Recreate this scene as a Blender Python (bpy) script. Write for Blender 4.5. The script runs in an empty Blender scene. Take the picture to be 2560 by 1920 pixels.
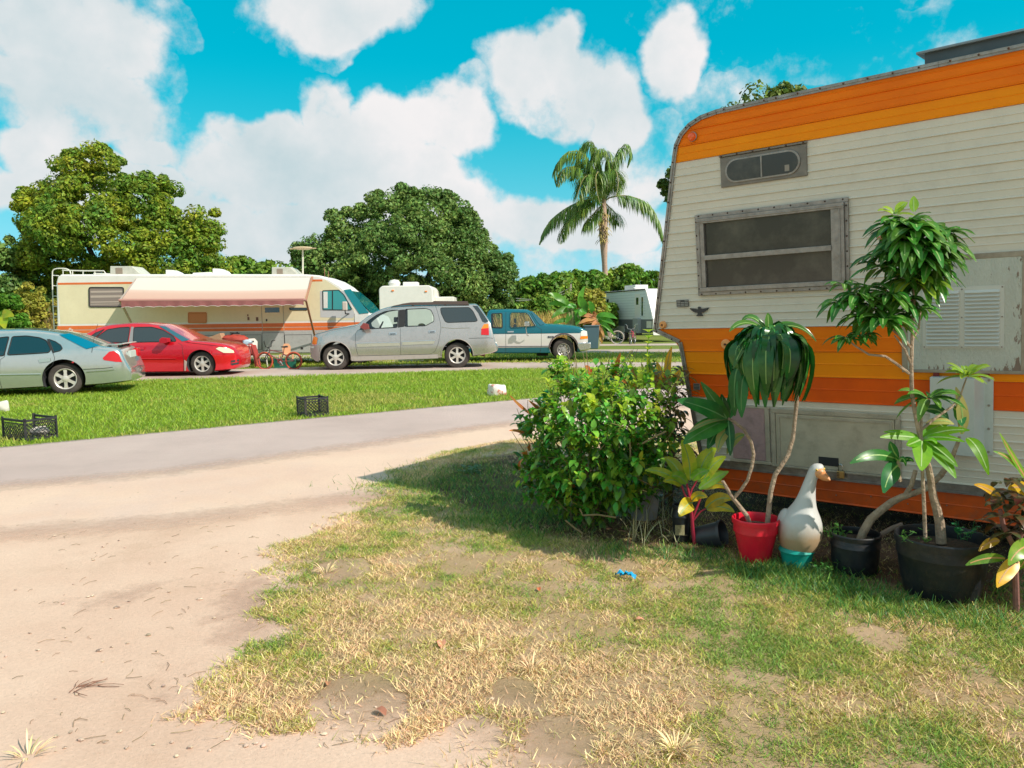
import bpy, bmesh, math, random
import numpy as np
from math import sin, cos, pi, radians, sqrt, atan2
from mathutils import Vector, Matrix

# ---------------------------------------------------------------- camera, world, sun, exposure
S = bpy.context.scene
FPX = 1924.0; CAMH = 1.5; PITCH = radians(5.05); ROLL = radians(0.75)
_f = np.array([0, cos(PITCH), -sin(PITCH)]); _r0 = np.array([1.0, 0, 0]); _u0 = np.cross(_r0, _f)
_r = _r0*cos(ROLL)-_u0*sin(ROLL); _u = _r0*sin(ROLL)+_u0*cos(ROLL)
CAM = np.array([0, 0, CAMH])
cd = bpy.data.cameras.new('camera'); cam = bpy.data.objects.new('camera', cd)
S.collection.objects.link(cam); S.camera = cam
cd.sensor_fit = 'HORIZONTAL'; cd.sensor_width = 36.0; cd.lens = 36.0*FPX/2560.0
cd.clip_start = 0.05; cd.clip_end = 3000
cam.matrix_world = Matrix(((_r[0], _u[0], -_f[0], 0), (_r[1], _u[1], -_f[1], 0), (_r[2], _u[2], -_f[2], CAMH), (0, 0, 0, 1)))
S.view_settings.view_transform = 'Standard'; S.view_settings.look = 'None'
S.view_settings.exposure = 0.32; S.view_settings.gamma = 1.0
S.cycles.max_bounces = 7; S.cycles.diffuse_bounces = 4; S.cycles.glossy_bounces = 3
S.cycles.transparent_max_bounces = 10; S.cycles.transmission_bounces = 3
S.cycles.caustics_reflective = False; S.cycles.caustics_refractive = False
S.cycles.use_denoising = True

def ray(px, py): return _f+_r*(px-1280)/FPX-_u*(py-960)/FPX
def G(px, py, z=0.0):
    d = ray(px, py); return CAM+d*((z-CAMH)/d[2])
def A(px, py, Y):
    d = ray(px, py); return CAM+d*(Y/d[1])

SUN = np.array([-0.645, 0.372, -0.668]); SUN = SUN/np.linalg.norm(SUN)
el = math.asin(-SUN[2]); az = atan2(-SUN[0], -SUN[1])     # direction TO the sun, clockwise from +Y
sl = bpy.data.lights.new('sun', 'SUN'); sl.energy = 4.2; sl.angle = radians(0.5); sl.color = (1.0, 0.93, 0.82)
so = bpy.data.objects.new('sun', sl); S.collection.objects.link(so); so.location = (20, -10, 30)
so.rotation_euler = Vector(SUN).to_track_quat('-Z', 'Y').to_euler()

W_ = bpy.data.worlds.new('World'); S.world = W_; W_.use_nodes = True
nt = W_.node_tree; nt.nodes.clear()
def wn(t, **k):
    n = nt.nodes.new(t)
    for a, b in k.items(): setattr(n, a, b)
    return n
def wl(a, b): nt.links.new(a, b)
def wmath(op, a, b=None, c=None, clamp=False):
    n = wn('ShaderNodeMath', operation=op); n.use_clamp = clamp
    for i, v in enumerate((a, b, c)):
        if v is None: continue
        if isinstance(v, (int, float)): n.inputs[i].default_value = v
        else: wl(v, n.inputs[i])
    return n.outputs[0]
sky = wn('ShaderNodeTexSky', sky_type='NISHITA'); sky.sun_disc = False
sky.sun_elevation = el; sky.sun_rotation = az; sky.air_density = 1.0; sky.dust_density = 0.4; sky.ozone_density = 1.0
tc = wn('ShaderNodeTexCoord')
nz = wn('ShaderNodeTexNoise'); nz.inputs['Scale'].default_value = 8.5; nz.inputs['Detail'].default_value = 10; nz.inputs['Roughness'].default_value = .62
wl(tc.outputs['Generated'], nz.inputs['Vector'])
nz2 = wn('ShaderNodeTexNoise'); nz2.inputs['Scale'].default_value = 3.2; nz2.inputs['Detail'].default_value = 5; nz2.inputs['Roughness'].default_value = .55
wl(tc.outputs['Generated'], nz2.inputs['Vector'])
mp = wn('ShaderNodeMapping'); mp.inputs['Location'].default_value = (0.035, 0.0, 0.03); wl(tc.outputs['Generated'], mp.inputs['Vector'])
nz3 = wn('ShaderNodeTexNoise'); nz3.inputs['Scale'].default_value = 8.5; nz3.inputs['Detail'].default_value = 6; nz3.inputs['Roughness'].default_value = .6
wl(mp.outputs[0], nz3.inputs['Vector'])
dn_ = wn('ShaderNodeTexNoise'); dn_.inputs['Scale'].default_value = 4.5; dn_.inputs['Detail'].default_value = 5; dn_.inputs['Roughness'].default_value = .6
wl(tc.outputs['Generated'], dn_.inputs['Vector'])
dv = wn('ShaderNodeVectorMath', operation='MULTIPLY_ADD'); wl(dn_.outputs['Color'], dv.inputs[0]); dv.inputs[1].default_value = (.14, .0, .14); dv.inputs[2].default_value = (-.07, 0, -.07)
dv2 = wn('ShaderNodeVectorMath', operation='ADD'); wl(tc.outputs['Generated'], dv2.inputs[0]); wl(dv.outputs[0], dv2.inputs[1]); WV = dv2.outputs[0]
# clouds: heading, elevation and size of each cloud over the park (pixel of a 2212-wide view -> sky direction)
K_ = 2560/2212
SKG = .72
CL = [(120,50,185,115,1),(70,190,90,60,1),(90,330,110,60,1),(200,250,190,110,1),(300,110,80,60,.5),(40,400,180,45,1),(330,330,80,50,1),
      (720,40,195,85,1),(690,110,100,40,.6),
      (560,280,120,60,1),(690,235,75,75,1),(800,320,210,110,1),(640,370,280,110,1),(980,270,110,90,1),(900,380,150,90,1),
      (1190,160,165,125,1),(1230,75,70,70,1),(1180,235,140,75,1),(1330,210,85,110,1),(1040,210,70,60,.8),
      (1465,110,80,90,1),(1500,230,130,55,.6),(1790,75,95,55,.65),(1580,20,60,30,.5),(1720,140,190,42,.5),(1900,150,160,32,.45),(1830,15,120,22,.3),(1850,60,150,30,.3),
      (380,470,230,100,1),(700,500,350,100,1),(980,480,150,130,1),(1240,470,300,75,1),(1360,350,90,110,.9),(1420,280,70,80,.8),(1250,570,500,70,.8),(300,400,170,60,1),
      (2050,60,160,50,.5),(1620,60,130,60,.45),(1450,20,90,40,.5),(1640,170,260,40,.62),(330,150,70,60,.62),(340,40,60,50,.5)]
f_ = None
for (cx, cy, rx, ry, wgt) in CL:
    c = ray(cx*K_, cy*K_); c = c/np.linalg.norm(c)
    s1 = wn('ShaderNodeVectorMath', operation='SUBTRACT'); wl(WV, s1.inputs[0]); s1.inputs[1].default_value = tuple(c)
    s2 = wn('ShaderNodeVectorMath', operation='MULTIPLY'); wl(s1.outputs[0], s2.inputs[0])
    ax = FPX/(rx*K_)*1.16; ay = FPX/(ry*K_)*1.16
    s2.inputs[1].default_value = (ax, min(ax, ay)*.6, ay)
    s3 = wn('ShaderNodeVectorMath', operation='LENGTH'); wl(s2.outputs[0], s3.inputs[0])
    m = wmath('MULTIPLY', wmath('SUBTRACT', 1.0, s3.outputs['Value']), 1.3)
    if wgt < 1: m = wmath('MINIMUM', m, (wgt-.5)*.45)
    m = wmath('MINIMUM', m, .55)
    f_ = m if f_ is None else wmath('MAXIMUM', f_, m)
# scattered clouds in the rest of the sky
sx = wn('ShaderNodeSeparateXYZ'); wl(tc.outputs['Generated'], sx.inputs[0])
far = wmath('SUBTRACT', 1.0, wmath('MULTIPLY', wmath('SUBTRACT', sx.outputs[1], .35), 3.0), clamp=True)
g_ = wmath('SUBTRACT', wmath('MULTIPLY', far, wmath('MULTIPLY', wmath('SUBTRACT', nz2.outputs[0], .42), 4.0)), wmath('MULTIPLY', wmath('SUBTRACT', 1.0, far), .9))
f_ = wmath('MAXIMUM', f_, g_)
dens = wmath('ADD', f_, wmath('MULTIPLY', wmath('SUBTRACT', nz.outputs[0], .5), 1.9))
mask = wn('ShaderNodeMapRange', interpolation_type='SMOOTHSTEP'); wl(dens, mask.inputs[0])
mask.inputs[1].default_value = -0.04; mask.inputs[2].default_value = 0.42
relief = wmath('SUBTRACT', nz.outputs[0], nz3.outputs[0])
br = wmath('ADD', wmath('ADD', .60, wmath('MULTIPLY', relief, 1.3)), wmath('MULTIPLY', wmath('SUBTRACT', nz2.outputs[0], .5), -2.6), clamp=True)
br = wmath('SUBTRACT', br, wmath('MULTIPLY', wmath('SUBTRACT', dens, .4, clamp=True), .22))
tint = wn('ShaderNodeMix', data_type='RGBA', blend_type='MULTIPLY'); tint.inputs[0].default_value = 1.0
sz_ = wn('ShaderNodeSeparateXYZ'); wl(tc.outputs['Generated'], sz_.inputs[0]); sepz = sz_.outputs[2]
skl = wn('ShaderNodeRGBToBW'); wl(sky.outputs[0], skl.inputs[0])
sko = wmath('MINIMUM', wmath('MULTIPLY', wmath('POWER', skl.outputs[0], .35), 3.75), 8.5)
skc = wn('ShaderNodeCombineColor'); hz = wmath('SUBTRACT', 1.0, wmath('MULTIPLY', sepz, 3.2), clamp=True); wl(wmath('MULTIPLY', sko, wmath('MULTIPLY', wmath('POWER', hz, 2.0), .55)), skc.inputs[0]); wl(wmath('MULTIPLY', sko, wmath('ADD', SKG, wmath('MULTIPLY', hz, .16))), skc.inputs[1]); wl(sko, skc.inputs[2])
wl(skc.outputs[0], tint.inputs[6]); tint.inputs[7].default_value = (1, 1, 1, 1)
cc = wn('ShaderNodeMix', data_type='RGBA'); wl(br, cc.inputs[0])
cc.inputs[6].default_value = (4.5, 5.5, 5.8, 1); cc.inputs[7].default_value = (7.3, 7.1, 7.1, 1)
mx = wn('ShaderNodeMix', data_type='RGBA'); wl(mask.outputs[0], mx.inputs[0]); wl(tint.outputs[2], mx.inputs[6]); wl(cc.outputs[2], mx.inputs[7])
bg = wn('ShaderNodeBackground'); bg.inputs['Strength'].default_value = 0.1; wl(mx.outputs[2], bg.inputs[0])
wo = wn('ShaderNodeOutputWorld'); wl(bg.outputs[0], wo.inputs[0])

# ---------------------------------------------------------------- helpers
rnd = random.Random(7); rng = np.random.default_rng(11)
COL = S.collection
def V3(p): return Vector((float(p[0]), float(p[1]), float(p[2])))
def unit(a):
    a = np.asarray(a, float); return a/(np.linalg.norm(a)+1e-12)

_M = {}
def mat(name, col, rough=.6, metal=0.0, var=0.0, vscale=3.0, col2=None, bump=0.0, bscale=20.0, island=0.0, spec=.5, trans=0.0, coat=0.0, dirt=0.0, stretch=None, alpha=None, emit=0.0, split=(.35, .65)):
    if name in _M: return _M[name]
    m = bpy.data.materials.new(name); m.use_nodes = True; t = m.node_tree; p = t.nodes['Principled BSDF']
    out = t.nodes['Material Output']
    p.inputs['Base Color'].default_value = (*col, 1); p.inputs['Roughness'].default_value = rough
    p.inputs['Metallic'].default_value = metal; p.inputs['Specular IOR Level'].default_value = spec
    if coat: p.inputs['Coat Weight'].default_value = coat; p.inputs['Coat Roughness'].default_value = .06
    N = lambda ty: t.nodes.new(ty); L = lambda a, b: t.links.new(a, b)
    tcn = N('ShaderNodeTexCoord'); vec = tcn.outputs['Object']
    if stretch:
        mpn = N('ShaderNodeMapping'); mpn.inputs['Scale'].default_value = stretch; L(vec, mpn.inputs[0]); vec = mpn.outputs[0]
    csock = None
    if var > 0 or col2 is not None:
        n = N('ShaderNodeTexNoise'); n.inputs['Scale'].default_value = vscale; n.inputs['Detail'].default_value = 6; n.inputs['Roughness'].default_value = .65
        L(vec, n.inputs['Vector'])
        r = N('ShaderNodeMapRange'); L(n.outputs[0], r.inputs[0]); r.inputs[1].default_value = split[0]; r.inputs[2].default_value = split[1]
        mxn = N('ShaderNodeMix'); mxn.data_type = 'RGBA'; L(r.outputs[0], mxn.inputs[0])
        c2 = col2 if col2 is not None else tuple(max(0, c*(1-var)) for c in col)
        mxn.inputs[6].default_value = (*col, 1); mxn.inputs[7].default_value = (*c2, 1); csock = mxn.outputs[2]
    if island > 0:
        gm = N('ShaderNodeNewGeometry')
        hs = N('ShaderNodeHueSaturation'); 
        if csock is not None: L(csock, hs.inputs['Color'])
        else: hs.inputs['Color'].default_value = (*col, 1)
        mr = N('ShaderNodeMapRange'); L(gm.outputs['Random Per Island'], mr.inputs[0]); mr.inputs[3].default_value = 1-island; mr.inputs[4].default_value = 1+island
        L(mr.outputs[0], hs.inputs['Value'])
        wn_ = N('ShaderNodeTexWhiteNoise'); wn_.noise_dimensions = '1D'; L(gm.outputs['Random Per Island'], wn_.inputs['W'])
        mr2 = N('ShaderNodeMapRange'); L(wn_.outputs[0], mr2.inputs[0]); mr2.inputs[3].default_value = .5-island*.06; mr2.inputs[4].default_value = .5+island*.05
        L(mr2.outputs[0], hs.inputs['Hue']); csock = hs.outputs[0]
    if dirt > 0:
        n = N('ShaderNodeTexNoise'); n.inputs['Scale'].default_value = 9; n.inputs['Detail'].default_value = 8; n.inputs['Roughness'].default_value = .75
        L(tcn.outputs['Object'], n.inputs['Vector'])
        r = N('ShaderNodeMapRange'); L(n.outputs[0], r.inputs[0]); r.inputs[1].default_value = .5; r.inputs[2].default_value = .75; r.inputs[4].default_value = dirt
        mxn = N('ShaderNodeMix'); mxn.data_type = 'RGBA'; L(r.outputs[0], mxn.inputs[0])
        if csock is not None: L(csock, mxn.inputs[6])
        else: mxn.inputs[6].default_value = (*col, 1)
        mxn.inputs[7].default_value = (.16, .12, .08, 1); csock = mxn.outputs[2]
    if csock is not None: L(csock, p.inputs['Base Color'])
    if bump > 0:
        n = N('ShaderNodeTexNoise'); n.inputs['Scale'].default_value = bscale; n.inputs['Detail'].default_value = 5
        L(vec, n.inputs['Vector']); b = N('ShaderNodeBump'); b.inputs['Strength'].default_value = bump; b.inputs['Distance'].default_value = .02
        L(n.outputs[0], b.inputs['Height']); L(b.outputs[0], p.inputs['Normal'])
    if trans > 0:
        tr = N('ShaderNodeBsdfTranslucent'); mxs = N('ShaderNodeMixShader'); mxs.inputs[0].default_value = trans
        if csock is not None:
            hs = N('ShaderNodeHueSaturation'); hs.inputs['Value'].default_value = 1.5; hs.inputs['Hue'].default_value = .485; L(csock, hs.inputs['Color']); L(hs.outputs[0], tr.inputs[0])
        else: tr.inputs[0].default_value = (*[min(1, c*1.5) for c in col], 1)
        L(p.outputs[0], mxs.inputs[1]); L(tr.outputs[0], mxs.inputs[2]); L(mxs.outputs[0], out.inputs[0])
    if alpha is not None: p.inputs['Alpha'].default_value = alpha
    _M[name] = m; return m

def glass(name, tint, dark=.5):
    """window glass: clear part tinted, plus mirror reflection growing at grazing angles"""
    if name in _M: return _M[name]
    m = bpy.data.materials.new(name); m.use_nodes = True; t = m.node_tree; t.nodes.clear()
    N = lambda ty: t.nodes.new(ty); L = lambda a, b: t.links.new(a, b)
    tr = N('ShaderNodeBsdfTransparent'); tr.inputs[0].default_value = (*tint, 1)
    gl = N('ShaderNodeBsdfGlossy'); gl.inputs['Roughness'].default_value = .03; gl.inputs[0].default_value = (.85, .95, 1, 1)
    fr = N('ShaderNodeLayerWeight'); fr.inputs[0].default_value = dark
    mr = N('ShaderNodeMapRange'); L(fr.outputs['Fresnel'], mr.inputs[0]); mr.inputs[3].default_value = .05; mr.inputs[4].default_value = .9
    mx = N('ShaderNodeMixShader'); L(mr.outputs[0], mx.inputs[0]); L(tr.outputs[0], mx.inputs[1]); L(gl.outputs[0], mx.inputs[2])
    o = N('ShaderNodeOutputMaterial'); L(mx.outputs[0], o.inputs[0]); _M[name] = m; return m

class MB:
    def __init__(s): s.v = []; s.f = []; s.ch = []
    def add(s, vs, fs):
        o = len(s.v); s.ch.append((o, len(s.f), len(vs), len(fs))); s.v.extend([tuple(float(c) for c in p) for p in vs]); s.f.extend([tuple(i+o for i in f) for f in fs]); return s
    def box(s, x0, x1, y0, y1, z0, z1):
        vs = [(x, y, z) for x in (x0, x1) for y in (y0, y1) for z in (z0, z1)]
        return s.add(vs, [(0,1,3,2),(4,6,7,5),(0,4,5,1),(2,3,7,6),(0,2,6,4),(1,5,7,3)])
    def obox(s, c, ax, ay, az, hx, hy, hz):
        c = np.asarray(c, float); ax, ay, az = map(unit, (ax, ay, az))
        vs = [c+ax*i*hx+ay*j*hy+az*k*hz for i in (-1, 1) for j in (-1, 1) for k in (-1, 1)]
        return s.add(vs, [(0,1,3,2),(4,6,7,5),(0,4,5,1),(2,3,7,6),(0,2,6,4),(1,5,7,3)])
    def tube(s, path, rad, n=8, cap=True):
        P = [np.asarray(p, float) for p in path]
        if not hasattr(rad, '__len__'): rad = [rad]*len(P)
        up = None; rings = []
        for i, p in enumerate(P):
            t = unit((P[i+1] if i+1 < len(P) else p)-(P[i-1] if i > 0 else p))
            if up is None:
                a = np.array([0, 0, 1.0]) if abs(t[2]) < .9 else np.array([1.0, 0, 0]); up = unit(a-t*a.dot(t))
            else: up = unit(up-t*up.dot(t))
            sd = np.cross(t, up)
            rings.append([p+(up*cos(2*pi*k/n)+sd*sin(2*pi*k/n))*rad[i] for k in range(n)])
        vs = [q for r in rings for q in r]; fs = []
        for i in range(len(P)-1):
            for k in range(n):
                a = i*n+k; b = i*n+(k+1) % n; fs.append((a, a+n, b+n, b))
        if cap: fs.append(tuple(range(n))); fs.append(tuple((len(P)-1)*n+k for k in reversed(range(n))))
        return s.add(vs, fs)
    def lathe(s, prof, c=(0, 0, 0), axis=(0, 0, 1), n=24, cap=True):
        """prof: (radius, height along the axis)"""
        ax = unit(axis); a = np.array([0, 0, 1.0]) if abs(ax[2]) < .9 else np.array([1.0, 0, 0]); e1 = unit(a-ax*a.dot(ax)) if abs(ax[2]) < .9 else unit(np.array([1.0, 0, 0])-ax*ax[0]); e2 = np.cross(ax, e1)
        c = np.asarray(c, float); vs = []; fs = []
        for (r, h) in prof:
            for k in range(n): vs.append(c+ax*h+(e1*cos(2*pi*k/n)+e2*sin(2*pi*k/n))*r)
        for i in range(len(prof)-1):
            for k in range(n):
                a_ = i*n+k; b_ = i*n+(k+1) % n; fs.append((a_, b_, b_+n, a_+n))
        if cap:
            if prof[0][0] > 1e-4: fs.append(tuple(reversed(range(n))))
            if prof[-1][0] > 1e-4: fs.append(tuple((len(prof)-1)*n+k for k in range(n)))
        return s.add(vs, fs)
    def prism(s, poly, y0, y1, fn=None):
        """poly in (x,z), thickness along y"""
        n = len(poly); fn = fn or (lambda x, y, z: (x, y, z))
        vs = [fn(x, y0, z) for x, z in poly]+[fn(x, y1, z) for x, z in poly]
        fs = [tuple(range(n)), tuple(reversed(range(n, 2*n)))]+[(i, i+n, (i+1) % n+n, (i+1) % n) for i in range(n)]
        return s.add(vs, fs)
    def ell(s, c, rx, ry, rz, n=12, m=8, jit=0.0):
        c = np.asarray(c, float); vs = [c+(0, 0, -rz)]; fs = []
        for i in range(1, m):
            a = pi*i/m-pi/2
            for k in range(n):
                j = 1+jit*(rnd.random()-.5)
                vs.append(c+np.array([rx*cos(a)*cos(2*pi*k/n)*j, ry*cos(a)*sin(2*pi*k/n)*j, rz*sin(a)*j]))
        vs.append(c+(0, 0, rz))
        for k in range(n): fs.append((0, 1+(k+1) % n, 1+k)); fs.append((len(vs)-1, 1+(m-2)*n+k, 1+(m-2)*n+(k+1) % n))
        for i in range(m-2):
            for k in range(n):
                a = 1+i*n+k; b = 1+i*n+(k+1) % n; fs.append((a, b, b+n, a+n))
        return s.add(vs, fs)
    def leaf(s, base, d, L, w, droop=.5, up=(0, 0, 1), fold=.25, n=5, shape=1.0, wave=0.0, tipw=0.02):
        """a blade of n segments that leaves base along d and bends down"""
        d = unit(d); base = np.asarray(base, float); upv = np.asarray(up, float)
        side = np.cross(d, upv)
        if np.linalg.norm(side) < .1: side = np.cross(d, (1, .3, 0))
        side = unit(side); p = base.copy(); vs = []
        for i in range(n+1):
            t = i/n
            ww = w*.5*(sin(pi*min(1, t**shape*.94+.06))**.8)+tipw*w*.2
            nn = unit(np.cross(side, d))
            wv = sin(t*9)*wave*w
            vs += [p-side*ww+nn*(fold*ww+wv), p, p+side*ww+nn*(fold*ww-wv)]
            p = p+d*L/n; d = unit(d+np.array([0, 0, -1.0])*droop/n*1.6)
        fs = []
        for i in range(n):
            a = i*3; fs += [(a, a+1, a+4, a+3), (a+1, a+2, a+5, a+4)]
        return s.add(vs, fs)
    def build_each(s, name, material, parent=None, **k):
        for (vo, fo, nv, nf) in s.ch:
            q = MB(); q.v = s.v[vo:vo+nv]; q.f = [tuple(i-vo for i in f) for f in s.f[fo:fo+nf]]; q.build(name, material, parent, **k)
    def build(s, name, material, parent=None, smooth=False, ang=35, world=False, bevel=0.0):
        me = bpy.data.meshes.new(name); v = s.v
        if world and parent is not None:
            inv = parent.matrix_world.inverted(); v = [tuple(inv @ Vector(p)) for p in v]
        me.from_pydata(v, [], s.f); me.update()
        return fin(name, me, material, parent, smooth, ang, bevel)
def fin(name, me, material, parent=None, smooth=False, ang=35, bevel=0.0):
    for m in (material if isinstance(material, (list, tuple)) else [material]): me.materials.append(m)
    if smooth:
        me.polygons.foreach_set('use_smooth', [True]*len(me.polygons))
        if ang < 180: me.set_sharp_from_angle(angle=radians(ang))
    o = bpy.data.objects.new(name, me); COL.objects.link(o)
    if parent is not None: o.parent = parent
    if bevel:
        b = o.modifiers.new('bevel', 'BEVEL'); b.width = bevel; b.segments = 2; b.limit_method = 'ANGLE'; b.angle_limit = radians(50)
    return o
def tag(o, label=None, cat=None, group=None, kind=None):
    if label: o['label'] = label
    if cat: o['category'] = cat
    if group: o['group'] = group
    if kind: o['kind'] = kind
    return o
def thing(name, label, cat, loc=(0, 0, 0), yaw=0.0, group=None, mw=None):
    o = bpy.data.objects.new(name, None); COL.objects.link(o); o.empty_display_size = .2
    o.matrix_world = mw if mw is not None else Matrix.Translation(V3(loc)) @ Matrix.Rotation(yaw, 4, 'Z')
    bpy.context.view_layer.update()
    return tag(o, label, cat, group)
def arr_mesh(name, Vt, nper, material, parent=None, smooth=False):
    """many separate polygons of nper corners each, from an (N*nper,3) array"""
    Vt = np.ascontiguousarray(Vt, dtype=np.float32); n = len(Vt)//nper
    me = bpy.data.meshes.new(name); me.vertices.add(len(Vt)); me.vertices.foreach_set('co', Vt.ravel())
    me.loops.add(len(Vt)); me.loops.foreach_set('vertex_index', np.arange(len(Vt), dtype=np.int32))
    me.polygons.add(n); me.polygons.foreach_set('loop_start', np.arange(n, dtype=np.int32)*nper)
    me.polygons.foreach_set('loop_total', np.full(n, nper, dtype=np.int32))
    me.update(calc_edges=True); me.validate()
    return fin(name, me, material, parent, smooth, 180)
def local(o, P):
    inv = np.array(o.matrix_world.inverted()); P = np.asarray(P, float); return P @ inv[:3, :3].T+inv[:3, 3]
def chaikin(P, k=2, closed=True):
    P = [tuple(p) for p in P]
    if closed:      # corners rounded with a small radius
        n = len(P); Q = []; per = sum(math.dist(P[i], P[(i+1) % n]) for i in range(n))
        for i in range(n):
            a, b, c = P[i-1], P[i], P[(i+1) % n]; la, lc = math.dist(a, b), math.dist(b, c); r = min(.035*k*per/4, la*.42, lc*.42)
            pa = [b[j]+(a[j]-b[j])*r/la for j in range(len(b))]; pc = [b[j]+(c[j]-b[j])*r/lc for j in range(len(b))]
            for t in (0, .33, .67, 1): Q.append(tuple(pa[j]*(1-t)**2+2*b[j]*t*(1-t)+pc[j]*t*t for j in range(len(b))))
        return Q
    for _ in range(k):
        Q = []; n = len(P)
        for i in range(n if closed else n-1):
            a = P[i]; b = P[(i+1) % n]
            Q += [tuple(.78*x+.22*y for x, y in zip(a, b)), tuple(.22*x+.78*y for x, y in zip(a, b))]
        P = Q if closed else [P[0]]+Q+[P[-1]]
    return P
_wv = [(rng.normal(size=2), rng.random()*6.3) for _ in range(24)]
def vnoise(x, y, s):
    """smooth pseudo noise, about -1..1"""
    t = 0
    for i, (k, ph) in enumerate(_wv[:12]): t = t+np.sin((k[0]*x+k[1]*y)*s*(1+i*.35)+ph)/(1+i*.22)
    return t/3.0
def inpoly(px, py, poly):
    px = np.asarray(px); py = np.asarray(py); c = np.zeros(px.shape, bool); n = len(poly)
    for i in range(n):
        x0, y0 = poly[i]; x1, y1 = poly[(i+1) % n]
        if y0 == y1: continue
        m = ((y0 > py) != (y1 > py)) & (px < (x1-x0)*(py-y0)/(y1-y0)+x0); c ^= m
    return c
def text(name, body, size, material, parent, mw, extrude=.002, slant=0.0, bold=0.0):
    cu = bpy.data.curves.new(name, 'FONT'); cu.body = body; cu.size = size; cu.extrude = extrude; cu.shear = slant; cu.offset = bold
    cu.align_x = 'CENTER'; cu.align_y = 'CENTER'; cu.materials.append(material)
    o = bpy.data.objects.new(name, cu); COL.objects.link(o); bpy.context.view_layer.update()
    me = bpy.data.meshes.new_from_object(o.evaluated_get(bpy.context.evaluated_depsgraph_get())); bpy.data.objects.remove(o)
    if not me.materials: me.materials.append(material)
    me.name = name; o = bpy.data.objects.new(name, me); COL.objects.link(o); o.parent = parent; o.matrix_local = mw; return o

# ---------------------------------------------------------------- shared materials
BLACK = mat('black_rubber', (.02, .02, .022), .75, var=.4, bump=.3, bscale=60)
TYRE = mat('tyre_rubber', (.085, .068, .06), .85, var=.5, vscale=6, bump=.3, bscale=40)
CHROME = mat('worn_chrome', (.75, .75, .74), .22, 1.0, var=.2)
ALU = mat('weathered_aluminium', (.42, .38, .35), .45, .75, var=.35, vscale=14, bump=.2, bscale=30, dirt=.6)
ALLOY = mat('wheel_alloy', (.72, .66, .60), .35, .35, var=.15, dirt=.5)
DARK = mat('dark_interior', (.03, .03, .033), .8)
WHITE = mat('white_paint', (.8, .78, .74), .45, var=.08, dirt=.25)
SOIL = mat('potting_soil', (.09, .06, .04), .95, var=.5, bump=1, bscale=60)
BARK = mat('pale_bark', (.45, .34, .24), .85, col2=(.26, .19, .13), vscale=18, bump=.8, bscale=40)
DBARK = mat('dark_bark', (.16, .12, .09), .9, var=.5, vscale=8, bump=1, bscale=12)
GLASSD = mat('dark_window_glass', (.012, .03, .036), .05, spec=.9, coat=.5)
GLASST = mat('teal_window_glass', (.0, .12, .17), .06, spec=1.0, coat=.6)
GLASSC = glass('clear_window_glass', (.62, .72, .70), .25)
REDL = mat('red_lens', (.62, .005, .01), .12, coat=.6)
AMBER = mat('amber_lens', (.95, .24, .01), .15, coat=.6)
AMBERP = mat('faded_amber_lens', (.9, .38, .12), .4, coat=.2)
SEAM = mat('panel_gap', (.03, .03, .032), .8)

# ================================================================ GROUND
def ragged(pts, amp=.06, step=.12, sc=1.6):
    out = []; n = len(pts)
    for i in range(n):
        a = np.array(pts[i][:2], float); b = np.array(pts[(i+1) % n][:2], float); L = np.linalg.norm(b-a)
        st = step if max(np.abs(a).max(), np.abs(b).max()) < 30 else 2.0
        k = max(1, int(L/st)); d = (b-a)/max(L, 1e-6); nn = np.array([-d[1], d[0]])
        for j in range(k):
            p = a+(b-a)*j/k; out.append(p+nn*amp*(vnoise(p[0], p[1], sc)+.5*vnoise(p[0]+9, p[1], sc*5)))
    return out
def sheet(name, pts, z, m, amp=.06, label=None, kind='structure', sc=1.6):
    P = ragged(pts, amp, sc=sc) if amp > 0 else pts
    me = bpy.data.meshes.new(name); bm = bmesh.new()
    vs = [bm.verts.new((float(p[0]), float(p[1]), z)) for p in P]; f = bm.faces.new(vs)
    if f.normal.z == 0: bm.normal_update()
    bmesh.ops.triangulate(bm, faces=bm.faces[:]); bmesh.ops.recalc_face_normals(bm, faces=bm.faces[:]); bm.normal_update()
    if bm.faces[0:1] and list(bm.faces)[0].normal.z < 0: bmesh.ops.reverse_faces(bm, faces=bm.faces[:])
    bm.to_mesh(me); bm.free(); o = fin(name, me, m); tag(o, label, kind=kind); return o
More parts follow.
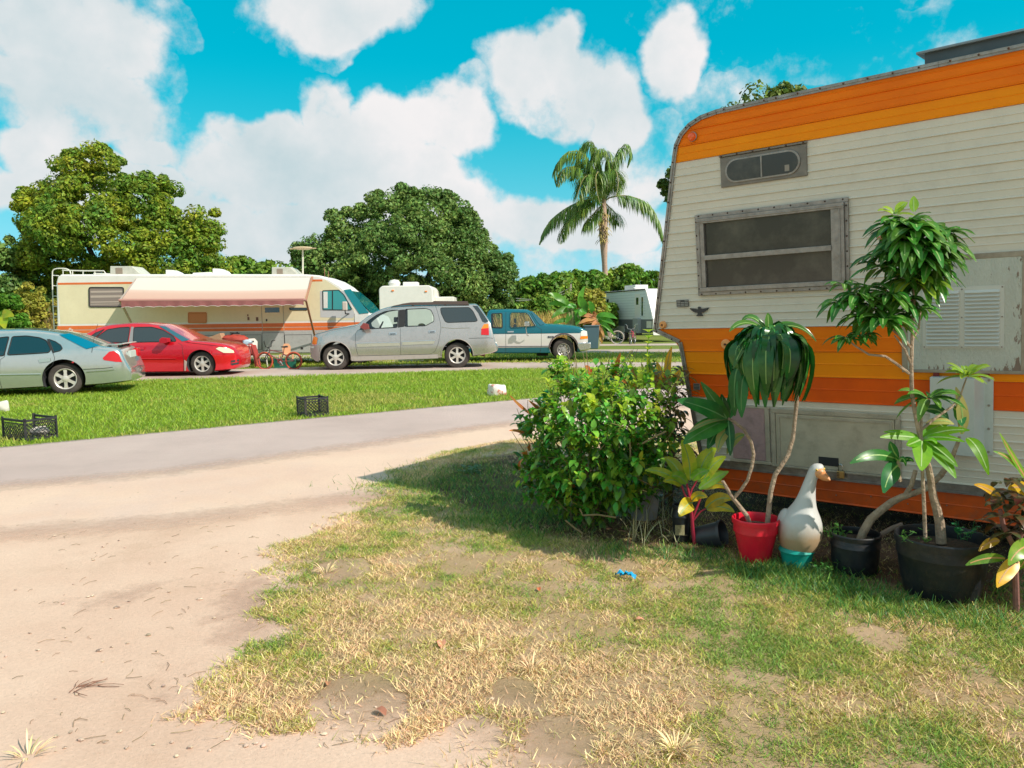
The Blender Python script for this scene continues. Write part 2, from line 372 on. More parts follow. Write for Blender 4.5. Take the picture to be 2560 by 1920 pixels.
def fsheet(name, pts, z, m, step, width, label=None, amp=.0):
    '''sheet whose rim frays out over 'width' metres'''
    P = np.array([[p[0], p[1]] for p in pts], float); x0, y0 = P.min(0); x1, y1 = P.max(0); x0 = max(x0, -26); x1 = min(x1, 26); y0 = max(y0, -3)
    gx = np.arange(x0, x1+step, step); gy = np.arange(y0, y1+step, step); X, Yg = np.meshgrid(gx, gy, indexing='ij')
    ins_ = inpoly(X.ravel(), Yg.ravel(), [tuple(p) for p in P]).reshape(X.shape); D = np.full(X.shape, 1e9)
    for i in range(len(P)):
        a = P[i]; b = P[(i+1) % len(P)]; d = b-a; L2 = max(1e-9, d.dot(d)); t = np.clip(((X-a[0])*d[0]+(Yg-a[1])*d[1])/L2, 0, 1); D = np.minimum(D, np.hypot(X-a[0]-t*d[0], Yg-a[1]-t*d[1]))
    fade = np.where(ins_, np.clip(D/width, 0, 1), 0)
    idx = -np.ones(X.shape, int); cell = (fade[:-1, :-1] > 0)|(fade[1:, :-1] > 0)|(fade[:-1, 1:] > 0)|(fade[1:, 1:] > 0); use = np.zeros(X.shape, bool)
    for dx in (0, 1):
        for dy in (0, 1): use[dx:X.shape[0]-1+dx, dy:X.shape[1]-1+dy] |= cell
    idx[use] = np.arange(use.sum()); V = np.stack([X[use], Yg[use], np.full(use.sum(), z)], 1); ci, cj = np.nonzero(cell)
    Fc = np.stack([idx[ci, cj], idx[ci+1, cj], idx[ci+1, cj+1], idx[ci, cj+1]], 1)
    me = bpy.data.meshes.new(name); me.from_pydata(V.tolist(), [], Fc.tolist()); me.update(); at = me.attributes.new('fade', 'FLOAT', 'POINT'); at.data.foreach_set('value', fade[use].astype(np.float32))
    if not m.get('frayed'):
        m['frayed'] = 1; t = m.node_tree; N = lambda ty: t.nodes.new(ty); L = lambda a, b: t.links.new(a, b); p = t.nodes['Principled BSDF']; out = t.nodes['Material Output']
        a_ = N('ShaderNodeAttribute'); a_.attribute_name = 'fade'; n = N('ShaderNodeTexNoise'); n.inputs['Scale'].default_value = 5; n.inputs['Detail'].default_value = 12; n.inputs['Roughness'].default_value = .8; L(N('ShaderNodeTexCoord').outputs['Object'], n.inputs[0])
        ad = N('ShaderNodeMath'); ad.operation = 'ADD'; L(a_.outputs['Fac'], ad.inputs[0]); L(n.outputs[0], ad.inputs[1]); r = N('ShaderNodeMapRange'); L(ad.outputs[0], r.inputs[0]); r.inputs[1].default_value = .62; r.inputs[2].default_value = 1.38
        L(r.outputs[0], p.inputs['Alpha'])
    return tag(fin(name, me, m), label, kind='structure')
def gm(name, stops, scale, detail_scale, bump, rough=.95, pebbles=0.0):
    """ground material: three colours mixed by two noises, speckle and bump"""
    m = bpy.data.materials.new(name); m.use_nodes = True; t = m.node_tree; p = t.nodes['Principled BSDF']; p.inputs['Roughness'].default_value = rough
    p.inputs['Specular IOR Level'].default_value = .15
    N = lambda ty: t.nodes.new(ty); L = lambda a, b: t.links.new(a, b)
    g = N('ShaderNodeTexCoord').outputs['Object']
    def ns(sc, d=6, r=.6):
        n = N('ShaderNodeTexNoise'); n.inputs['Scale'].default_value = sc; n.inputs['Detail'].default_value = d; n.inputs['Roughness'].default_value = r; L(g, n.inputs[0]); return n.outputs[0]
    def mr(s, a, b, c=0, d=1):
        n = N('ShaderNodeMapRange'); L(s, n.inputs[0])
        for i, v in enumerate((a, b, c, d)): n.inputs[i+1].default_value = v
        return n.outputs[0]
    def mix(f, a, b, bt='MIX'):
        n = N('ShaderNodeMix'); n.data_type = 'RGBA'; n.blend_type = bt
        for s, i in ((f, 0), (a, 6), (b, 7)):
            if isinstance(s, (int, float)): n.inputs[i].default_value = s
            elif isinstance(s, tuple): n.inputs[i].default_value = (*s, 1)
            else: L(s, n.inputs[i])
        return n.outputs[2]
    c = mix(mr(ns(scale), .38, .62), stops[0], stops[1]); c = mix(mr(ns(scale*.37+.1, 8, .7), .5, .72), c, stops[2])
    fine = ns(detail_scale, 8, .8); c = mix(mr(fine, .3, .7, 0, .5), c, mix(1.0, c, (.62, .60, .58), 'MULTIPLY'))
    if pebbles:
        v = N('ShaderNodeTexVoronoi'); v.inputs['Scale'].default_value = 45; L(g, v.inputs[0]); c = mix(mr(v.outputs['Distance'], .10, .16, pebbles, 0), c, (.28, .2, .15))
    L(c, p.inputs['Base Color']); b = N('ShaderNodeBump'); b.inputs['Strength'].default_value = bump; b.inputs['Distance'].default_value = .03
    ad = N('ShaderNodeMath'); ad.operation = 'ADD'; L(fine, ad.inputs[0]); L(ns(scale*3, 5), ad.inputs[1]); L(ad.outputs[0], b.inputs['Height']); L(b.outputs[0], p.inputs['Normal'])
    return m
M_SAND = gm('sand', ((.81, .575, .44), (.74, .50, .375), (.60, .39, .275)), .9, 60, .45, pebbles=.35)
M_ROAD = gm('pale_asphalt', ((.67, .51, .46), (.58, .44, .395), (.72, .56, .50)), .5, 150, .6, pebbles=.12)
M_CONC = gm('concrete_drive', ((.58, .47, .41), (.50, .39, .33), (.36, .26, .21)), .7, 50, .3)
M_LAWN = gm('lawn_soil', ((.17, .25, .03), (.21, .27, .035), (.30, .28, .09)), .9, 30, .8)
M_DRY = gm('dry_lawn_soil', ((.56, .39, .24), (.47, .33, .18), (.66, .46, .33)), 1.6, 55, .6)
M_FAR = gm('far_grass', ((.16, .21, .04), (.23, .25, .06), (.12, .16, .035)), .3, 12, .5)
M_MULCH_SHADE = gm('mulch_painted_shade', ((.20, .12, .08), (.12, .08, .05), (.30, .19, .13)), 4, 60, 1.0)

def gp(*L): return [tuple(G(x, y)[:2]) for x, y in L]
tag(sheet('ground', [(-300, -60), (300, -60), (300, 500), (-300, 500)], 0, M_FAR, 0), kind='structure')
road_low = [(-900, 1300), (0, 1226), (411, 1191), (764, 1144), (1175, 1085), (1500, 1050), (1900, 1020), (2600, 985)]
road_up = [(2600, 905), (1900, 948), (1500, 982), (1300, 1000), (817, 1044), (588, 1065), (0, 1120), (-900, 1190)]
sheet('sand_driveway', gp((-900, 1290), (0, 1205), (411, 1170), (764, 1125), (1175, 1070), (1500, 1035), (2600, 975))+[(14, 9), (14, -6), (-12, -6), (-12, 6)], .004, M_SAND, .02)
fsheet('asphalt_road', gp(*[(x, y+14) for x, y in road_low])+gp(*[(x, y-3) for x, y in road_up]), .007, M_ROAD, .09, .25)
fsheet('sand_drift', gp(*[(x, y-26) for x, y in road_low[:-1]])+gp(*[(x, y+150) for x, y in road_low[:-1]][::-1]), .0095, gm('drift_sand', ((.80, .575, .44), (.74, .51, .395), (.73, .54, .45)), .9, 60, .4), .08, .8)
drive_lo = [(-700, 985), (0, 963), (345, 953), (820, 939.6), (960, 935), (1101, 929), (1280, 925), (1640, 921), (2400, 912)]
drive_up = [(2400, 895), (1640, 906), (1240, 906), (960, 913), (640, 922), (300, 934), (0, 941), (-700, 960)]
sheet('lawn', gp((-900, 1195), (0, 1124), (588, 1069), (817, 1048), (1300, 1004), (1900, 952), (2600, 909), (2400, 908), (1640, 919), (1280, 923), (820, 938), (345, 951), (0, 961), (-700, 983)), .005, M_LAWN, .05)
sheet('concrete_driveway', gp(*drive_lo)+gp(*drive_up), .009, M_CONC, .04)
sheet('verge_lawn', gp((-700, 962), (0, 943), (640, 924), (960, 915), (1240, 908), (1640, 908), (2400, 897), (2400, 873), (1640, 881), (1240, 884), (700, 893), (-700, 930)), .004, M_LAWN, .03)
sheet('back_path', gp((1150, 885), (1640, 882.5), (2400, 874), (2400, 866), (1640, 873.5), (1150, 876)), .008, M_CONC, .03)
sheet('caravan_path', gp((1350, 866), (1640, 864), (2200, 858), (2200, 853), (1640, 859.5), (1350, 861)), .008, M_CONC, .03)
sheet('motorhome_pad', gp((60, 924), (700, 910), (1060, 903), (1060, 886), (500, 890), (60, 905)), .009, M_CONC, .03)

STN = gm('worn_dark_sand', ((.66, .44, .34), (.60, .40, .31), (.72, .50, .40)), 1.5, 60, .6)
for q in ([(540, 1430), (700, 1400), (820, 1480), (860, 1570), (640, 1660), (430, 1640), (440, 1520)], [(60, 1500), (380, 1440), (560, 1420), (420, 1500), (140, 1580)], [(260, 1660), (520, 1640), (560, 1760), (330, 1800)]): fsheet('worn_sand', gp(*q), .0075, STN, .05, .9)
dry_px = [(1310, 1096), (1117, 1129), (999, 1170), (917, 1206), (881, 1264), (834, 1317), (700, 1364), (664, 1411), (700, 1458), (594, 1540), (715, 1572), (664, 1617), (529, 1717), (500, 1782), (588, 1823), (623, 1850), (740, 1838), (846, 1870), (1000, 1880), (1090, 1835), (1200, 1925), (1300, 2100)]
DRY = gp(*dry_px)+[(.3, .6), (6, .6), (9, 5), (5.5, 7.2), (2.0, 9.3)]
fsheet('dry_lawn', gp(*[(x-10, y) for x, y in dry_px[:-1]])+[(.3, 1.2), (.5, .4), (6, .4), (9, 5), (5.5, 7.2), (2.0, 9.3)], .0085, M_DRY, .05, .6)
fsheet('flower_bed_painted_shade', gp((1290, 1130), (1120, 1150), (1020, 1215), (1150, 1290), (1290, 1340), (1500, 1375), (1800, 1400), (2000, 1440), (2250, 1500), (2560, 1540), (2700, 1400), (2560, 1300), (1700, 1150)), .0125, M_MULCH_SHADE, .04, .35)  # mulch by the pots; dark soil left of the bush paints in shade

# grass blades: separate little quads
def blades(name, x, y, z0, hmin, hmax, w, lean, mats, mi, label, parentname=None):
    n = len(x); a = rng.random(n)*2*pi; h = hmin+(hmax-hmin)*rng.random(n)**1.5; la = rng.random(n)*2*pi; ln = h*lean*(.4+rng.random(n))
    dx = np.cos(a)*w*.5*(.6+.8*rng.random(n)); dy = np.sin(a)*w*.5*(.6+.8*rng.random(n)); tx = x+np.cos(la)*ln; ty = y+np.sin(la)*ln
    z = np.full(n, z0-.003); V = np.stack([np.stack([x-dx, y-dy, z], 1), np.stack([x+dx, y+dy, z], 1), np.stack([tx+dx*.25, ty+dy*.25, z+h], 1), np.stack([tx-dx*.25, ty-dy*.25, z+h], 1)], 1).reshape(-1, 3)
    o = arr_mesh(name, V, 4, mats); o.data.polygons.foreach_set('material_index', np.asarray(mi, dtype=np.int32)); return tag(o, label, 'grass', kind='stuff')
STRAW = mat('straw_blade', (.76, .60, .31), .7, island=.55, trans=.15)
STRAW2 = mat('pink_straw_blade', (.68, .42, .24), .7, island=.25)
OLIVE = mat('olive_blade', (.45, .44, .09), .6, island=.55, trans=.2)
GREEN = mat('green_blade', (.21, .34, .05), .55, island=.55, trans=.25)
LIME = mat('lawn_blade', (.27, .40, .03), .55, island=.4, trans=.3)
LIME2 = mat('lawn_blade_yellow', (.42, .42, .08), .6, island=.3, trans=.3)

N0 = 2100000
x = rng.uniform(-3.2, 5.2, N0); y = 2.1+(rng.random(N0)**1.35)*8.0
vis = np.abs(x) < y*.74+.3; x = x[vis]; y = y[vis]; N0 = len(x)
edge = vnoise(x, y, 4)*.12+vnoise(x+5, y, 14)*.07+rng.normal(size=N0)*.05
inside = inpoly(x+edge, y+edge*.6, DRY)
thin = .7*vnoise(x*1.0, y+3, 2.6)+.8*vnoise(x, y, 8)+.5*vnoise(x+2, y, 21)
bare = np.zeros(N0, bool)
for (bx, by, br_) in [(880, 1765, .17), (960, 1790, .12), (1290, 1740, .09), (1150, 1420, .12), (1400, 1420, .1), (860, 1425, .16), (1400, 1850, .12), (1560, 1420, .1), (2200, 1600, .12), (1180, 1850, .10)]:
    c = G(bx, by); bare |= ((x-c[0])**2+(y-c[1])**2*.5) < br_**2*(1+.5*vnoise(x, y, 10))
BED_SHADE = gp((1290, 1150), (1150, 1160), (1060, 1215), (1180, 1280), (1330, 1330), (1500, 1370), (1800, 1400), (2000, 1440), (2250, 1500), (2560, 1540), (2700, 1400), (2560, 1300), (1700, 1150))
inbed = inpoly(x+edge, y+edge, BED_SHADE)
keep = (~inbed | (rng.random(N0) < .22)) & inside & (rng.random(N0) < np.clip(.55+.5*thin, .06, .95)) & (~bare | (rng.random(N0) < .08))
x = x[keep]; y = y[keep]
gn = .8*vnoise(x, y, 1.9)+.8*vnoise(x+3, y-2, 5.5)+.5*vnoise(x+1, y, 13)+.16
ctr = G(1780, 1560); gn = gn+.55*np.exp(-((x-G(1250, 1330)[0])**2+(y-G(1250, 1330)[1])**2)/1.6)+.5*(x > .9)*(y < 4.2)-.35*np.exp(-((x-G(1250, 1640)[0])**2+(y-G(1250, 1640)[1])**2)/.5)  # extra green left of the bush darkens the shaded grass by colour
rr = rng.random(len(x)); mi = np.where(gn+(rr-.5)*1.3 > .95, 3, np.where(gn+(rr-.5)*1.5 > .1, 2, np.where(rng.random(len(x)) < .3, 1, 0)))
blades('dry_grass', x, y, .0085, .007, .028, .0045, 1.5, [STRAW, STRAW2, OLIVE, GREEN], mi, 'short patchy straw and green grass in front of the orange striped trailer')
# taller green tufts round the pots
tx = []; ty = []
for (bx, by, r_, k) in [(1900, 1430, .12, 500), (1980, 1440, .16, 900), (2060, 1470, .18, 800), (2150, 1500, .15, 500), (2250, 1540, .16, 400), (2480, 1530, .2, 350), (1760, 1400, .15, 350), (1640, 1390, .15, 300), (1520, 1385, .15, 250), (2420, 1560, .15, 300), (1380, 1330, .2, 250), (1230, 1250, .35, 1500), (1120, 1210, .35, 1300), (1200, 1180, .35, 1000), (1300, 1300, .3, 1500), (2540, 1480, .15, 200)]:
    c = G(bx, by); tx.append(c[0]+rng.normal(size=k)*r_); ty.append(c[1]+rng.normal(size=k)*r_*.6)
tx = np.concatenate(tx); ty = np.concatenate(ty)
blades('grass_tufts', tx, ty, .012, .02, .065, .006, .9, [GREEN, mat('deep_green_blade', (.07, .22, .045), .5, island=.35, trans=.25)], (rng.random(len(tx)) < .6).astype(int), 'taller dark green tufts growing round the flower pots')
def straw_tuft(px, py, k, L):
    c = G(px, py); m = MB()
    for i in range(k):
        a = rnd.random()*2*pi; m.leaf(c+np.array([cos(a)*.02, sin(a)*.02, .01]), (cos(a), sin(a), .5+rnd.random()*.9), L*(.6+.6*rnd.random()), .006, .6, fold=.2, n=3)
    o = m.build('grass_tuft', STRAW); return o
for i, (px, py, k, L, lb) in enumerate([(1330, 1680, 34, .08, 'pale straw grass tuft in the middle of the dry lawn'), (1690, 1885, 50, .09, 'big pale straw tuft at the very bottom edge of the lawn'), (815, 1437, 30, .09, 'small straw tuft at the left edge of the lawn by the sand'), (70, 1900, 16, .10, 'dry grass tuft alone on the sand in the bottom left corner'), (1200, 1640, 30, .09, 'yellow grass tuft left of the pale straw tuft')]):
    tag(straw_tuft(px, py, k, L), lb, 'grass tuft', 'straw tufts in the dry lawn')

# mid lawn blades
N1 = 270000
x = rng.uniform(-19, 5.5, N1); y = rng.uniform(8.3, 23, N1)
LAWN = gp((-900, 1190), (0, 1120), (588, 1065), (817, 1044), (1300, 1000), (1900, 948), (2600, 905), (2400, 908), (1640, 919), (1280, 923), (820, 938), (345, 951), (0, 961), (-700, 983))
ed = vnoise(x, y, 3)*.07+vnoise(x, y, 9)*.05
k = inpoly(x+ed, y+ed, LAWN) & (np.abs(x/y) < .98); x = x[k]; y = y[k]
c1 = G(860, 1010); nearroad = np.clip((1.2-(y-(G(588, 1065)[1]+(x-G(588, 1065)[0])*.42)))/1.2, 0, 1)
pat = 1.3*vnoise(x, y, 1.2)+.6*vnoise(x, y, 4)+.7*np.exp(-((x-c1[0])**2+(y-c1[1])**2*1.5)/2.0)*2+nearroad*.9
mi = np.where(pat+(rng.random(len(x))-.5)*1.4 > 1.05, 1, 0)
blades('lawn_grass', x, y, .005, .02, .07, .016, .8, [LIME, LIME2], mi, 'bright green lawn between the road and the parked cars')
N2 = 30000
x = rng.uniform(-14, 9, N2); y = rng.uniform(23.5, 34, N2)
VG = gp((-700, 962), (0, 943), (640, 924), (960, 915), (1240, 908), (1640, 908), (2400, 897), (2400, 873), (1640, 881), (1240, 884), (700, 893), (-700, 930))
k = inpoly(x, y, VG); x = x[k]; y = y[k]
blades('verge_grass', x, y, .004, .03, .09, .03, .7, [LIME, LIME2], (rng.random(len(x)) < .5).astype(int), 'yellowish grass strip between the concrete drive and the back path')

# road and sand litter: pebbles, twigs, scraps too many to count
m = MB()
for i in range(170):
    px = rnd.uniform(0, 1250); py = rnd.uniform(1180, 1900)
    c = G(px, py); r_ = rnd.uniform(.003, .011)
    m.ell((c[0], c[1], .006+r_*.3), r_*rnd.uniform(.8, 1.6), r_, r_*.6, 6, 4, .5)
tag(m.build('pebbles', mat('pebble', (.48, .36, .27), .9, island=.5), smooth=True), 'tiny scattered stones and crumbs on the sand', kind='stuff')
m = MB()
for i in range(170):
    px = rnd.uniform(0, 1000) if i % 2 else rnd.gauss(560, 260); py = rnd.uniform(1230, 1880)
    c = G(px, py); a = rnd.random()*pi; L = rnd.uniform(.02, .09); d = np.array([cos(a), sin(a), 0])*L
    b = np.array([-sin(a), cos(a), 0])*L*rnd.uniform(-.2, .2)
    m.tube([(*c[:2], .007), (c[0]+d[0]*.5+b[0], c[1]+d[1]*.5+b[1], .011), (c[0]+d[0], c[1]+d[1], .007)], .0012, 4)
tag(m.build('twigs', mat('dry_stem', (.30, .20, .12), .9, island=.4)), 'loose dry stems strewn over the sand', kind='stuff')
# a bundle of dark twigs on the sand
m = MB(); c = G(240, 1725)
for i in range(9):
    a = rnd.gauss(.35, .75); L = rnd.uniform(.08, .2); s0 = c+np.array([rnd.uniform(-.09, .03), rnd.uniform(-.04, .04), .01]); P = [s0]
    for q in range(4): a += rnd.uniform(-.3, .3); P.append(P[-1]+np.array([cos(a), sin(a)*.7, 0])*L/4+np.array([0, 0, rnd.uniform(-.002, .006)]))
    m.tube(P, [.0022, .002, .0016, .0013, .001], 5)
tag(m.build('twig_bundle', mat('twig_brown', (.24, .12, .08), .9)), 'small bundle of dark brown twigs lying on the sand', 'twigs')
# fallen leaves in the dry grass
def fallen(px, py, L, col, lb):
    m = MB(); c = G(px, py); a = rnd.random()*6; m.leaf(c+np.array([0, 0, .02]), (cos(a), sin(a), .25), L, L*.6, .7, fold=.5, n=4, wave=.08)
    tag(m.build('fallen_leaf', mat('fallen_leaf_'+str(col)[:6], col, .8, var=.3), smooth=True), lb, 'leaf', 'dead leaves lying in the dry lawn')
fallen(1103, 1612, .07, (.75, .33, .2), 'salmon dead leaf near the middle of the dry lawn')
fallen(820, 1725, .045, (.55, .25, .12), 'brown dead leaf on the left edge of the bare sandy patch')
fallen(942, 1785, .055, (.50, .2, .12), 'curled dark red dead leaf on the bare sandy patch')
fallen(1345, 1478, .04, (.6, .16, .06), 'small red leaf in the green grass below the shrub')
fallen(1610, 1560, .05, (.75, .4, .2), 'pale orange dead leaf right of the blue scrap')
m = MB(); c = G(1566, 1452)
for i in range(4): m.leaf(c+np.array([rnd.uniform(-.02, .02), rnd.uniform(-.02, .02), .03]), (rnd.uniform(-1, 1), rnd.uniform(-1, 1), .4), .055, .045, .8, fold=.6, n=4, wave=.2)
tag(m.build('plastic_scrap', mat('blue_plastic', (.02, .42, .72), .35), smooth=True), 'crumpled bright blue plastic scrap in the grass', 'litter')

# ================================================================ ORANGE TRAILER
h_ = np.array([.761428, -.648063, .01553]); v_ = np.array([-.070032, -.058420, .995833]); n_ = np.cross(h_, v_)
TO = A(2350, 1291, 4.7)
TM = Matrix(((h_[0], -n_[0], v_[0], TO[0]), (h_[1], -n_[1], v_[1], TO[1]), (h_[2], -n_[2], v_[2], TO[2]), (0, 0, 0, 1)))
TR = thing('travel_trailer', 'vintage cream travel trailer with bright orange stripes, filling the right side', 'trailer', mw=TM)
def WL(u, w, v): return TO+h_*u-n_*w+v_*v     # trailer local -> world
CREAM = mat('aged_cream_siding', (.74, .67, .56), .42, col2=(.67, .625, .53), vscale=1.6, dirt=.14, bump=.12, bscale=5, spec=.3)
OR1 = mat('orange_siding', (.95, .215, .002), .5, spec=.2, col2=(.84, .17, .003), vscale=2.2, bump=.12, bscale=5, stretch=(1, 1, 4))
OR2 = mat('light_orange_siding', (.98, .31, .002), .5, spec=.2, col2=(.90, .25, .003), vscale=2.2, bump=.12, bscale=5)
OR3 = mat('red_orange_siding', (.88, .125, .003), .5, spec=.2, col2=(.74, .10, .006), vscale=3, bump=.12, bscale=5)
OR4 = mat('orange_skirt', (.80, .115, .006), .5, col2=(.55, .08, .008), vscale=4, bump=.15, bscale=8, dirt=.45)
ALU2 = mat('window_frame_aluminium', (.40, .36, .33), .5, .6, var=.3, vscale=20, bump=.15, bscale=40, dirt=.45)
nose = [(-1.56, 0.0), (-1.60, .20), (-1.675, .69), (-1.70, .86), (-1.725, 1.05), (-1.735, 1.095), (-1.94, 1.187), (-1.905, 1.38), (-1.80, 1.93), (-1.705, 2.44), (-1.685, 2.52), (-1.64, 2.59), (-1.57, 2.645), (-1.48, 2.68), (-1.36, 2.697)]
_nv = np.array([p[1] for p in nose]); _nu = np.array([p[0] for p in nose])
def unose(v): return float(np.interp(v, _nv, _nu))
UR = 4.3; VT = 2.70; DEP = 2.3
# body core
poly = [(u+.006, v) for u, v in nose]+[(UR, VT), (UR, 0)]
m = MB(); m.prism(poly, .004, DEP); m.build('body', mat('trailer_body', (.62, .58, .5), .5, var=.15), TR)
def siding(v0, v1, cell, mtl):
    rows = []; k = max(1, round((v1-v0)/cell)); c = (v1-v0)/k
    for i in range(k):
        b = v0+i*c
        rows += [(b+.0005, -.003), (b+.002, -.0118), (b+.006, -.0118), (b+.012, -.0045), (b+c*.50, -.0045), (b+c*.50+.002, -.0075), (b+c*.50+.005, -.0075), (b+c*.50+.009, -.0045), (b+c*.97, -.0045)]
    rows.append((v1-.0005, -.003)); m = MB(); vs = []; ks = [x_ for x_ in (-1.2, -.9, -.6, -.3, 0, .3, .6, 1, 2, 3)]
    us = [None]+ks+[UR]; nrow = len(us)
    for (v, w) in rows:
        for u in us: vs.append((unose(v) if u is None else u, w, v))
    fs = [(r_*nrow+i, r_*nrow+i+1, (r_+1)*nrow+i+1, (r_+1)*nrow+i) for r_ in range(len(rows)-1) for i in range(nrow-1)]
    m.add(vs, fs); return m.build('siding_panel', mtl, TR)
siding(.0, .165, .165, OR4); siding(.22, .69, .094, CREAM); siding(.69, .86, .17, OR3); siding(.86, 1.03, .17, OR2)
siding(1.03, 1.199, .17, OR1); siding(1.199, 2.395, .0997, CREAM); siding(2.395, 2.50, .105, OR2); siding(2.50, 2.70, .1, OR1)
# belly rail
m = MB(); m.box(-1.60, UR, -.022, .004, .165, .176); m.box(-1.60, UR, -.012, .004, .176, .212); m.box(-1.60, UR, -.018, .004, .212, .22); m.build('belly_rail', ALU, TR)
# edge trim rail following the outline
m = MB(); P = [(u, v) for u, v in nose]+[(-1.0, 2.70), (0, 2.70), (1.5, 2.70), (UR, 2.70)]
for i in range(len(P)-1):
    a = np.array(P[i]); b = np.array(P[i+1]); d = unit(b-a); nn = np.array([-d[1], d[0]])
    for (o0, o1, w0, w1) in ((-.026, .006, -.016, .02), (-.012, .0, -.022, -.014)):
        q = [a+nn*o0-d*.002, b+nn*o0+d*.002, b+nn*o1+d*.002, a+nn*o1-d*.002]
        m.prism([tuple(z) for z in q], w0, w1)
m.build('edge_trim', ALU, TR)
m = MB()
for i in range(3, len(P)-1):
    a = np.array(P[i]); b = np.array(P[i+1]); L = np.linalg.norm(b-a); d = (b-a)/L; nn = np.array([-d[1], d[0]]); s = .06
    while s < L and (a+d*s)[0] < 1.2:
        q = a+d*s-nn*.006; m.lathe([(.0065, 0), (.0065, .003), (.003, .006)], (q[0], -.022, q[1]), (0, -1, 0), 6); s += .14
m.build_each('trim_screw', mat('rusty_screw', (.10, .05, .03), .7, .4), TR, smooth=True)
# main window
wf = MB(); u0, u1, v0, v1 = -1.552, -.505, 1.438, 2.01
wf.box(u0, u1, -.028, -.003, v1-.028, v1); wf.box(u0, u1, -.030, -.003, v0, v0+.028); wf.box(u0, u0+.022, -.027, -.003, v0+.028, v1-.028); wf.box(u1-.022, u1, -.027, -.003, v0+.028, v1-.028)
F1 = wf.build('window_frame', ALU2, TR, bevel=.003)
m = MB(); a0, a1, b0, b1 = u0+.022, u1-.022, v0+.028, v1-.028
m.box(a0, a1, -.044, -.004, b1-.036, b1); m.box(a0, a1, -.044, -.004, b0, b0+.030); m.box(a0, a0+.050, -.042, -.004, b0+.030, b1-.036); m.box(a1-.080, a1, -.042, -.004, b0+.030, b1-.036)
m.box(a0+.050, a1-.080, -.050, -.004, 1.688, 1.722); m.box(a0+.012, a0+.018, -.047, -.042, b0+.03, b1-.036); m.box(a1-.03, a1-.022, -.047, -.042, b0+.03, b1-.036); m.box(a0, a1, -.049, -.044, b1-.024, b1-.016)
m.build('sash', ALU2, F1, bevel=.002)
SCR = mat('screened_pane', (.045, .04, .036), .22, col2=(.14, .125, .10), vscale=2.6, spec=.6, split=(.45, .75))
m = MB(); m.box(a0+.050, a1-.080, -.020, -.016, 1.722, b1-.036); m.build('pane', SCR, F1)
m = MB(); m.box(a0+.050, a1-.080, -.020, -.016, b0+.030, 1.688); m.build('pane', SCR, F1)
m = MB()
for i in range(10):
    uu = u0+.03+(u1-u0-.06)*i/9; m.lathe([(.006, 0), (.006, .002), (.003, .005)], (uu, -.028, v1-.010), (0, -1, 0), 6); m.lathe([(.006, 0), (.006, .002), (.003, .005)], (uu, -.030, v0+.010), (0, -1, 0), 6)
for i in range(6):
    vv = v0+.05+(v1-v0-.1)*i/5; m.lathe([(.006, 0), (.006, .002), (.003, .005)], (u0+.010, -.027, vv), (0, -1, 0), 6); m.lathe([(.006, 0), (.006, .002), (.003, .005)], (u1-.010, -.027, vv), (0, -1, 0), 6)
m.build_each('screw', mat('dark_screw', (.08, .05, .04), .6, .5), F1, smooth=True)
# oval window
def oval(cx, cz, hw, hh, n=12):
    return [(cx+hw-hh+hh*cos(a), cz+hh*sin(a)) for a in np.linspace(-pi/2, pi/2, n)]+[(cx-hw+hh+hh*cos(a), cz+hh*sin(a)) for a in np.linspace(pi/2, 3*pi/2, n)]
m = MB(); m.box(-1.346, -.755, -.018, -.003, 2.175, 2.378); m.box(-1.350, -.751, -.030, -.003, 2.378, 2.390); F2 = m.build('vent_window_frame', mat('vent_frame_metal', (.26, .23, .20), .5, .5, var=.25, vscale=12), TR, bevel=.004)
m = MB(); m.prism(oval(-1.052, 2.276, .258, .080), -.026, -.0185); m.build('rim', ALU2, F2, bevel=.003)
m = MB(); m.prism(oval(-1.052, 2.276, .244, .068), -.0275, -.0262); m.build('pane', SCR, F2)
m = MB(); m.box(-1.056, -1.046, -.031, -.0276, 2.209, 2.343); m.build('mullion', ALU2, F2)
m = MB(); m.box(-.895, -.865, -.0285, -.0277, 2.222, 2.262); m.build('sticker', mat('brown_sticker', (.30, .26, .22), .7), F2)
m = MB()
for i in range(6): m.lathe([(.0065, 0), (.0065, .003), (.003, .006)], (-1.33+i*.112, -.030, 2.384), (0, -1, 0), 6)
m.build_each('screw', mat('dark_screw', (0, 0, 0)), F2, smooth=True)
# marker lights
def lamp(u, v, r, mtl, dome):
    m = MB(); m.lathe([(r*1.12, 0), (r*1.12, .008), (r*.95, .012)], (u, -.010, v), (0, -1, 0), 24)
    b = m.build('marker_light', ALU if dome else AMBERP, TR, smooth=True)
    m = MB()
    if dome: m.lathe([(r, .012), (r*.95, .024), (r*.7, .034), (.001, .038)], (u, -.010, v), (0, -1, 0), 24)
    else: m.lathe([(r*.98, .0125), (r*.9, .020), (r*.36, .021), (r*.33, .014)], (u, -.010, v), (0, -1, 0), 24)
    m.build('lens', mtl, b, smooth=True)
    if not dome:
        m = MB(); m.lathe([(r*.2, .0145), (r*.2, .023), (.001, .024)], (u, -.010, v), (0, -1, 0), 10); m.build('screw', mat('dark_screw', (0, 0, 0)), b)
lamp(-1.544, 2.553, .030, mat('red_amber_lens', (.95, .13, .02), .2, coat=.5), True); lamp(-1.859, 1.232, .026, AMBERP, False); lamp(-1.361, 1.084, .032, AMBERP, False)
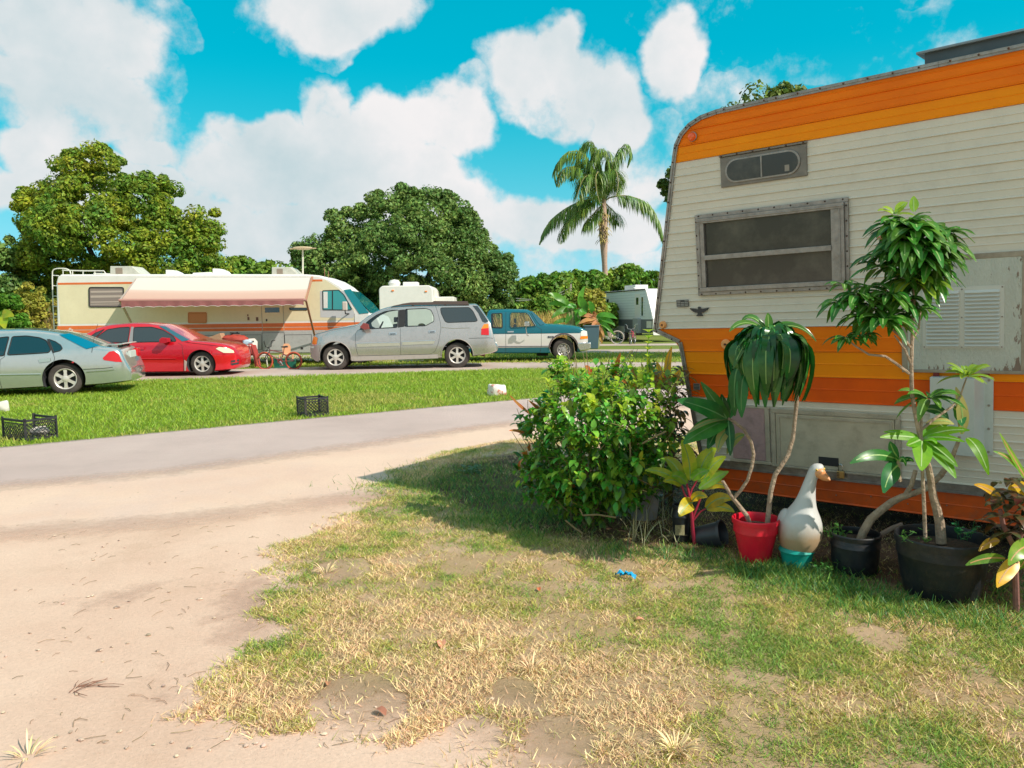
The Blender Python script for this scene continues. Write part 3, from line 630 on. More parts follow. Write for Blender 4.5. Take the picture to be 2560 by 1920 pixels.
# data plate with rows of small print, eagle badge
m = MB(); m.box(-1.735, -1.638, -.016, -.012, 1.362, 1.413); DP = m.build('data_plate', mat('plate_black', (.05, .05, .048), .5), TR)
m = MB()
for i in range(4):
    for j in range(3):
        if (i+j) % 3 == 1 and i == 3: continue
        m.box(-1.730+.031*j, -1.703+.031*j, -.0172, -.0161, 1.3665+.012*i, 1.3725+.012*i)
m.build('printed_lines', mat('plate_print', (.35, .33, .3), .6), DP)
E_ = [(0, 1.0), (.10, .96), (.16, .86), (.12, .76), (.12, .66), (.32, .70), (.60, .76), (1.0, .82), (.93, .66), (.86, .64), (.80, .50), (.72, .49), (.64, .36), (.55, .36), (.46, .24), (.34, .26), (.20, .22), (.16, .10), (.30, -.04), (.34, -.18), (.10, -.20), (0, -.15)]
E_ = E_+[(-a, b) for a, b in reversed(E_[1:-1])]; E_[0] = (-.06, .99)
m = MB(); m.prism([(-1.553+a*.075, 1.302+b*.058) for a, b in E_], -.020, -.0115); m.build('eagle_badge', mat('badge_black', (.035, .035, .04), .4), TR)
m = MB(); m.box(-1.632, -1.581, -.014, -.010, .743, .791); VP = m.build('side_plate', mat('plate_grey', (.32, .30, .28), .5, .3), TR)
m = MB()
for i in range(4): m.box(-1.628, -1.585, -.016, -.0145, .749+.011*i, .753+.011*i)
m.build('ribs', DARK, VP)
# access door with peeling paint, frame and louvred vent
PEEL = mat('peeling_grey_paint', (.56, .58, .51), .6, col2=(.50, .52, .46), vscale=5, bump=.5, bscale=40, stretch=(3, 3, .8))
def peel_nodes():
    m = PEEL; t = m.node_tree; p = t.nodes['Principled BSDF']; src = p.inputs['Base Color'].links[0].from_socket
    N = lambda ty: t.nodes.new(ty); L = lambda a, b: t.links.new(a, b)
    c = N('ShaderNodeTexCoord').outputs['Object']; mp_ = N('ShaderNodeMapping'); mp_.inputs['Scale'].default_value = (26, 1, 7); L(c, mp_.inputs[0])
    n = N('ShaderNodeTexNoise'); n.inputs['Scale'].default_value = 1.2; n.inputs['Detail'].default_value = 9; n.inputs['Roughness'].default_value = .7; L(mp_.outputs[0], n.inputs[0])
    s = N('ShaderNodeSeparateXYZ'); L(c, s.inputs[0])
    e1 = N('ShaderNodeMapRange'); L(s.outputs[0], e1.inputs[0]); e1.inputs[1].default_value = .30; e1.inputs[2].default_value = .45; e1.inputs[4].default_value = .17
    e2 = N('ShaderNodeMapRange'); L(s.outputs[2], e2.inputs[0]); e2.inputs[1].default_value = 1.02; e2.inputs[2].default_value = .92; e2.inputs[4].default_value = .17
    ad = N('ShaderNodeMath'); ad.operation = 'ADD'; L(n.outputs[0], ad.inputs[0]); L(e1.outputs[0], ad.inputs[1]); ad2 = N('ShaderNodeMath'); ad2.operation = 'ADD'; L(ad.outputs[0], ad2.inputs[0]); L(e2.outputs[0], ad2.inputs[1])
    r = N('ShaderNodeMapRange'); L(ad2.outputs[0], r.inputs[0]); r.inputs[1].default_value = .665; r.inputs[2].default_value = .69
    mx = N('ShaderNodeMix'); mx.data_type = 'RGBA'; L(r.outputs[0], mx.inputs[0]); L(src, mx.inputs[6]); mx.inputs[7].default_value = (.23, .17, .13, 1); L(mx.outputs[2], p.inputs['Base Color'])
peel_nodes()
TAN = mat('tan_frame', (.42, .36, .28), .55, .2, var=.3, vscale=8, dirt=.4)
m = MB(); m.box(-.205, .435, -.020, -.0129, 1.575, 1.607); m.box(-.205, .435, -.022, -.0129, .908, .928); m.box(-.205, -.172, -.021, -.0129, .928, 1.575); m.box(.415, .435, -.021, -.0129, .928, 1.575); DF = m.build('hatch_frame', TAN, TR, bevel=.003)
m = MB(); m.box(-.172, .415, -.017, -.0129, .928, 1.575); AD = m.build('access_door', PEEL, TR)
LV = mat('louvre_paint', (.62, .63, .58), .45, var=.08)
m = MB(); m.box(-.088, .331, -.0215, -.0172, 1.057, 1.420)
for c0, c1 in ((-.070, .108), (.134, .312)):
    for i in range(15):
        b = 1.072+i*.0222; m.add([(c0, -.0216, b+.015), (c1, -.0216, b+.015), (c1-.004, -.035, b), (c0+.004, -.035, b), (c0, -.0216, b), (c1, -.0216, b)], [(0, 1, 2, 3), (0, 3, 4), (1, 5, 2)])
LP_ = m.build('louvred_vent', LV, AD)
m = MB()
for (a, b) in ((-.079, 1.41), (.12, 1.405), (.322, 1.41), (.322, 1.24), (.12, 1.24), (.322, 1.066), (-.079, 1.066), (.12, 1.064)): m.lathe([(.005, 0), (.004, .003)], (a, -.0215, b), (0, -1, 0), 8)
m.build_each('screw', ALU, LP_)
# metal cover box with its two rusty hangers
BX = mat('painted_sheet_metal', (.58, .64, .62), .35, .1, var=.1, dirt=.15)
m = MB(); a = [(-.04, -.010), (-.04, -.070), (.196, -.085), (.236, -.016), (.282, -.016), (.282, -.010)]
vs = [(u, w, .42) for u, w in a]+[(u, w, .888) for u, w in a]; n = len(a)
m.add(vs, [tuple(reversed(range(n))), tuple(range(n, 2*n))]+[(i, (i+1) % n, (i+1) % n+n, i+n) for i in range(n)]); CB = m.build('cover_box', BX, TR, bevel=.003)
m = MB()
for b in (.44, .58, .72, .87): m.lathe([(.008, 0), (.006, .004)], (.259, -.016, b), (0, -1, 0), 8)
m.build_each('screw', ALU, CB)
m = MB(); m.box(-.03, 0, -.028, -.013, .888, .908); m.box(.235, .262, -.028, -.013, .888, .908); m.build_each('hanger', mat('rust_red', (.20, .02, .015), .6), CB)
# pink hatch and large baggage hatch
PINK = mat('faded_pink_hatch', (.46, .30, .30), .6, col2=(.38, .25, .26), vscale=9, bump=.3, bscale=30, dirt=.4)
m = MB(); m.box(-1.34, -1.095, -.019, -.0129, .250, .628); m.build('small_hatch', PINK, TR, bevel=.004)
OLD = mat('aged_cream_frame', (.50, .44, .34), .55, var=.25, vscale=10, dirt=.6)
m = MB(); m.box(-1.36, -1.053, -.023, -.0129, .628, .645); m.box(-1.36, -1.05, -.026, -.0129, .225, .248); m.box(-1.093, -1.060, -.024, -.0129, .248, .628)
m.box(-1.05, -.216, -.024, -.0129, .604, .636); m.box(-1.05, -1.018, -.0235, -.0129, .235, .604); m.box(-.248, -.216, -.0235, -.0129, .235, .604); m.box(-1.05, -.216, -.028, -.0129, .221, .2349); m.build('hatch_frame', OLD, TR, bevel=.003)
m = MB(); m.box(-1.014, -.252, -.020, -.0129, .238, .600); BH = m.build('baggage_hatch', mat('hatch_cream', (.56, .50, .38), .5, col2=(.48, .43, .32), vscale=7, dirt=.4, bump=.2), TR)
m = MB(); m.box(-1.0, -.266, -.026, -.0201, .575, .590); m.box(-1.0, -.985, -.026, -.0201, .255, .575); m.box(-.281, -.266, -.026, -.0201, .255, .575); m.build('hatch_rib', OLD, BH)
m = MB(); m.box(-.727, -.597, -.0235, -.0202, .262, .320); m.build('latch_plate', DARK, BH)
m = MB(); m.box(-.603, -.557, -.048, -.0285, .190, .238); PL = m.build('padlock', mat('brass_lock', (.62, .38, .13), .35, .6), BH, bevel=.003)
m = MB(); m.tube([(-.594, -.038, .236), (-.594, -.038, .270), (-.588, -.038, .282), (-.580, -.038, .286), (-.572, -.038, .282), (-.566, -.038, .270), (-.566, -.038, .236)], .0035, 8); m.build('shackle', CHROME, PL, smooth=True)
m = MB()
for i in range(4): m.box(-.601, -.585, -.0492, -.0481, .196+.010*i, .201+.010*i)
m.build('dial', DARK, PL)
# rivets on skirt, roof box, tongue, wheels
m = MB()
for i in range(22): m.lathe([(.005, 0), (.003, .003)], (-1.5+.22*i, -.0125, .06+.02*(i % 2)), (0, -1, 0), 6)
m.build_each('rivet', ALU, TR)
ROOFM = mat('roof_box_metal', (.10, .13, .15), .5, .3, var=.3)
m = MB(); m.box(-.085, .95, .05, .5, 2.695, 2.775); RB = m.build('roof_vent', ROOFM, TR); m = MB(); m.box(-.125, .98, .02, .53, 2.775, 2.790); m.build('lid', mat('roof_lid', (.20, .26, .30), .5, .3), RB, bevel=.004)
m = MB(); m.tube([(-1.5, .5, -.05), (-2.0, 1.1, -.07)], .04, 6); m.tube([(-1.5, 1.9, -.05), (-2.0, 1.2, -.07)], .04, 6); m.build('tow_bar', DARK, TR)
for w in (.12, 2.0):
    for u in (1.5, 2.25):
        m = MB(); m.lathe([(.16, -.09), (.31, -.09), (.335, -.05), (.335, .05), (.31, .09), (.16, .09)], (u, w, .06), (0, 1, 0), 24); m.build('wheel', TYRE, TR, smooth=True)
m = MB(); m.box(-1.5, 3.9, .25, .32, -.09, 0.002); m.box(-1.5, 3.9, 1.95, 2.02, -.09, .002); m.build('chassis', DARK, TR)

# ================================================================ VEHICLES
cA = lambda x, y: (760+x*.23508, 740+y*.23508)
cB = lambda x, y: (1210+x*.20344, 640+y*.20344)
cC = lambda x, y: (x*.37071, 640+y*.37071)
cD = lambda x, y: (600+x*.49729, 640+y*.49729)
cE = lambda x, y: (560+x*.10850, 780+y*.10850)

class Plane:
    """vertical plane of a vehicle's near side: pixel -> (s along, z up)"""
    def __init__(s, p0, yaw): s.p0 = np.array([p0[0], p0[1], 0.0]); s.yaw = yaw; s.a = np.array([cos(yaw), sin(yaw), 0]); s.b = np.array([-sin(yaw), cos(yaw), 0])
    def sz(s, q, d=0.0):
        r_ = ray(*q); p0 = s.p0+s.b*d; t = np.dot(p0-CAM, s.b)/np.dot(r_, s.b); p = CAM+r_*t; return (float(np.dot(p-s.p0, s.a)), float(p[2]))
    def L(s, crop, pts, d=0.0): return [s.sz(crop(*p), d) for p in pts]

class Vehicle:
    def __init__(s, name, label, cat, pl, top, bot, W, belt, tumble=.32, barrel=.05, cl=.5, cdp=.38, cr=.5, cdr=.25, rr=.09, zmid=.62, group=None):
        s.pl = pl; s.root = thing(name, label, cat, (pl.p0[0], pl.p0[1], 0), pl.yaw, group)
        top = sorted(top); s.tx = np.array([p[0] for p in top]); s.tz = np.array([p[1] for p in top])
        bot = sorted(bot); s.bx = np.array([p[0] for p in bot]); s.bz = np.array([p[1] for p in bot])
        s.W, s.belt, s.tumble, s.barrel, s.zmid, s.rr = W, belt, tumble, barrel, zmid, rr
        s.x0, s.x1 = s.tx[0], s.tx[-1]; s.cl, s.cdp, s.cr, s.cdr = cl, cdp, cr, cdr   # left-end corner length/depth, right-end
    def zt(s, x): return float(np.mean([np.interp(x+d, s.tx, s.tz) for d in (-.05, -.025, 0, .025, .05)]))
    def zb(s, x): return float(np.interp(x, s.bx, s.bz))
    def ins(s, x, z):
        d = s.barrel*((z-s.zmid)/.45)**2 if z < s.belt else s.barrel*((s.belt-s.zmid)/.45)**2+s.tumble*(z-s.belt)
        t = (s.x0+s.cl-x)/s.cl
        if t > 0: d += s.cdp*(1-sqrt(max(0, 1-min(1, t)**2.2)))
        t = (x-(s.x1-s.cr))/s.cr
        if t > 0: d += s.cdr*(1-sqrt(max(0, 1-min(1, t)**2.2)))
        return d
    def body(s, m, arches, cuts=(), name='body', bevel=0):
        xs = sorted(set([round(x, 4) for x in np.arange(s.x0, s.x1, .05)]+[round(s.x1, 4)]))
        ks = 13; rings = []
        for x in xs:
            zt, zb = max(s.zt(x), s.zb(x)+.05), s.zb(x); r = min(s.rr, (zt-zb)*.35); near = [(s.W/2-.02, zb), (min(s.W/2-.1, s.ins(x, zb)+.08), zb)]
            for i in range(ks): z = zb+.03+(zt-r-zb-.03)*i/(ks-1); near.append((s.ins(x, z), z))
            i0 = s.ins(x, zt-r)
            for a in (25, 50, 72, 90): near.append((i0+r*1.6*(1-cos(radians(a))), zt-r+r*sin(radians(a))))
            e = near[-1][0]
            for f in (.35, .7): near.append((e+(s.W/2-e)*f, zt+.025*f))
            far = [(s.W-d, z) for d, z in reversed(near)]
            rings.append([(x, d, z) for d, z in near]+[(x, s.W/2, zt+.028)]+[(x, d, z) for d, z in far])
        n = len(rings[0]); V = [p for r_ in rings for p in r_]; F = []
        for i in range(len(rings)-1):
            for k in range(n):
                a = i*n+k; b = i*n+(k+1) % n; F.append((a, a+n, b+n, b))
        F.append(tuple(range(n))); F.append(tuple((len(rings)-1)*n+k for k in reversed(range(n))))
        mb = MB(); mb.add(V, F); ms = list(m) if isinstance(m, (list, tuple)) else [m]
        me = bpy.data.meshes.new(name); me.from_pydata(mb.v, [], mb.f)
        for q in ms+[DARK]: me.materials.append(q)
        me.polygons.foreach_set('use_smooth', [True]*len(me.polygons))
        bm = bmesh.new(); bm.from_mesh(me); bmesh.ops.recalc_face_normals(bm, faces=bm.faces); bm.to_mesh(me); bm.free()
        o = bpy.data.objects.new(name, me); COL.objects.link(o); o.parent = s.root
        cut = []
        for (cx, cz, r) in arches:
            c = MB(); c.lathe([(r, -.3), (r, s.W+.3)], (cx, 0, cz), (0, 1, 0), 36); cut.append(c)
        for poly in cuts:
            c = MB(); c.prism(poly, -.3, s.W+.3); cut.append(c)
        for c in cut:
            cm = bpy.data.meshes.new('c'); cm.from_pydata(c.v, [], c.f)
            for q in ms+[DARK]: cm.materials.append(q)
            cm.polygons.foreach_set('material_index', [len(ms)]*len(cm.polygons))
            b2 = bmesh.new(); b2.from_mesh(cm); bmesh.ops.recalc_face_normals(b2, faces=b2.faces); b2.to_mesh(cm); b2.free()
            co = bpy.data.objects.new('c', cm); COL.objects.link(co); co.parent = s.root
            md = o.modifiers.new('b', 'BOOLEAN'); md.operation = 'DIFFERENCE'; md.solver = 'EXACT'; md.object = co
            bpy.context.view_layer.update(); dg = bpy.context.evaluated_depsgraph_get()
            nm = bpy.data.meshes.new_from_object(o.evaluated_get(dg)); o.modifiers.clear(); o.data = nm; nm.name = name
            bpy.data.objects.remove(co)
        o.data.set_sharp_from_angle(angle=radians(38)); s.bodyo = o; return o
    def panel(s, name, poly, m, off=.004, smooth_poly=0, parent=None, thick=0.0, far=False):
        if smooth_poly: poly = chaikin(poly, smooth_poly)
        bm = bmesh.new(); vs = [bm.verts.new((x, 0, z)) for x, z in poly]; bm.faces.new(vs)
        x0, x1 = min(p[0] for p in poly), max(p[0] for p in poly); z0, z1 = min(p[1] for p in poly), max(p[1] for p in poly)
        for x in np.arange(x0+.06, x1, .08): bmesh.ops.bisect_plane(bm, geom=bm.verts[:]+bm.edges[:]+bm.faces[:], plane_co=(x, 0, 0), plane_no=(1, 0, 0))
        for z in np.arange(z0+.06, z1, .10): bmesh.ops.bisect_plane(bm, geom=bm.verts[:]+bm.edges[:]+bm.faces[:], plane_co=(0, 0, z), plane_no=(0, 0, 1))
        for v in bm.verts: v.co.y = s.ins(v.co.x, v.co.z)-off
        bm.normal_update()
        if sum(f.normal.y for f in bm.faces) > 0: bmesh.ops.reverse_faces(bm, faces=bm.faces[:])
        if thick:
            g = bmesh.ops.extrude_face_region(bm, geom=bm.faces[:]); 
            for v in [e for e in g['geom'] if isinstance(e, bmesh.types.BMVert)]: v.co.y -= thick
        me = bpy.data.meshes.new(name); bm.to_mesh(me); bm.free(); return fin(name, me, m, parent or s.root, True, 30)
    def seam(s, name, pts, r=.004, m=None, off=.002, closed=False, parent=None, n=5):
        P = list(pts)+([pts[0]] if closed else []); Q = []
        for a, b in zip(P[:-1], P[1:]):
            L = math.dist(a, b); k = max(1, int(L/.08))
            for j in range(k): t = j/k; Q.append((a[0]+(b[0]-a[0])*t, a[1]+(b[1]-a[1])*t))
        Q.append(P[-1]); mb = MB(); mb.tube([(x, s.ins(x, z)-off, z) for x, z in Q], r, n); return mb.build(name, m or SEAM, parent or s.root, smooth=True)
    def window(s, name, poly, g=GLASSD, k=2, rub=.011, off=.004, trim=BLACK):
        poly = chaikin(poly, k); o = s.panel(name, poly, g, off); s.seam('window_rubber', poly, rub, trim, .001, True, parent=o); return o
    def wheel(s, cx, cz, R, rimR, spokes=6, d=.10, width=.22, style='alloy', rim_m=None, steer=0):
        rim_m = rim_m or ALLOY
        for side in (0, 1):
            y = d if side == 0 else s.W-d; ax = (0, -1, 0) if side == 0 else (0, 1, 0); c = (cx, y, cz)
            wr = bpy.data.objects.new('wheel', None); 
            m = MB(); m.lathe([(rimR, -width), (R*.93, -width), (R, -width*.85), (R, -.035), (R*.965, -.012), (R*.9, .0), (rimR*1.08, .004), (rimR, -.008), (rimR*.98, -width)], c, ax, 40, False)
            w = m.build('wheel', TYRE, s.root, smooth=True)
            m = MB(); m.lathe([(rimR*1.01, -.004), (rimR*.98, .002), (rimR*.90, -.008), (rimR*.88, -.07), (rimR*.86, -.075)], c, ax, 40, False)
            e1 = np.array([1.0, 0, 0]); e2 = np.array([0, 0, 1.0]); n_o = np.array(ax, float); c_ = np.array(c)
            if style == 'alloy':
                for i in range(spokes):
                    a = 2*pi*i/spokes+.52; dr = e1*cos(a)+e2*sin(a); tg = -e1*sin(a)+e2*cos(a); q = []
                    for (rr_, hw, dp) in ((rimR*.18, .17, -.006), (rimR*.55, .12, -.012), (rimR*.93, .17, -.016)):
                        q += [c_+dr*rr_+tg*hw*rimR+n_o*dp, c_+dr*rr_-tg*hw*rimR+n_o*dp, c_+dr*rr_-tg*hw*rimR+n_o*(dp-.03), c_+dr*rr_+tg*hw*rimR+n_o*(dp-.03)]
                    fs = []
                    for j in (0, 4): fs += [(j, j+1, j+5, j+4), (j+1, j+2, j+6, j+5), (j+3, j, j+4, j+7)]
                    m.add(q, fs)
                m.lathe([(rimR*.30, -.03), (rimR*.30, -.004), (rimR*.2, .004), (.001, .006)], c, ax, 24)
            elif style == 'steel':
                m.lathe([(rimR*.88, -.05), (rimR*.78, -.03), (rimR*.66, -.028), (rimR*.5, -.055), (rimR*.3, -.05), (rimR*.28, -.01), (.001, -.008)], c, ax, 32)
            m.build('rim', rim_m, w, smooth=True, ang=30)
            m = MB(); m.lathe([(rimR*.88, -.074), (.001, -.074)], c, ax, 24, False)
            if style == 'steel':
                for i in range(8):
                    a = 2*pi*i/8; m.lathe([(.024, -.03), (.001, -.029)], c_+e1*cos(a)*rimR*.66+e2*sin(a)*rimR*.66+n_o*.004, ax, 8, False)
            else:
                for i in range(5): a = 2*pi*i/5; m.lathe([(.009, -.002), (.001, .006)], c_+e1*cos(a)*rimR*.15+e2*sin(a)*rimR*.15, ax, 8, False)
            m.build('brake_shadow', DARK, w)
    def slab(s, name, pts, m, d0, d1, bevel=.01, parent=None):
        mb = MB(); mb.prism(pts, d0, d1); return mb.build(name, m, parent or s.root, bevel=bevel)

def car_paint(name, col, metal=.5, rough=.32, var=.06, **k): return mat(name, col, rough*.8, min(1, metal+.2), var=var, vscale=1.5, coat=1.0, dirt=k.pop('dirt', .12), **k)

# ---- silver-gold SUV
p1 = G(*cA(330, 793)); p2 = G(*cA(1628, 769)); yaw = atan2(p2[1]-p1[1], p2[0]-p1[0]); PL = Plane(p1, yaw)
L = lambda pts: PL.L(cA, pts)
top = L([(40, 545), (62, 520), (76, 440), (110, 405), (160, 388), (300, 350), (450, 325), (555, 308), (640, 235), (740, 168), (850, 124), (930, 106), (1100, 96), (1400, 88), (1700, 84), (1840, 80), (1880, 118), (1985, 275), (2008, 310), (2016, 470), (2055, 500), (2068, 540)])
bot = L([(40, 660), (120, 700), (190, 690), (480, 690), (1450, 665), (1800, 645), (1990, 610), (2068, 580)])
belt = PL.sz(cA(900, 335))[1]
V = Vehicle('parked_suv', 'long silver gold SUV with roof rack and dented rear fender', 'suv', PL, top, bot, 1.88, belt, .30, .05, .55, .42, .42, .22)
SP = car_paint('champagne_paint', (.56, .51, .48), .55, .34, dirt=.25)
fw = PL.sz(cA(330, 652)); rw = PL.sz(cA(1630, 628)); Rw = .375
wf = L([(650, 290), (690, 255), (760, 205), (850, 165), (940, 150), (1000, 148), (990, 335), (700, 350), (660, 330)])
wr_ = L([(1070, 140), (1290, 130), (1350, 150), (1380, 220), (1380, 270), (1290, 318), (1070, 325)])
V.body(SP, [(fw[0], fw[1], .445), (rw[0], rw[1], .455)], [chaikin(wf, 1), chaikin(wr_, 1)])
V.window('door_window', wf, GLASSC); V.window('door_window', wr_, GLASSC)
V.window('rear_side_window', L([(1450, 125), (1760, 120), (1800, 160), (1848, 262), (1825, 272), (1530, 283), (1500, 270), (1458, 180)]))
V.panel('pillar_trim', L([(1004, 148), (1066, 141), (1066, 326), (996, 336)]), BLACK, .006)
V.panel('rear_window', L([(1795, 100), (1850, 104), (1965, 270), (1930, 285), (1900, 275), (1855, 180)]), GLASSD, .006, 1)
m = MB()
tl = V.panel('tail_light', L([(1915, 300), (1962, 296), (1966, 340), (1887, 348)]), AMBER, .014, 0); V.panel('tail_light', L([(1887, 348), (1966, 340), (1968, 416), (1884, 412)]), REDL, .014, 0)
V.panel('headlight', L([(88, 440), (108, 430), (140, 446), (130, 515), (74, 515)]), AMBER, .010, 1)
V.panel('fog_light', L([(36, 538), (104, 538), (100, 556), (34, 556)]), mat('clear_lens', (.75, .75, .7), .15, coat=.5), .012)
V.panel('front_bumper', L([(40, 524), (178, 522), (165, 560), (150, 700), (110, 690), (60, 655), (40, 600)]), mat('suv_bumper', (.42, .37, .34), .5, .3, dirt=.3), .008)
V.panel('rocker_panel', L([(500, 642), (1420, 620), (1428, 662), (560, 690), (505, 690)]), mat('suv_rocker', (.50, .45, .41), .5, .3, dirt=.4), .012)
m1 = V.panel('side_moulding', L([(558, 500), (1020, 492), (1022, 528), (570, 542)]), mat('suv_moulding', (.50, .47, .38), .4, .4, dirt=.2), .016)
V.panel('side_moulding', L([(1044, 484), (1396, 470), (1380, 508), (1044, 522)]), mat('suv_moulding', (0, 0, 0)), .016)
V.panel('moulding_strip', L([(558, 497), (1020, 489), (1020, 496), (558, 506)]), CHROME, .020); V.panel('moulding_strip', L([(1044, 481), (1396, 467), (1394, 475), (1044, 489)]), CHROME, .020)
for q in ([(900, 388), (985, 386), (988, 410), (908, 413)], [(1322, 367), (1400, 364), (1402, 388), (1330, 392)]):
    hnd = V.panel('door_handle', L(q), CHROME, .02, 1); c_ = L([(q[0][0]+14, q[0][1]+12), (q[1][0]-12, q[1][1]+12), (q[1][0]-14, q[1][1]+20), (q[0][0]+16, q[0][1]+21)]); V.panel('handle_recess', c_, DARK, .023, 0, parent=hnd)
V.seam('door_gap', L([(640, 350), (565, 365), (546, 400), (546, 520), (575, 636), (1030, 628)])); V.seam('door_gap', L([(1022, 340), (1030, 628)]))
V.seam('door_gap', L([(1395, 95), (1420, 170), (1450, 280), (1456, 350), (1430, 500), (1395, 585), (1350, 618), (1030, 626)]))
V.seam('hood_gap', L([(110, 410), (300, 362), (540, 320)])); V.seam('bumper_gap', L([(1755, 450), (1960, 445), (2012, 450)]), .006); V.seam('fender_dent', L([(1460, 335), (1590, 345), (1760, 340)]), .008, SP, .0)
for (cx, cz), r0, mm in ((fw, .455, None), (rw, .465, None)):
    pts = [(cx+r0*cos(a), cz+r0*sin(a)) for a in np.linspace(.0, pi, 20)]; V.seam('wheel_arch_lip', pts, .012, mat('arch_lip', (.40, .35, .32), .5, .3), .004)
V.wheel(fw[0], Rw, Rw, .24, 6); V.wheel(rw[0], Rw, Rw, .24, 6)
# roof rack, mirror, badge, bumper end, dented corner
RZ = V.zt(L([(1200, 90)])[0][0])
for d in (.26, 1.62):
    V.slab('roof_rail', L([(915, 112), (950, 100), (1050, 78), (1130, 66), (1360, 62), (1382, 50), (1740, 54), (1760, 92), (1400, 92), (1050, 100)]), mat('rack_brown', (.10, .065, .06), .6), d, d+.05, .006)
m = MB()
for cx in (1150, 1500): a = L([(cx, 66)])[0]; m.box(a[0]-.03, a[0]+.03, .28, 1.64, a[1]-.02, a[1])
m.build('roof_cross_bars', mat('rack_brown', (0, 0, 0)), V.root)
a = L([(600, 330), (640, 285), (690, 300), (700, 350), (650, 358)]); V.slab('side_mirror', chaikin(a, 1), mat('mirror_maroon', (.25, .05, .05), .35), -.20, -.03, .01); V.panel('mirror_sail', L([(588, 355), (620, 300), (660, 290), (655, 352)]), BLACK, .01)
V.slab('rear_bumper', L([(1990, 470), (2055, 492), (2072, 540), (2060, 590), (2005, 612), (1960, 614)]), mat('suv_bumper_rear', (.56, .50, .46), .45, .3, dirt=.4), .25, 1.62, .03)
V.slab('hitch', L([(1850, 615), (1940, 612), (1935, 660), (1860, 640)]), mat('rust_brown', (.25, .11, .07), .8), .7, 1.1, .01)
bz = V.ins(L([(640, 515)])[0][0], L([(640, 515)])[0][1]); q = L([(655, 518)])[0]
text('lettering', 'ENVOY', .085, mat('badge_silver', (.7, .66, .58), .3, .6), m1, Matrix.Translation((q[0], bz-.018, q[1])) @ Matrix.Rotation(pi/2, 4, 'X'), .002)
# seats and wheel seen through the windows
def seats(V, pts, m):
    for (s0, d) in pts:
        mb = MB(); z = V.belt; mb.box(s0, s0+.10, d, d+.46, z-.30, z+.10); mb.box(s0+.02, s0+.09, d+.12, d+.34, z+.14, z+.30); mb.build('seat', m, V.root, bevel=.03)
q = L([(940, 330), (1250, 320)]); seats(V, [(q[0][0], .2), (q[0][0], 1.15)], mat('seat_grey', (.10, .10, .10), .8))
mb = MB(); qq = L([(800, 330)])[0]; mb.tube([(qq[0]+.05*sin(a)*1.6, .42+.17*cos(a), V.belt+.02+.15*sin(a)) for a in np.linspace(0, 2*pi, 20)], .015, 6); mb.build('steering_wheel', BLACK, V.root, smooth=True)
mb = MB(); qq = L([(1240, 300)])[0]; mb.ell((qq[0], .8, qq[1]-.03), .10, .12, .05, 10, 6, .3); mb.build('yellow_bag', mat('yellow_cloth', (.8, .5, .03), .8), V.root, smooth=True)

# ---- teal and white pickup
PL = Plane(G(*cB(980, 1290)), 0.0); L = lambda pts: PL.L(cB, pts)
top = L([(-740, 892), (-700, 888), (15, 885), (24, 760), (34, 690), (60, 664), (300, 656), (540, 662), (572, 678), (660, 755), (765, 842), (900, 845), (1100, 860), (1200, 880), (1258, 908), (1276, 945), (1286, 1060)])
bot = L([(-740, 1150), (-200, 1196), (830, 1200), (1150, 1185), (1286, 1160)])
PK = Vehicle('pickup_truck', 'teal and white pickup truck with chrome bumper behind the SUV', 'pickup truck', PL, top, bot, 1.95, PL.sz(cB(450, 880))[1], .22, .035, .3, .1, .35, .22, .07, .8)
PK.W = 1.95
# two-tone paint split by height
zt_, zs0, zs1 = PL.sz(cB(600, 952))[1], PL.sz(cB(600, 1124))[1], PL.sz(cB(600, 1108))[1]
PT = mat('two_tone_paint', (.0, .135, .18), .28, .25, coat=.7)
t = PT.node_tree; p = t.nodes['Principled BSDF']; N = lambda ty: t.nodes.new(ty); LK = lambda a, b: t.links.new(a, b)
c = N('ShaderNodeTexCoord'); sp = N('ShaderNodeSeparateXYZ'); LK(c.outputs['Object'], sp.inputs[0])
def step(v):
    n = N('ShaderNodeMath'); n.operation = 'GREATER_THAN'; LK(sp.outputs[2], n.inputs[0]); n.inputs[1].default_value = v; return n.outputs[0]
sub = N('ShaderNodeMath'); sub.operation = 'SUBTRACT'; LK(step(zs0), sub.inputs[0]); LK(step(zt_), sub.inputs[1])
mx = N('ShaderNodeMix'); mx.data_type = 'RGBA'; LK(sub.outputs[0], mx.inputs[0]); mx.inputs[6].default_value = (.0, .14, .185, 1); mx.inputs[7].default_value = (.78, .74, .71, 1); LK(mx.outputs[2], p.inputs['Base Color'])
fw = PL.sz(cB(980, 1165)); rwx = fw[0]-3.53
wd = L([(322, 705), (345, 692), (520, 694), (556, 722), (642, 868), (560, 874), (335, 888), (314, 862)]); wq = L([(92, 710), (222, 705), (228, 872), (216, 886), (100, 880)])
PK.body(PT, [(fw[0], .40, .46), (rwx, .40, .46)], [chaikin(wd, 1), chaikin(wq, 1)])
PK.window('door_window', wd, GLASSC, rub=.016, trim=mat('teal_trim', (0, .10, .13), .4)); PK.window('quarter_window', wq, GLASSC, rub=.014)
PK.panel('windshield', L([(575, 680), (592, 676), (664, 740), (752, 830), (695, 850), (650, 800)]), GLASST, .012, 1)
PK.panel('headlight', L([(1192, 925), (1225, 912), (1268, 925), (1276, 980), (1186, 984)]), mat('clear_lens', (0, 0, 0)), .012); PK.panel('turn_signal', L([(1186, 988), (1278, 984), (1281, 1016), (1182, 1022)]), AMBER, .014)
PK.seam('colour_strip', L([(-730, 960), (268, 955), (1180, 945)]), .007, mat('dark_teal', (0, .06, .08), .4)); PK.seam('side_strip', L([(-730, 1112), (268, 1112), (820, 1108)]), .016, mat('strip_grey', (.22, .22, .26), .4, .4), .004)
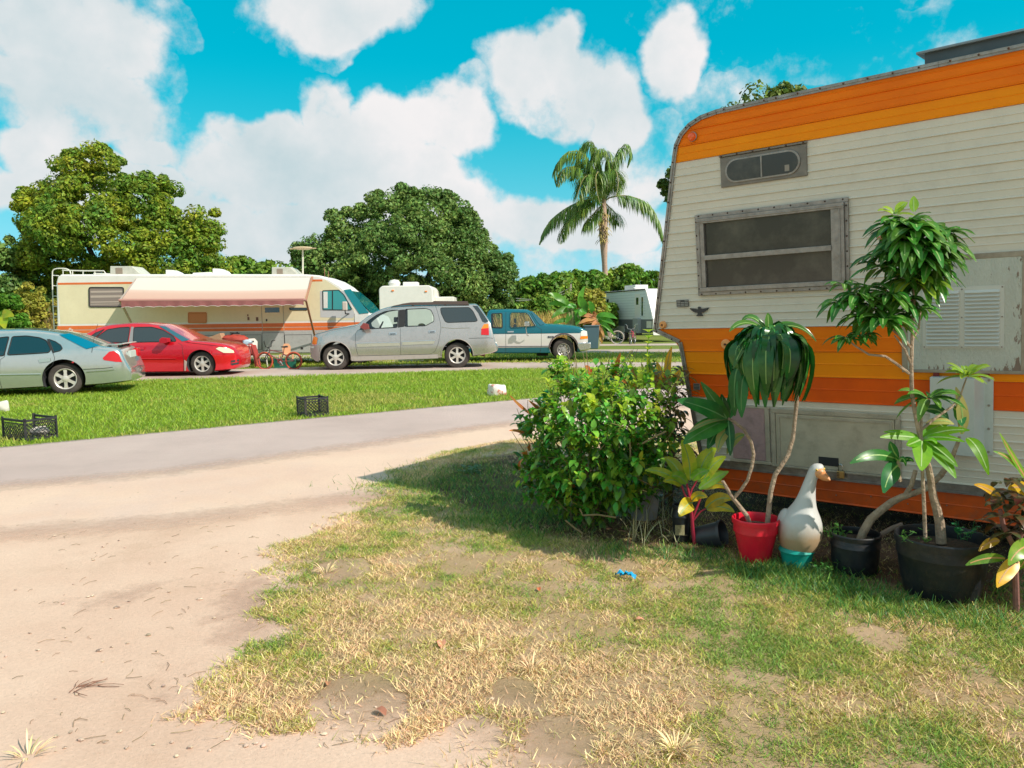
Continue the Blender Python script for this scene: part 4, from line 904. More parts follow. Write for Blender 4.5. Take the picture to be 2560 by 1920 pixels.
PK.seam('door_gap', L([(268, 690), (268, 1190)])); PK.seam('door_gap', L([(560, 690), (655, 870), (705, 900), (705, 1100), (690, 1190)]))
PK.panel('door_handle', L([(288, 924), (365, 921), (365, 938), (288, 940)]), CHROME, .016)
bp = PK.slab('front_bumper', L([(1148, 1066), (1250, 1062), (1312, 1062), (1312, 1140), (1270, 1158), (1180, 1170), (1150, 1110)]), CHROME, -.03, 1.98, .03)
pts = [(fw[0]+.475*cos(a), .42+.475*sin(a)) for a in np.linspace(.0, pi, 20)]; PK.seam('wheel_arch_lip', pts, .022, mat('arch_brown', (.12, .07, .07), .6), .004)
ST = mat('steel_rim', (.50, .46, .44), .4, .5, dirt=.5)
PK.wheel(fw[0], .365, .365, .21, style='steel', rim_m=ST); PK.wheel(rwx, .365, .365, .21, style='steel', rim_m=ST)
q = L([(818, 995)])[0]; y_ = PK.ins(*q); bd = MB(); a = L([(784, 984), (856, 1006)]); bd.box(a[0][0], a[1][0], y_-.012, y_-.006, a[1][1], a[0][1]); bdo = bd.build('badge', mat('badge_dark', (.05, .06, .07), .4), PK.root)
text('lettering', 'F150', .055, mat('badge_light', (.6, .6, .6), .3, .4), bdo, Matrix.Translation((q[0], y_-.013, q[1])) @ Matrix.Rotation(pi/2, 4, 'X'), .001, .2)
mm = PK.slab('side_mirror', L([(497, 806), (552, 806), (556, 860), (497, 862)]), CHROME, -.32, -.24, .015); mb = MB(); a = L([(525, 862), (512, 880), (522, 940), (530, 978), (548, 980)]); mb.tube([(x_, -.28+.05*i, z_) for i, (x_, z_) in enumerate(a)], .016, 6); mb.build('mirror_arm', CHROME, mm, smooth=True)
q = L([(420, 880)])[0]; seats(PK, [(q[0]-.15, .15), (q[0]-.15, 1.2)], mat('seat_teal', (.02, .12, .15), .8))
mb = MB(); a = L([(660, 1195), (800, 1235)]); mb.box(a[0][0], a[1][0], .5, 1.3, a[1][1], a[0][1]+.02); mb.build('crossmember', DARK, PK.root)
PK.panel('tank_cover', L([(-190, 1124), (150, 1130), (160, 1180), (-180, 1180)]), PT, .01)

# ---- red sedan
PL = Plane(G(*cC(1352, 812)), 0.0); L = lambda pts: PL.L(cC, pts)
top = L([(395, 640), (405, 600), (440, 578), (500, 562), (560, 520), (620, 485), (700, 464), (850, 452), (950, 454), (1050, 467), (1120, 497), (1200, 538), (1275, 572), (1400, 580), (1470, 590), (1528, 608), (1556, 628), (1572, 655), (1578, 700)])
bot = L([(395, 740), (450, 775), (900, 788), (1240, 785), (1460, 778), (1556, 768), (1578, 745)])
RC = Vehicle('red_sedan', 'shiny red sedan parked facing right in front of the motorhome', 'car', PL, top, bot, 1.8, PL.sz(cC(1000, 584))[1], .42, .06, .6, .4, .75, .52, .10, .55)
RP = car_paint('red_paint', (.72, .006, .022), .12, .22, .04, dirt=.04)
fw = PL.sz(cC(1354, 735)); rwx = fw[0]-2.75
RC.body(RP, [(fw[0], .33, .385), (rwx, .33, .385)])
RC.window('door_window', L([(878, 482), (1000, 480), (1080, 500), (1160, 543), (1185, 576), (892, 582)]), rub=.012)
RC.window('door_window', L([(642, 545), (700, 497), (780, 484), (850, 480), (855, 583), (642, 582)]), rub=.012); RC.window('quarter_window', L([(572, 562), (622, 520), (680, 494), (632, 548), (628, 578)]), rub=.01)
RC.panel('windshield', L([(1042, 470), (1095, 476), (1150, 505), (1272, 566), (1225, 576), (1120, 512)]), GLASST, .012)
RC.panel('headlight', L([(1452, 625), (1472, 614), (1525, 622), (1552, 640), (1556, 656), (1500, 654)]), mat('cloudy_lens', (.72, .70, .50), .2, coat=.5), .010, 1)
RC.panel('door_pillar', L([(858, 478), (876, 478), (890, 582), (862, 583)]), mat('grey_pillar', (.25, .25, .25), .5), .006)
RC.seam('door_gap', L([(860, 470), (868, 584), (880, 690), (885, 780)])); RC.seam('door_gap', L([(1195, 585), (1225, 600), (1238, 690), (1240, 700), (1232, 780)])); RC.seam('door_moulding', L([(905, 692), (1190, 690)]), .012, RP, .006)
RC.seam('hood_gap', L([(1240, 580), (1380, 596), (1500, 612)])); RC.seam('bumper_gap', L([(1430, 660), (1500, 662), (1565, 664)]), .004)
RC.panel('door_handle', L([(903, 613), (975, 610), (975, 630), (903, 632)]), RP, .022, 1)
RC.slab('side_mirror', chaikin(L([(1092, 560), (1110, 548), (1145, 552), (1150, 578), (1125, 588), (1092, 584)]), 1), RP, -.16, .02, .015)
RC.panel('grille', L([(1540, 708), (1576, 702), (1576, 716), (1540, 722)]), DARK, .010); RC.panel('grille', L([(1535, 728), (1576, 722), (1574, 736), (1545, 742)]), DARK, .010)
RC.panel('mud_flap', L([(1244, 700), (1262, 712), (1250, 775), (1240, 775)]), mat('flap_tan', (.5, .4, .35), .7), .012)
RC.wheel(fw[0], .33, .33, .215, 6); RC.wheel(rwx, .33, .33, .215, 6)

# ---- silver green sedan cut by the left edge
PL = Plane(G(*cC(438, 940)), radians(15)); L = lambda pts: PL.L(cC, pts)
sR = PL.sz(cC(812, 700))[0]; 
def sx(px, py): return PL.sz(cC(px, py))
zr = lambda py, px=438: PL.sz(cC(px, py))[1]
roofz = zr(498, 150)
top = [(sR-4.9, .55), (sR-4.75, .68), (sR-4.3, .82), (sR-3.75, .93), (sR-3.3, 1.12), (sR-2.9, roofz-.06), (sR-2.6, roofz)]+L([(0, 500), (100, 497), (200, 500), (300, 509), (380, 520), (460, 541), (560, 578), (655, 608), (740, 615), (790, 620)])+[(sR+.02, zr(640, 820)), (sR+.07, zr(715, 820)), (sR+.15, zr(745, 820)), (sR+.16, zr(790, 820))]
bot = [(sR-4.9, .30), (sR-4.5, .22)]+L([(0, 905), (300, 888), (560, 878), (700, 868)])+[(sR+.16, zr(850, 800))]
SC = Vehicle('silver_sedan', 'pale silver green sedan with red tail light, cut off by the left edge', 'car', PL, top, bot, 1.8, zr(655, 330), .42, .05, .6, .4, .42, .16, .10, .55)
GP = car_paint('silver_green_paint', (.56, .59, .57), .5, .28, .05)
fw = (sx(432, 852)[0], .33); fwx = fw[0]-2.75
SC.body(GP, [(fw[0], .34, .40), (fwx, .34, .40)])
SC.window('door_window', L([(48, 668), (62, 545), (160, 540), (250, 552), (300, 572), (338, 632), (325, 652)]), rub=.012); SC.window('door_window', L([(-260, 690), (-180, 600), (-80, 560), (40, 545), (25, 672)]), rub=.012)
SC.window('quarter_window', L([(312, 562), (360, 578), (400, 602), (415, 625), (400, 640), (360, 650)]), rub=.010)
SC.panel('rear_window', L([(380, 531), (452, 522), (560, 560), (668, 604), (578, 627), (480, 580)]), mat('teal_rear_glass', (.0, .17, .28), .07, coat=.6), .014)
SC.panel('windshield', [(sR-3.72, .98), (sR-3.3, 1.12), (sR-2.92, roofz-.07), (sR-3.1, roofz-.16)], GLASST, .012)
SC.panel('tail_light', L([(692, 688), (735, 645), (765, 640), (800, 665), (822, 716), (780, 714), (700, 702)]), REDL, .010, 1)
SC.panel('rear_pillar_gap', L([(300, 560), (312, 562), (362, 655), (352, 655)]), BLACK, .007)
SC.seam('door_gap', L([(355, 655), (368, 690), (355, 735), (300, 780), (290, 800), (290, 888)])); SC.seam('door_gap', L([(40, 545), (28, 680), (0, 700), (-5, 830), (10, 900)])); 
SC.seam('door_moulding', L([(-200, 806), (0, 800), (275, 796)]), .012, mat('moulding_grey', (.30, .36, .36), .5), .006); SC.seam('bumper_gap', L([(560, 765), (700, 757), (760, 750)]), .006); SC.seam('bumper_strip', L([(585, 780), (720, 772), (770, 765)]), .010, GP, .008)
SC.panel('door_handle', L([(258, 695), (338, 688), (342, 710), (268, 718)]), mat('moulding_grey', (0, 0, 0)), .018, 1)
SC.seam('antenna', L([(617, 650), (622, 560), (638, 460)]), .004, BLACK, .01)
SC.wheel(fw[0], .33, .33, .215, 6); SC.wheel(fwx, .33, .33, .215, 6)
# rear face: plate, spoiler, far light
mb = MB(); xs = sR+.045; mb.box(xs-.02, xs+.03, .62, 1.18, .72, .86); PLT = mb.build('licence_plate', mat('plate_white', (.6, .66, .62), .4), SC.root, bevel=.005)
mb = MB(); mb.box(xs-.06, xs+.035, 1.34, 1.66, .70, .90); mb.build('tail_light', REDL, SC.root, bevel=.03)
zc = SC.zt(sR-.1); mb = MB(); mb.prism([(sR-.32, zc+.055), (sR+.0, zc+.085), (sR+.03, zc+.07), (sR-.02, zc+.045), (sR-.32, zc+.04)], .22, 1.58); SP_ = mb.build('spoiler', GP, SC.root, bevel=.006); mb = MB()
for d in (.3, .85, 1.45): mb.box(sR-.22, sR-.1, d, d+.04, zc-.01, zc+.06)
mb.build_each('spoiler_post', GP, SP_)

# ================================================================ MOTORHOME
MY = 25.3; PL = Plane((A(400, 900, MY)[0], MY), 0.0)
def LC(pts, d=0): return PL.L(cC, pts, d)
def LD(pts, d=0): return PL.L(cD, pts, d)
MH = thing('motorhome', 'long cream motorhome with orange stripes and an open awning', 'motorhome', (PL.p0[0], MY, 0))
MCR = mat('motorhome_cream', (.82, .72, .48), .4, col2=(.74, .64, .42), vscale=.8, dirt=.10, spec=.4); MWH = mat('motorhome_white', (.84, .80, .74), .4, var=.06, dirt=.08)
outl = LC([(388, 600), (384, 480), (380, 300), (378, 175), (388, 140), (410, 124), (1500, 122)])+LD([(330, 92), (395, 97), (450, 116), (500, 146), (530, 172), (600, 230), (652, 290), (690, 306), (716, 360), (722, 520), (690, 565)])
zbot = .36; outl[0] = (outl[0][0], zbot); outl[-1] = (outl[-1][0], zbot); outl[-2] = (outl[-2][0], zbot+.2)
m = MB(); m.prism(outl, 0, 2.4); m.build('body', MWH, MH, bevel=.05)
z = lambda py, x=800: PL.sz((x, py))[1]
def strip(name, x0, x1, za, zb_, mt, off, parent=MH):
    m = MB(); m.box(x0, x1, -off, -off+.004 if off > .006 else -.0005, za, zb_); return m.build(name, mt, parent)
X0 = LC([(384, 400)])[0][0]; XB = LC([(404, 400)])[0][0]; XF = LD([(576, 340)])[0][0]
z1, z2, z3, z4, z5 = z(825), z(817.6), z(816), z(806.6), z(803)
m = MB(); m.prism([(XB, z5+.02), (XB, z(700)), (LD([(430, 130)])[0][0], z(700)), (LD([(498, 165)])[0][0], LD([(498, 165)])[0][1]), (XF, LD([(574, 270)])[0][1]), (XF, z5+.02)], -.004, -.0005); m.build('cream_panel', MCR, MH)
OSTR = mat('orange_stripe', (.80, .17, .035), .4, var=.12, dirt=.1)
strip('stripe', XB, LD([(430, 130)])[0][0]-.1, z(703.5), z(698.5), OSTR, .007)
strip('stripe', X0-.005, XF+.3, z1, z2, OSTR, .008); strip('stripe', X0-.005, XF+.45, z3, z4, OSTR, .008)
LG = mat('lower_grey', (.52, .51, .49), .45, .15, var=.1, dirt=.3)
m = MB(); m.prism([(X0+.03, zbot+.02), (X0+.03, z1-.02), (XF+.8, z1-.02), (XF+.95, zbot+.05)], -.006, -.0005); LWR = m.build('lower_panel', LG, MH)
def box_frame(name, x0, x1, za, zb_, t_, mt, off, parent):
    m = MB(); m.box(x0, x1, -off, -off+.004, zb_-t_, zb_); m.box(x0, x1, -off, -off+.004, za, za+t_); m.box(x0, x0+t_, -off, -off+.004, za+t_, zb_-t_); m.box(x1-t_, x1, -off, -off+.004, za+t_, zb_-t_); return m.build(name, mt, parent)
def PE(x, y): return PL.sz(cE(x, y))
for (a, b, c, d) in ((-900, 520, 860, 890), (890, 470, 1390, 890), (1410, 515, 2020, 960), (-2400, 520, -950, 900), (-3300, 520, -2450, 900)):
    q0 = PE(a, d); q1 = PE(c, b); ld = box_frame('locker_door', q0[0], q1[0], q0[1], q1[1], .012, SEAM, .010, MH)
m = MB(); q = PE(1770, 860); m.box(q[0], q[0]+.08, -.012, -.007, q[1], q[1]+.07); m.build('lock_plate', DARK, LWR)
# windows and door
def mh_win(name, pts, mt, frame_m, t_=.02, k=2, fill=None):
    poly = chaikin(pts, k); m = MB(); m.prism(poly, -.012, -.005); o = m.build(name, mt, MH); m = MB(); m.tube([(x_, -.012, z_) for x_, z_ in poly+[poly[0]]], t_, 5); m.build('window_frame', frame_m, o, smooth=True); return o
w1 = mh_win('rear_window', LC([(602, 212), (834, 212), (834, 343), (604, 343)]), mat('blind_pane', (.26, .20, .17), .15, coat=.4), BLACK)
m = MB()
for y_, hh, mt_ in ((240, 10, 0), (272, 12, 1), (310, 6, 0), (325, 4, 0)): a = LC([(612, y_), (826, y_)])[0:2]; m.box(a[0][0], a[1][0], -.0165, -.0125, a[0][1]-hh*.004, a[0][1]+hh*.002)
m.build('blind_slats', mat('slat_brown', (.50, .40, .34), .5), w1)
mh_win('galley_window', LC([(1272, 382), (1392, 382), (1392, 450), (1272, 450)]), mat('amber_blind', (.62, .24, .08), .4), mat('amber_frame', (.55, .22, .08), .5))
DR = MB(); a = LC([(1762, 240), (1914, 505)]); DR.box(a[0][0], a[1][0], -.013, -.0045, a[1][1], a[0][1]); DRO = DR.build('entry_door', MCR, MH, bevel=.003); box_frame('door_frame', a[0][0]-.02, a[1][0]+.02, a[1][1]-.01, a[0][1]+.02, .02, OLD, .015, DRO)
strip('stripe', a[0][0], a[1][0], z1, z2, OSTR, .0165, DRO); strip('stripe', a[0][0], a[1][0], z3, z4, OSTR, .0165, DRO)
m = MB(); b = LC([(1787, 348), (1886, 380)]); m.box(b[0][0], b[1][0], -.018, -.0135, b[1][1], b[0][1]); m.build('door_window', GLASSD, DRO, bevel=.004)
m = MB(); b = LC([(1795, 425), (1800, 440)]); m.box(b[0][0], b[0][0]+.04, -.04, -.0135, b[1][1], b[0][1]); m.build('door_knob', DARK, DRO)
mh_win('side_window', LC([(1950, 350), (2078, 350), (2072, 364), (1958, 364)]), GLASSD, BLACK, .012)
for q_ in ((1676, 422, .05), (1672, 400, .03), (1735, 425, .06)):
    m = MB(); b = LC([(q_[0], q_[1])])[0]; m.box(b[0]-q_[2]*.6, b[0]+q_[2]*.6, -.02, -.0045, b[1]-q_[2], b[1]+q_[2]); m.build('switch_plate', mat('brown_plate', (.2, .1, .07), .6), MH)
gp_ = MB(); gp_.prism(LD([(402, 176), (528, 176), (578, 292), (568, 312), (404, 308)]), -.007, -.0045); gp_.build('cab_surround', mat('cab_grey', (.56, .55, .55), .4), MH)
cwn = mh_win('cab_window', LD([(416, 174), (498, 171), (524, 196), (562, 266), (558, 271), (418, 270)]), mat('cab_glass', (.04, .30, .30), .08, coat=.6), BLACK, .012, 1)
m = MB(); m.prism(LD([(420, 180), (441, 180), (441, 262), (421, 262)]), -.017, -.0125); m.build('white_blind', WHITE, cwn); m = MB(); m.prism(LD([(463, 176), (468, 176), (468, 268), (463, 268)]), -.018, -.0125); m.build('window_bar', BLACK, cwn)
# windshield wraps the sloping nose
q = LD([(523, 170), (556, 166), (650, 286), (600, 291), (528, 184)]); m = MB(); m.prism([(x_, z_) for x_, z_ in q[:]], -.012, -.0045); ws = m.build('windshield', mat('windshield_teal', (.0, .22, .25), .06, coat=.7), MH)
q = LD([(532, 174), (600, 230), (650, 288)]); m = MB(); qq = [(q[0][0]+.02, q[0][1]+.02), (q[1][0]+.02, q[1][1]+.02), (q[2][0]+.02, q[2][1]+.02)]
m.add([(x_, y_, z_) for y_ in (.1, 2.3) for x_, z_ in qq], [(0, 1, 4, 3), (1, 2, 5, 4)]); m.build('front_glass', mat('windshield_teal', (0, 0, 0)), ws)
m = MB(); q = LD([(524, 230), (560, 290)]); m.box(q[0][0], q[0][0]+.16, -.35, -.25, q[1][1]+.1, q[0][1]); mr_ = m.build('side_mirror', mat('mirror_beige', (.62, .52, .45), .3), MH, bevel=.03); m = MB(); m.tube([(q[0][0]+.08, -.3, q[1][1]+.1), (q[0][0]+.05, -.1, q[1][1]), (q[0][0]+.15, 0, q[1][1])], .02, 6); m.build('mirror_arm', DARK, mr_)
MH_FRONT = XF
m = MB(); m.tube([(XF, -.006, LD([(574, 292)])[0][1]), (XF, -.006, z1-.3)], .006, 4); m.build('body_seam', SEAM, MH)
q = LC([(500, 503)])[0]; text('lettering', 'Pa', .17, MWH, MH, Matrix.Translation((q[0]-.12, -.010, q[1]+.02)) @ Matrix.Rotation(pi/2, 4, 'X'), .002, .3)
# roof gear
def ac(x0, x1, ytop, ybot, d0, d1, grille):
    q = LC([(x0, ybot+8), (x0, ytop), (x0+(x1-x0)*.72, ytop), (x1, ybot-8), (x1, ybot+8)]); m = MB(); m.prism(q, d0, d1); o = m.build('air_conditioner', mat('ac_shell', (.56, .54, .46), .5, var=.15, dirt=.3), MH, bevel=.02)
    g = LC([(x0+(x1-x0)*grille, ytop+12), (x0+(x1-x0)*(grille+.24), ybot-6)]); m = MB()
    m.box(g[0][0], g[1][0], d0-.006, d0-.001, g[1][1], g[0][1]); m.build('grille', mat('grille_brown', (.26, .2, .15), .7), o)
ac(688, 896, 62, 120, .5, 1.3, .18); ac(1800, 1975, 68, 121, .5, 1.3, .2)
for (x0, x1, yt) in ((1052, 1152, 84), (1376, 1482, 75)):
    q = LC([(x0, 124), (x0, yt), (x0+(x1-x0)*.45, yt+2), (x0+(x1-x0)*.8, yt+18), (x1, 118), (x1, 124)]); m = MB(); m.prism(q, .7, 1.15); m.build('roof_vent', MWH, MH, bevel=.02)
m = MB(); q = LC([(1255, 122), (1255, 108), (1375, 102), (1378, 122)]); m.prism(q, .5, 1.0); m.build('roof_hatch', MWH, MH, bevel=.02)
m = MB(); a = PL.sz((757, 700), .8); b = PL.sz((757, 622), .8); m.tube([(a[0], .8, a[1]), (b[0], .8, b[1])], .028, 8); AN = m.build('antenna_mast', mat('antenna_white', (.7, .66, .55), .5), MH, smooth=True)
m = MB(); m.lathe([(.001, -.03), (.22, -.02), (.34, .02), (.30, .05), (.001, .06)], (b[0], .8, b[1]), n=20); m.tube([(b[0]-.42, .8, b[1]), (b[0]+.45, .8, b[1]+.01)], .018, 5); m.build('antenna_head', mat('antenna_tan', (.62, .46, .28), .5), AN, smooth=True)
for px in (812, 822): m = MB(); a = PL.sz((px, 700), .6); m.tube([(a[0], .6, a[1]-.05), (a[0], .6, a[1]+.30+.12*(px == 812))], .008, 4); m.build('whip_aerial', mat('aerial_red', (.3, .1, .08), .6), MH)
# ladder and roof rail on the back
m = MB(); ry = [.35, .70]
for d in ry:
    a = LC([(366, 498), (356, 300), (352, 110)], d); e = LC([(360, 92), (385, 84), (440, 84), (470, 96), (478, 122)], d); m.tube([(x_, d, z_) for x_, z_ in chaikin(a+e, 1, False)], .02, 6)
for yy in (130, 200, 270, 340, 410, 470): a = LC([(354+(yy-110)*.035, yy)], .35)[0]; m.tube([(a[0], .35, a[1]), (a[0], .70, a[1])], .016, 6)
m.build('ladder', mat('ladder_white', (.72, .70, .62), .4), MH, smooth=True)
m = MB(); a = LC([(420, 96), (560, 100), (700, 100), (715, 122)], .2); m.tube([(x_, .2, z_) for x_, z_ in a], .018, 6); m.tube([(x_, 2.1, z_) for x_, z_ in a], .018, 6)
for xx in (425, 490, 560, 640): b = LC([(xx, 98), (xx, 124)], .2); m.tube([(b[0][0], .2, b[0][1]), (b[1][0], .2, b[1][1])], .014, 5)
m.build('roof_rack', mat('ladder_white', (0, 0, 0)), MH, smooth=True)
# wheels
for cx_ in (X0+2.4, XF+.1):
    for d in (.0, 2.12):
        m = MB(); m.lathe([(.22, -.13), (.36, -.13), (.40, -.09), (.40, .09), (.36, .13), (.22, .13)], (cx_, d+.16, .40), (0, 1, 0), 24); m.build('wheel', TYRE, MH, smooth=True)
# awning
AD_ = -1.05; at0 = LC([(928, 150)])[0]; at1 = LC([(2104, 148)])[0]; ab0 = LC([(822, 300)], AD_)[0]; ab1 = LC([(2050, 297)], AD_)[0]; zv0 = LC([(900, 348)], AD_)[0][1]
AW = bpy.data.materials.new('awning_fabric'); AW.use_nodes = True; t = AW.node_tree; p = t.nodes['Principled BSDF']; p.inputs['Roughness'].default_value = .8
c = N = None
N = lambda ty: t.nodes.new(ty); LK = lambda a, b: t.links.new(a, b)
c = N('ShaderNodeTexCoord'); sp = N('ShaderNodeSeparateXYZ'); LK(c.outputs['Object'], sp.inputs[0]); r_ = N('ShaderNodeMapRange'); LK(sp.outputs[1], r_.inputs[0]); r_.inputs[1].default_value = AD_; r_.inputs[2].default_value = 0
cr = N('ShaderNodeValToRGB'); LK(r_.outputs[0], cr.inputs[0]); e = cr.color_ramp.elements; e[0].position = 0; e[0].color = (.50, .26, .20, 1); e[1].position = .07; e[1].color = (.66, .42, .33, 1)
for pos, col in ((.30, (.68, .45, .36, 1)), (.42, (.72, .52, .43, 1)), (.48, (.76, .68, .60, 1)), (1.0, (.76, .70, .63, 1))): x_ = e.new(pos); x_.color = col
LK(cr.outputs[0], p.inputs['Base Color'])
trn = N('ShaderNodeBsdfTranslucent'); LK(cr.outputs[0], trn.inputs[0]); mxs = N('ShaderNodeMixShader'); mxs.inputs[0].default_value = .22; LK(p.outputs[0], mxs.inputs[1]); LK(trn.outputs[0], mxs.inputs[2]); LK(mxs.outputs[0], t.nodes['Material Output'].inputs[0])
m = MB(); vs = []; nx, ny = 30, 10
for i in range(nx+1):
    for j in range(ny+1):
        f = j/ny; g = i/nx; xa = at0[0]+(at1[0]-at0[0])*g; xb = ab0[0]+(ab1[0]-ab0[0])*g; sag = -.05*sin(pi*f)*sin(pi*g)
        vs.append((xa+(xb-xa)*f, AD_*f-.03, (at0[1]+(at1[1]-at0[1])*g)*(1-f)+(ab0[1]+(ab1[1]-ab0[1])*g)*f+sag))
m.add(vs, [(i*(ny+1)+j, (i+1)*(ny+1)+j, (i+1)*(ny+1)+j+1, i*(ny+1)+j+1) for i in range(nx) for j in range(ny)]); AWN = m.build('awning', AW, MH, smooth=True)
m = MB(); n = 120; vs = []
for i in range(n+1):
    g = i/n; x_ = ab0[0]+(ab1[0]-ab0[0])*g; zb2 = zv0+.028*abs(sin(g*pi*17)); wv = .012*sin(g*70)
    for f in (0, .35, .7, 1.0): vs.append((x_, AD_-.05+wv*f, (ab0[1]-.02)*(1-f)+zb2*f))
m.add(vs, [(i*4+j, (i+1)*4+j, (i+1)*4+j+1, i*4+j+1) for i in range(n) for j in range(3)]); vl = m.build('valance', mat('valance_brown', (.36, .13, .12), .85, var=.2, vscale=6), AWN, smooth=True)
m = MB(); n2 = MB()
for i in range(n): 
    a, b = vs[i*4+3], vs[(i+1)*4+3]; n2.tube([a, b], .006, 4, False)
n2.build('valance_piping', WHITE, vl)
m.__init__(); m.tube([(ab0[0]-.08, AD_-.01, ab0[1]), (ab1[0]+.08, AD_-.01, ab1[1])], .045, 10); m.build('awning_roller', mat('roller_brown', (.45, .22, .18), .6), AWN, smooth=True)
POST = mat('awning_post', (.55, .42, .35), .45, .3); POSTD = mat('awning_brace', (.42, .20, .12), .5)
for (xr, xw, mt2) in ((ab0[0]-.06, at0[0]-.02, POST), (ab1[0]+.06, at1[0]+.02, POSTD)):
    zr_ = ab0[1] if xr < 0 or xr == ab0[0]-.06 else ab1[1]
    for (pp, nm) in (([(xr, AD_, zr_), (xw, -.04, at0[1]-.03)], 'awning_arm'), ([(xr, AD_, zr_), (xw+.05, -.03, .75)], 'awning_leg')):
        m = MB(); a, b = map(np.array, pp); m.obox((a+b)/2, b-a, (1, 0, 0), np.cross(b-a, (1, 0, 0)), np.linalg.norm(b-a)/2, .03, .018); m.build(nm, mt2, AWN)

# ================================================================ WHITE TRAILER BEHIND THE SUV
Yw = 36.0; pw = A(948, 760, Yw)
def wt(px, py, d=0): q = A(px, py, Yw+d); return (q[0]-pw[0], d, q[2])
WT = thing('white_caravan', 'boxy white caravan with rounded roof corners, behind the SUV', 'caravan', (pw[0], Yw, 0))
c0 = wt(952, 722)[2]; xr = wt(1082, 760)[0]; zt2 = wt(1000, 714)[2]
m = MB(); m.prism(chaikin([(0, .5), (0, c0), (.15, zt2), (xr-.14, zt2), (xr, zt2-.14), (xr, .5)], 1), 0, 7.5); m.build('body', MWH, WT, bevel=.04)
m = MB(); m.box(xr, xr+.9, 1.0, 6, .6, wt(1100, 742, 1)[2]); m.build('slide_out', MWH, WT, bevel=.03)
m = MB(); m.lathe([(.001, .0), (.25, .02), (.30, .18), (.2, .32), (.001, .36)], (wt(978, 716)[0], 1.0, zt2-.02), n=16); m.build('satellite_dome', WHITE, WT, smooth=True)
m = MB(); q = wt(1020, 716); m.box(q[0]-.35, q[0]+.35, .8, 1.5, zt2-.02, zt2+.2); m.build('roof_vent', WHITE, WT, bevel=.03)
for k_, (a, b) in enumerate(((.9, 1.5), (2.6, 3.3), (4.2, 5.0))):
    m = MB(); m.box(-.012, -.002, a, b, 1.9, 2.6 if k_ != 1 else 2.5); m.build('window', GLASSD, WT)
m = MB(); m.box(-.01, -.002, 1.8, 2.4, .7, 2.75); m.build('side_door', mat('door_grey', (.35, .33, .3), .5), WT)
m = MB(); q = wt(982, 726); m.box(q[0]-.05, q[0]+.05, -.03, -.001, q[2]-.04, q[2]+.02); m.build('marker_light', AMBER, WT)
m = MB(); q = wt(1065, 728); m.box(q[0]-.05, q[0]+.05, -.03, -.001, q[2]-.04, q[2]+.02); m.build('marker_light', AMBER, WT)
for xx in (.15, xr-.35):
    m = MB(); m.lathe([(.18, -.1), (.33, -.1), (.36, 0), (.33, .1), (.18, .1)], (xx+.1, 4.2, .36), (1, 0, 0), 20); m.build('wheel', TYRE, WT, smooth=True)

# ================================================================ GREY-WHITE TRAVEL TRAILER ON THE RIGHT
g1 = G(*cB(2075, 985)); g1 = A(*cB(2078, 960), 41.0); g2 = A(*cB(1426, 900), 47.5); yaw = atan2(g2[1]-g1[1], g2[0]-g1[0])
# side runs from its near right end back to the left; keep the plane facing the camera side
PL = Plane((g2[0], g2[1]), atan2(g1[1]-g2[1], g1[0]-g2[0])); L = lambda pts: PL.L(cB, pts)
GT = thing('grey_caravan', 'white and grey caravan with two doors, behind the banana plants', 'caravan', (g2[0], g2[1], 0), PL.yaw)
LN = PL.sz(cB(2078, 900))[0]; LT = PL.sz(cB(1992, 376)); zR = LT[1]; zL = PL.sz(cB(1434, 468))[1]; zm = (zR+zL)/2; zn = PL.sz(cB(2074, 770))[1]
LTx = LT[0]
m = MB(); GW = mat('caravan_white', (.80, .84, .86), .5, var=.05); GGR = mat('caravan_grey', (.19, .20, .22), .5, var=.1); CW2 = mat('caravan_front_white', (.84, .80, .77), .4)
m.prism([(0, zm-1.85), (0, zm), (LTx-.15, zm), (LTx, zm-.1), (LN, zn), (LN, zn-.9), (LN-.2, zm-1.85)], 0, 2.4); m.build('body', CW2, GT, bevel=.03)
m = MB(); zs = PL.sz(cB(1900, 778))[1]; m.prism([(.03, zs), (.03, zm-.08), (LTx-.15, zm-.08), (LN-.04, zn+.02), (LN-.04, zs)], -.012, -.003); m.build('siding_panel', GW, GT)
m = MB(); m.prism([(.03, zs-.75), (.03, zs), (LN-.03, zs), (LN-.2, zs-.75)], -.013, -.003); m.build('skirt_panel', GGR, GT)
m = MB(); [m.box(.05, LTx-.05, -.0145, -.0122, zs+.15*i, zs+.15*i+.012) for i in range(1, 12)]; m.build('siding_lines', mat('line_grey', (.45, .5, .52), .6), GT)
m = MB(); m.box(-.03, LTx-.1, -.05, -.001, zm-.06, zm-.01); m.build('roof_gutter', DARK, GT)
for (a, b) in (((1500, 515), (1548, 700)), ((1855, 455), (1920, 755))):
    q = L([a, b]); m = MB(); m.box(q[0][0], q[1][0], -.02, -.0125, zs+.02, zm-.25); d_ = m.build('side_door', CW2, GT, bevel=.004); m = MB(); xx = (q[0][0]+q[1][0])/2; m.box(xx-.14, xx+.14, -.025, -.0205, zs+.8, zm-.45); m.build('door_window', GLASSD, d_)
for (a, b, v0_, v1_) in ((1450, 1478, .9, 1.5), (1565, 1608, .55, .95), (1938, 1956, .5, 1.5)):
    q = L([(a, 600), (b, 600)]); m = MB(); m.box(q[0][0], q[1][0], -.02, -.0125, zs+v0_-.3, zs+v1_-.3); m.build('window', GLASSD, GT, bevel=.003)
m = MB(); m.prism(L([(1655, 400), (1655, 398), (1720, 385), (1740, 400)]), .6, 1.4); q = PL.sz(cB(1870, 350), 1.0); m.box(q[0]-.9, q[0]+.5, .7, 1.5, zm-.02, zm+.32); m.build('air_conditioner', WHITE, GT, bevel=.05)
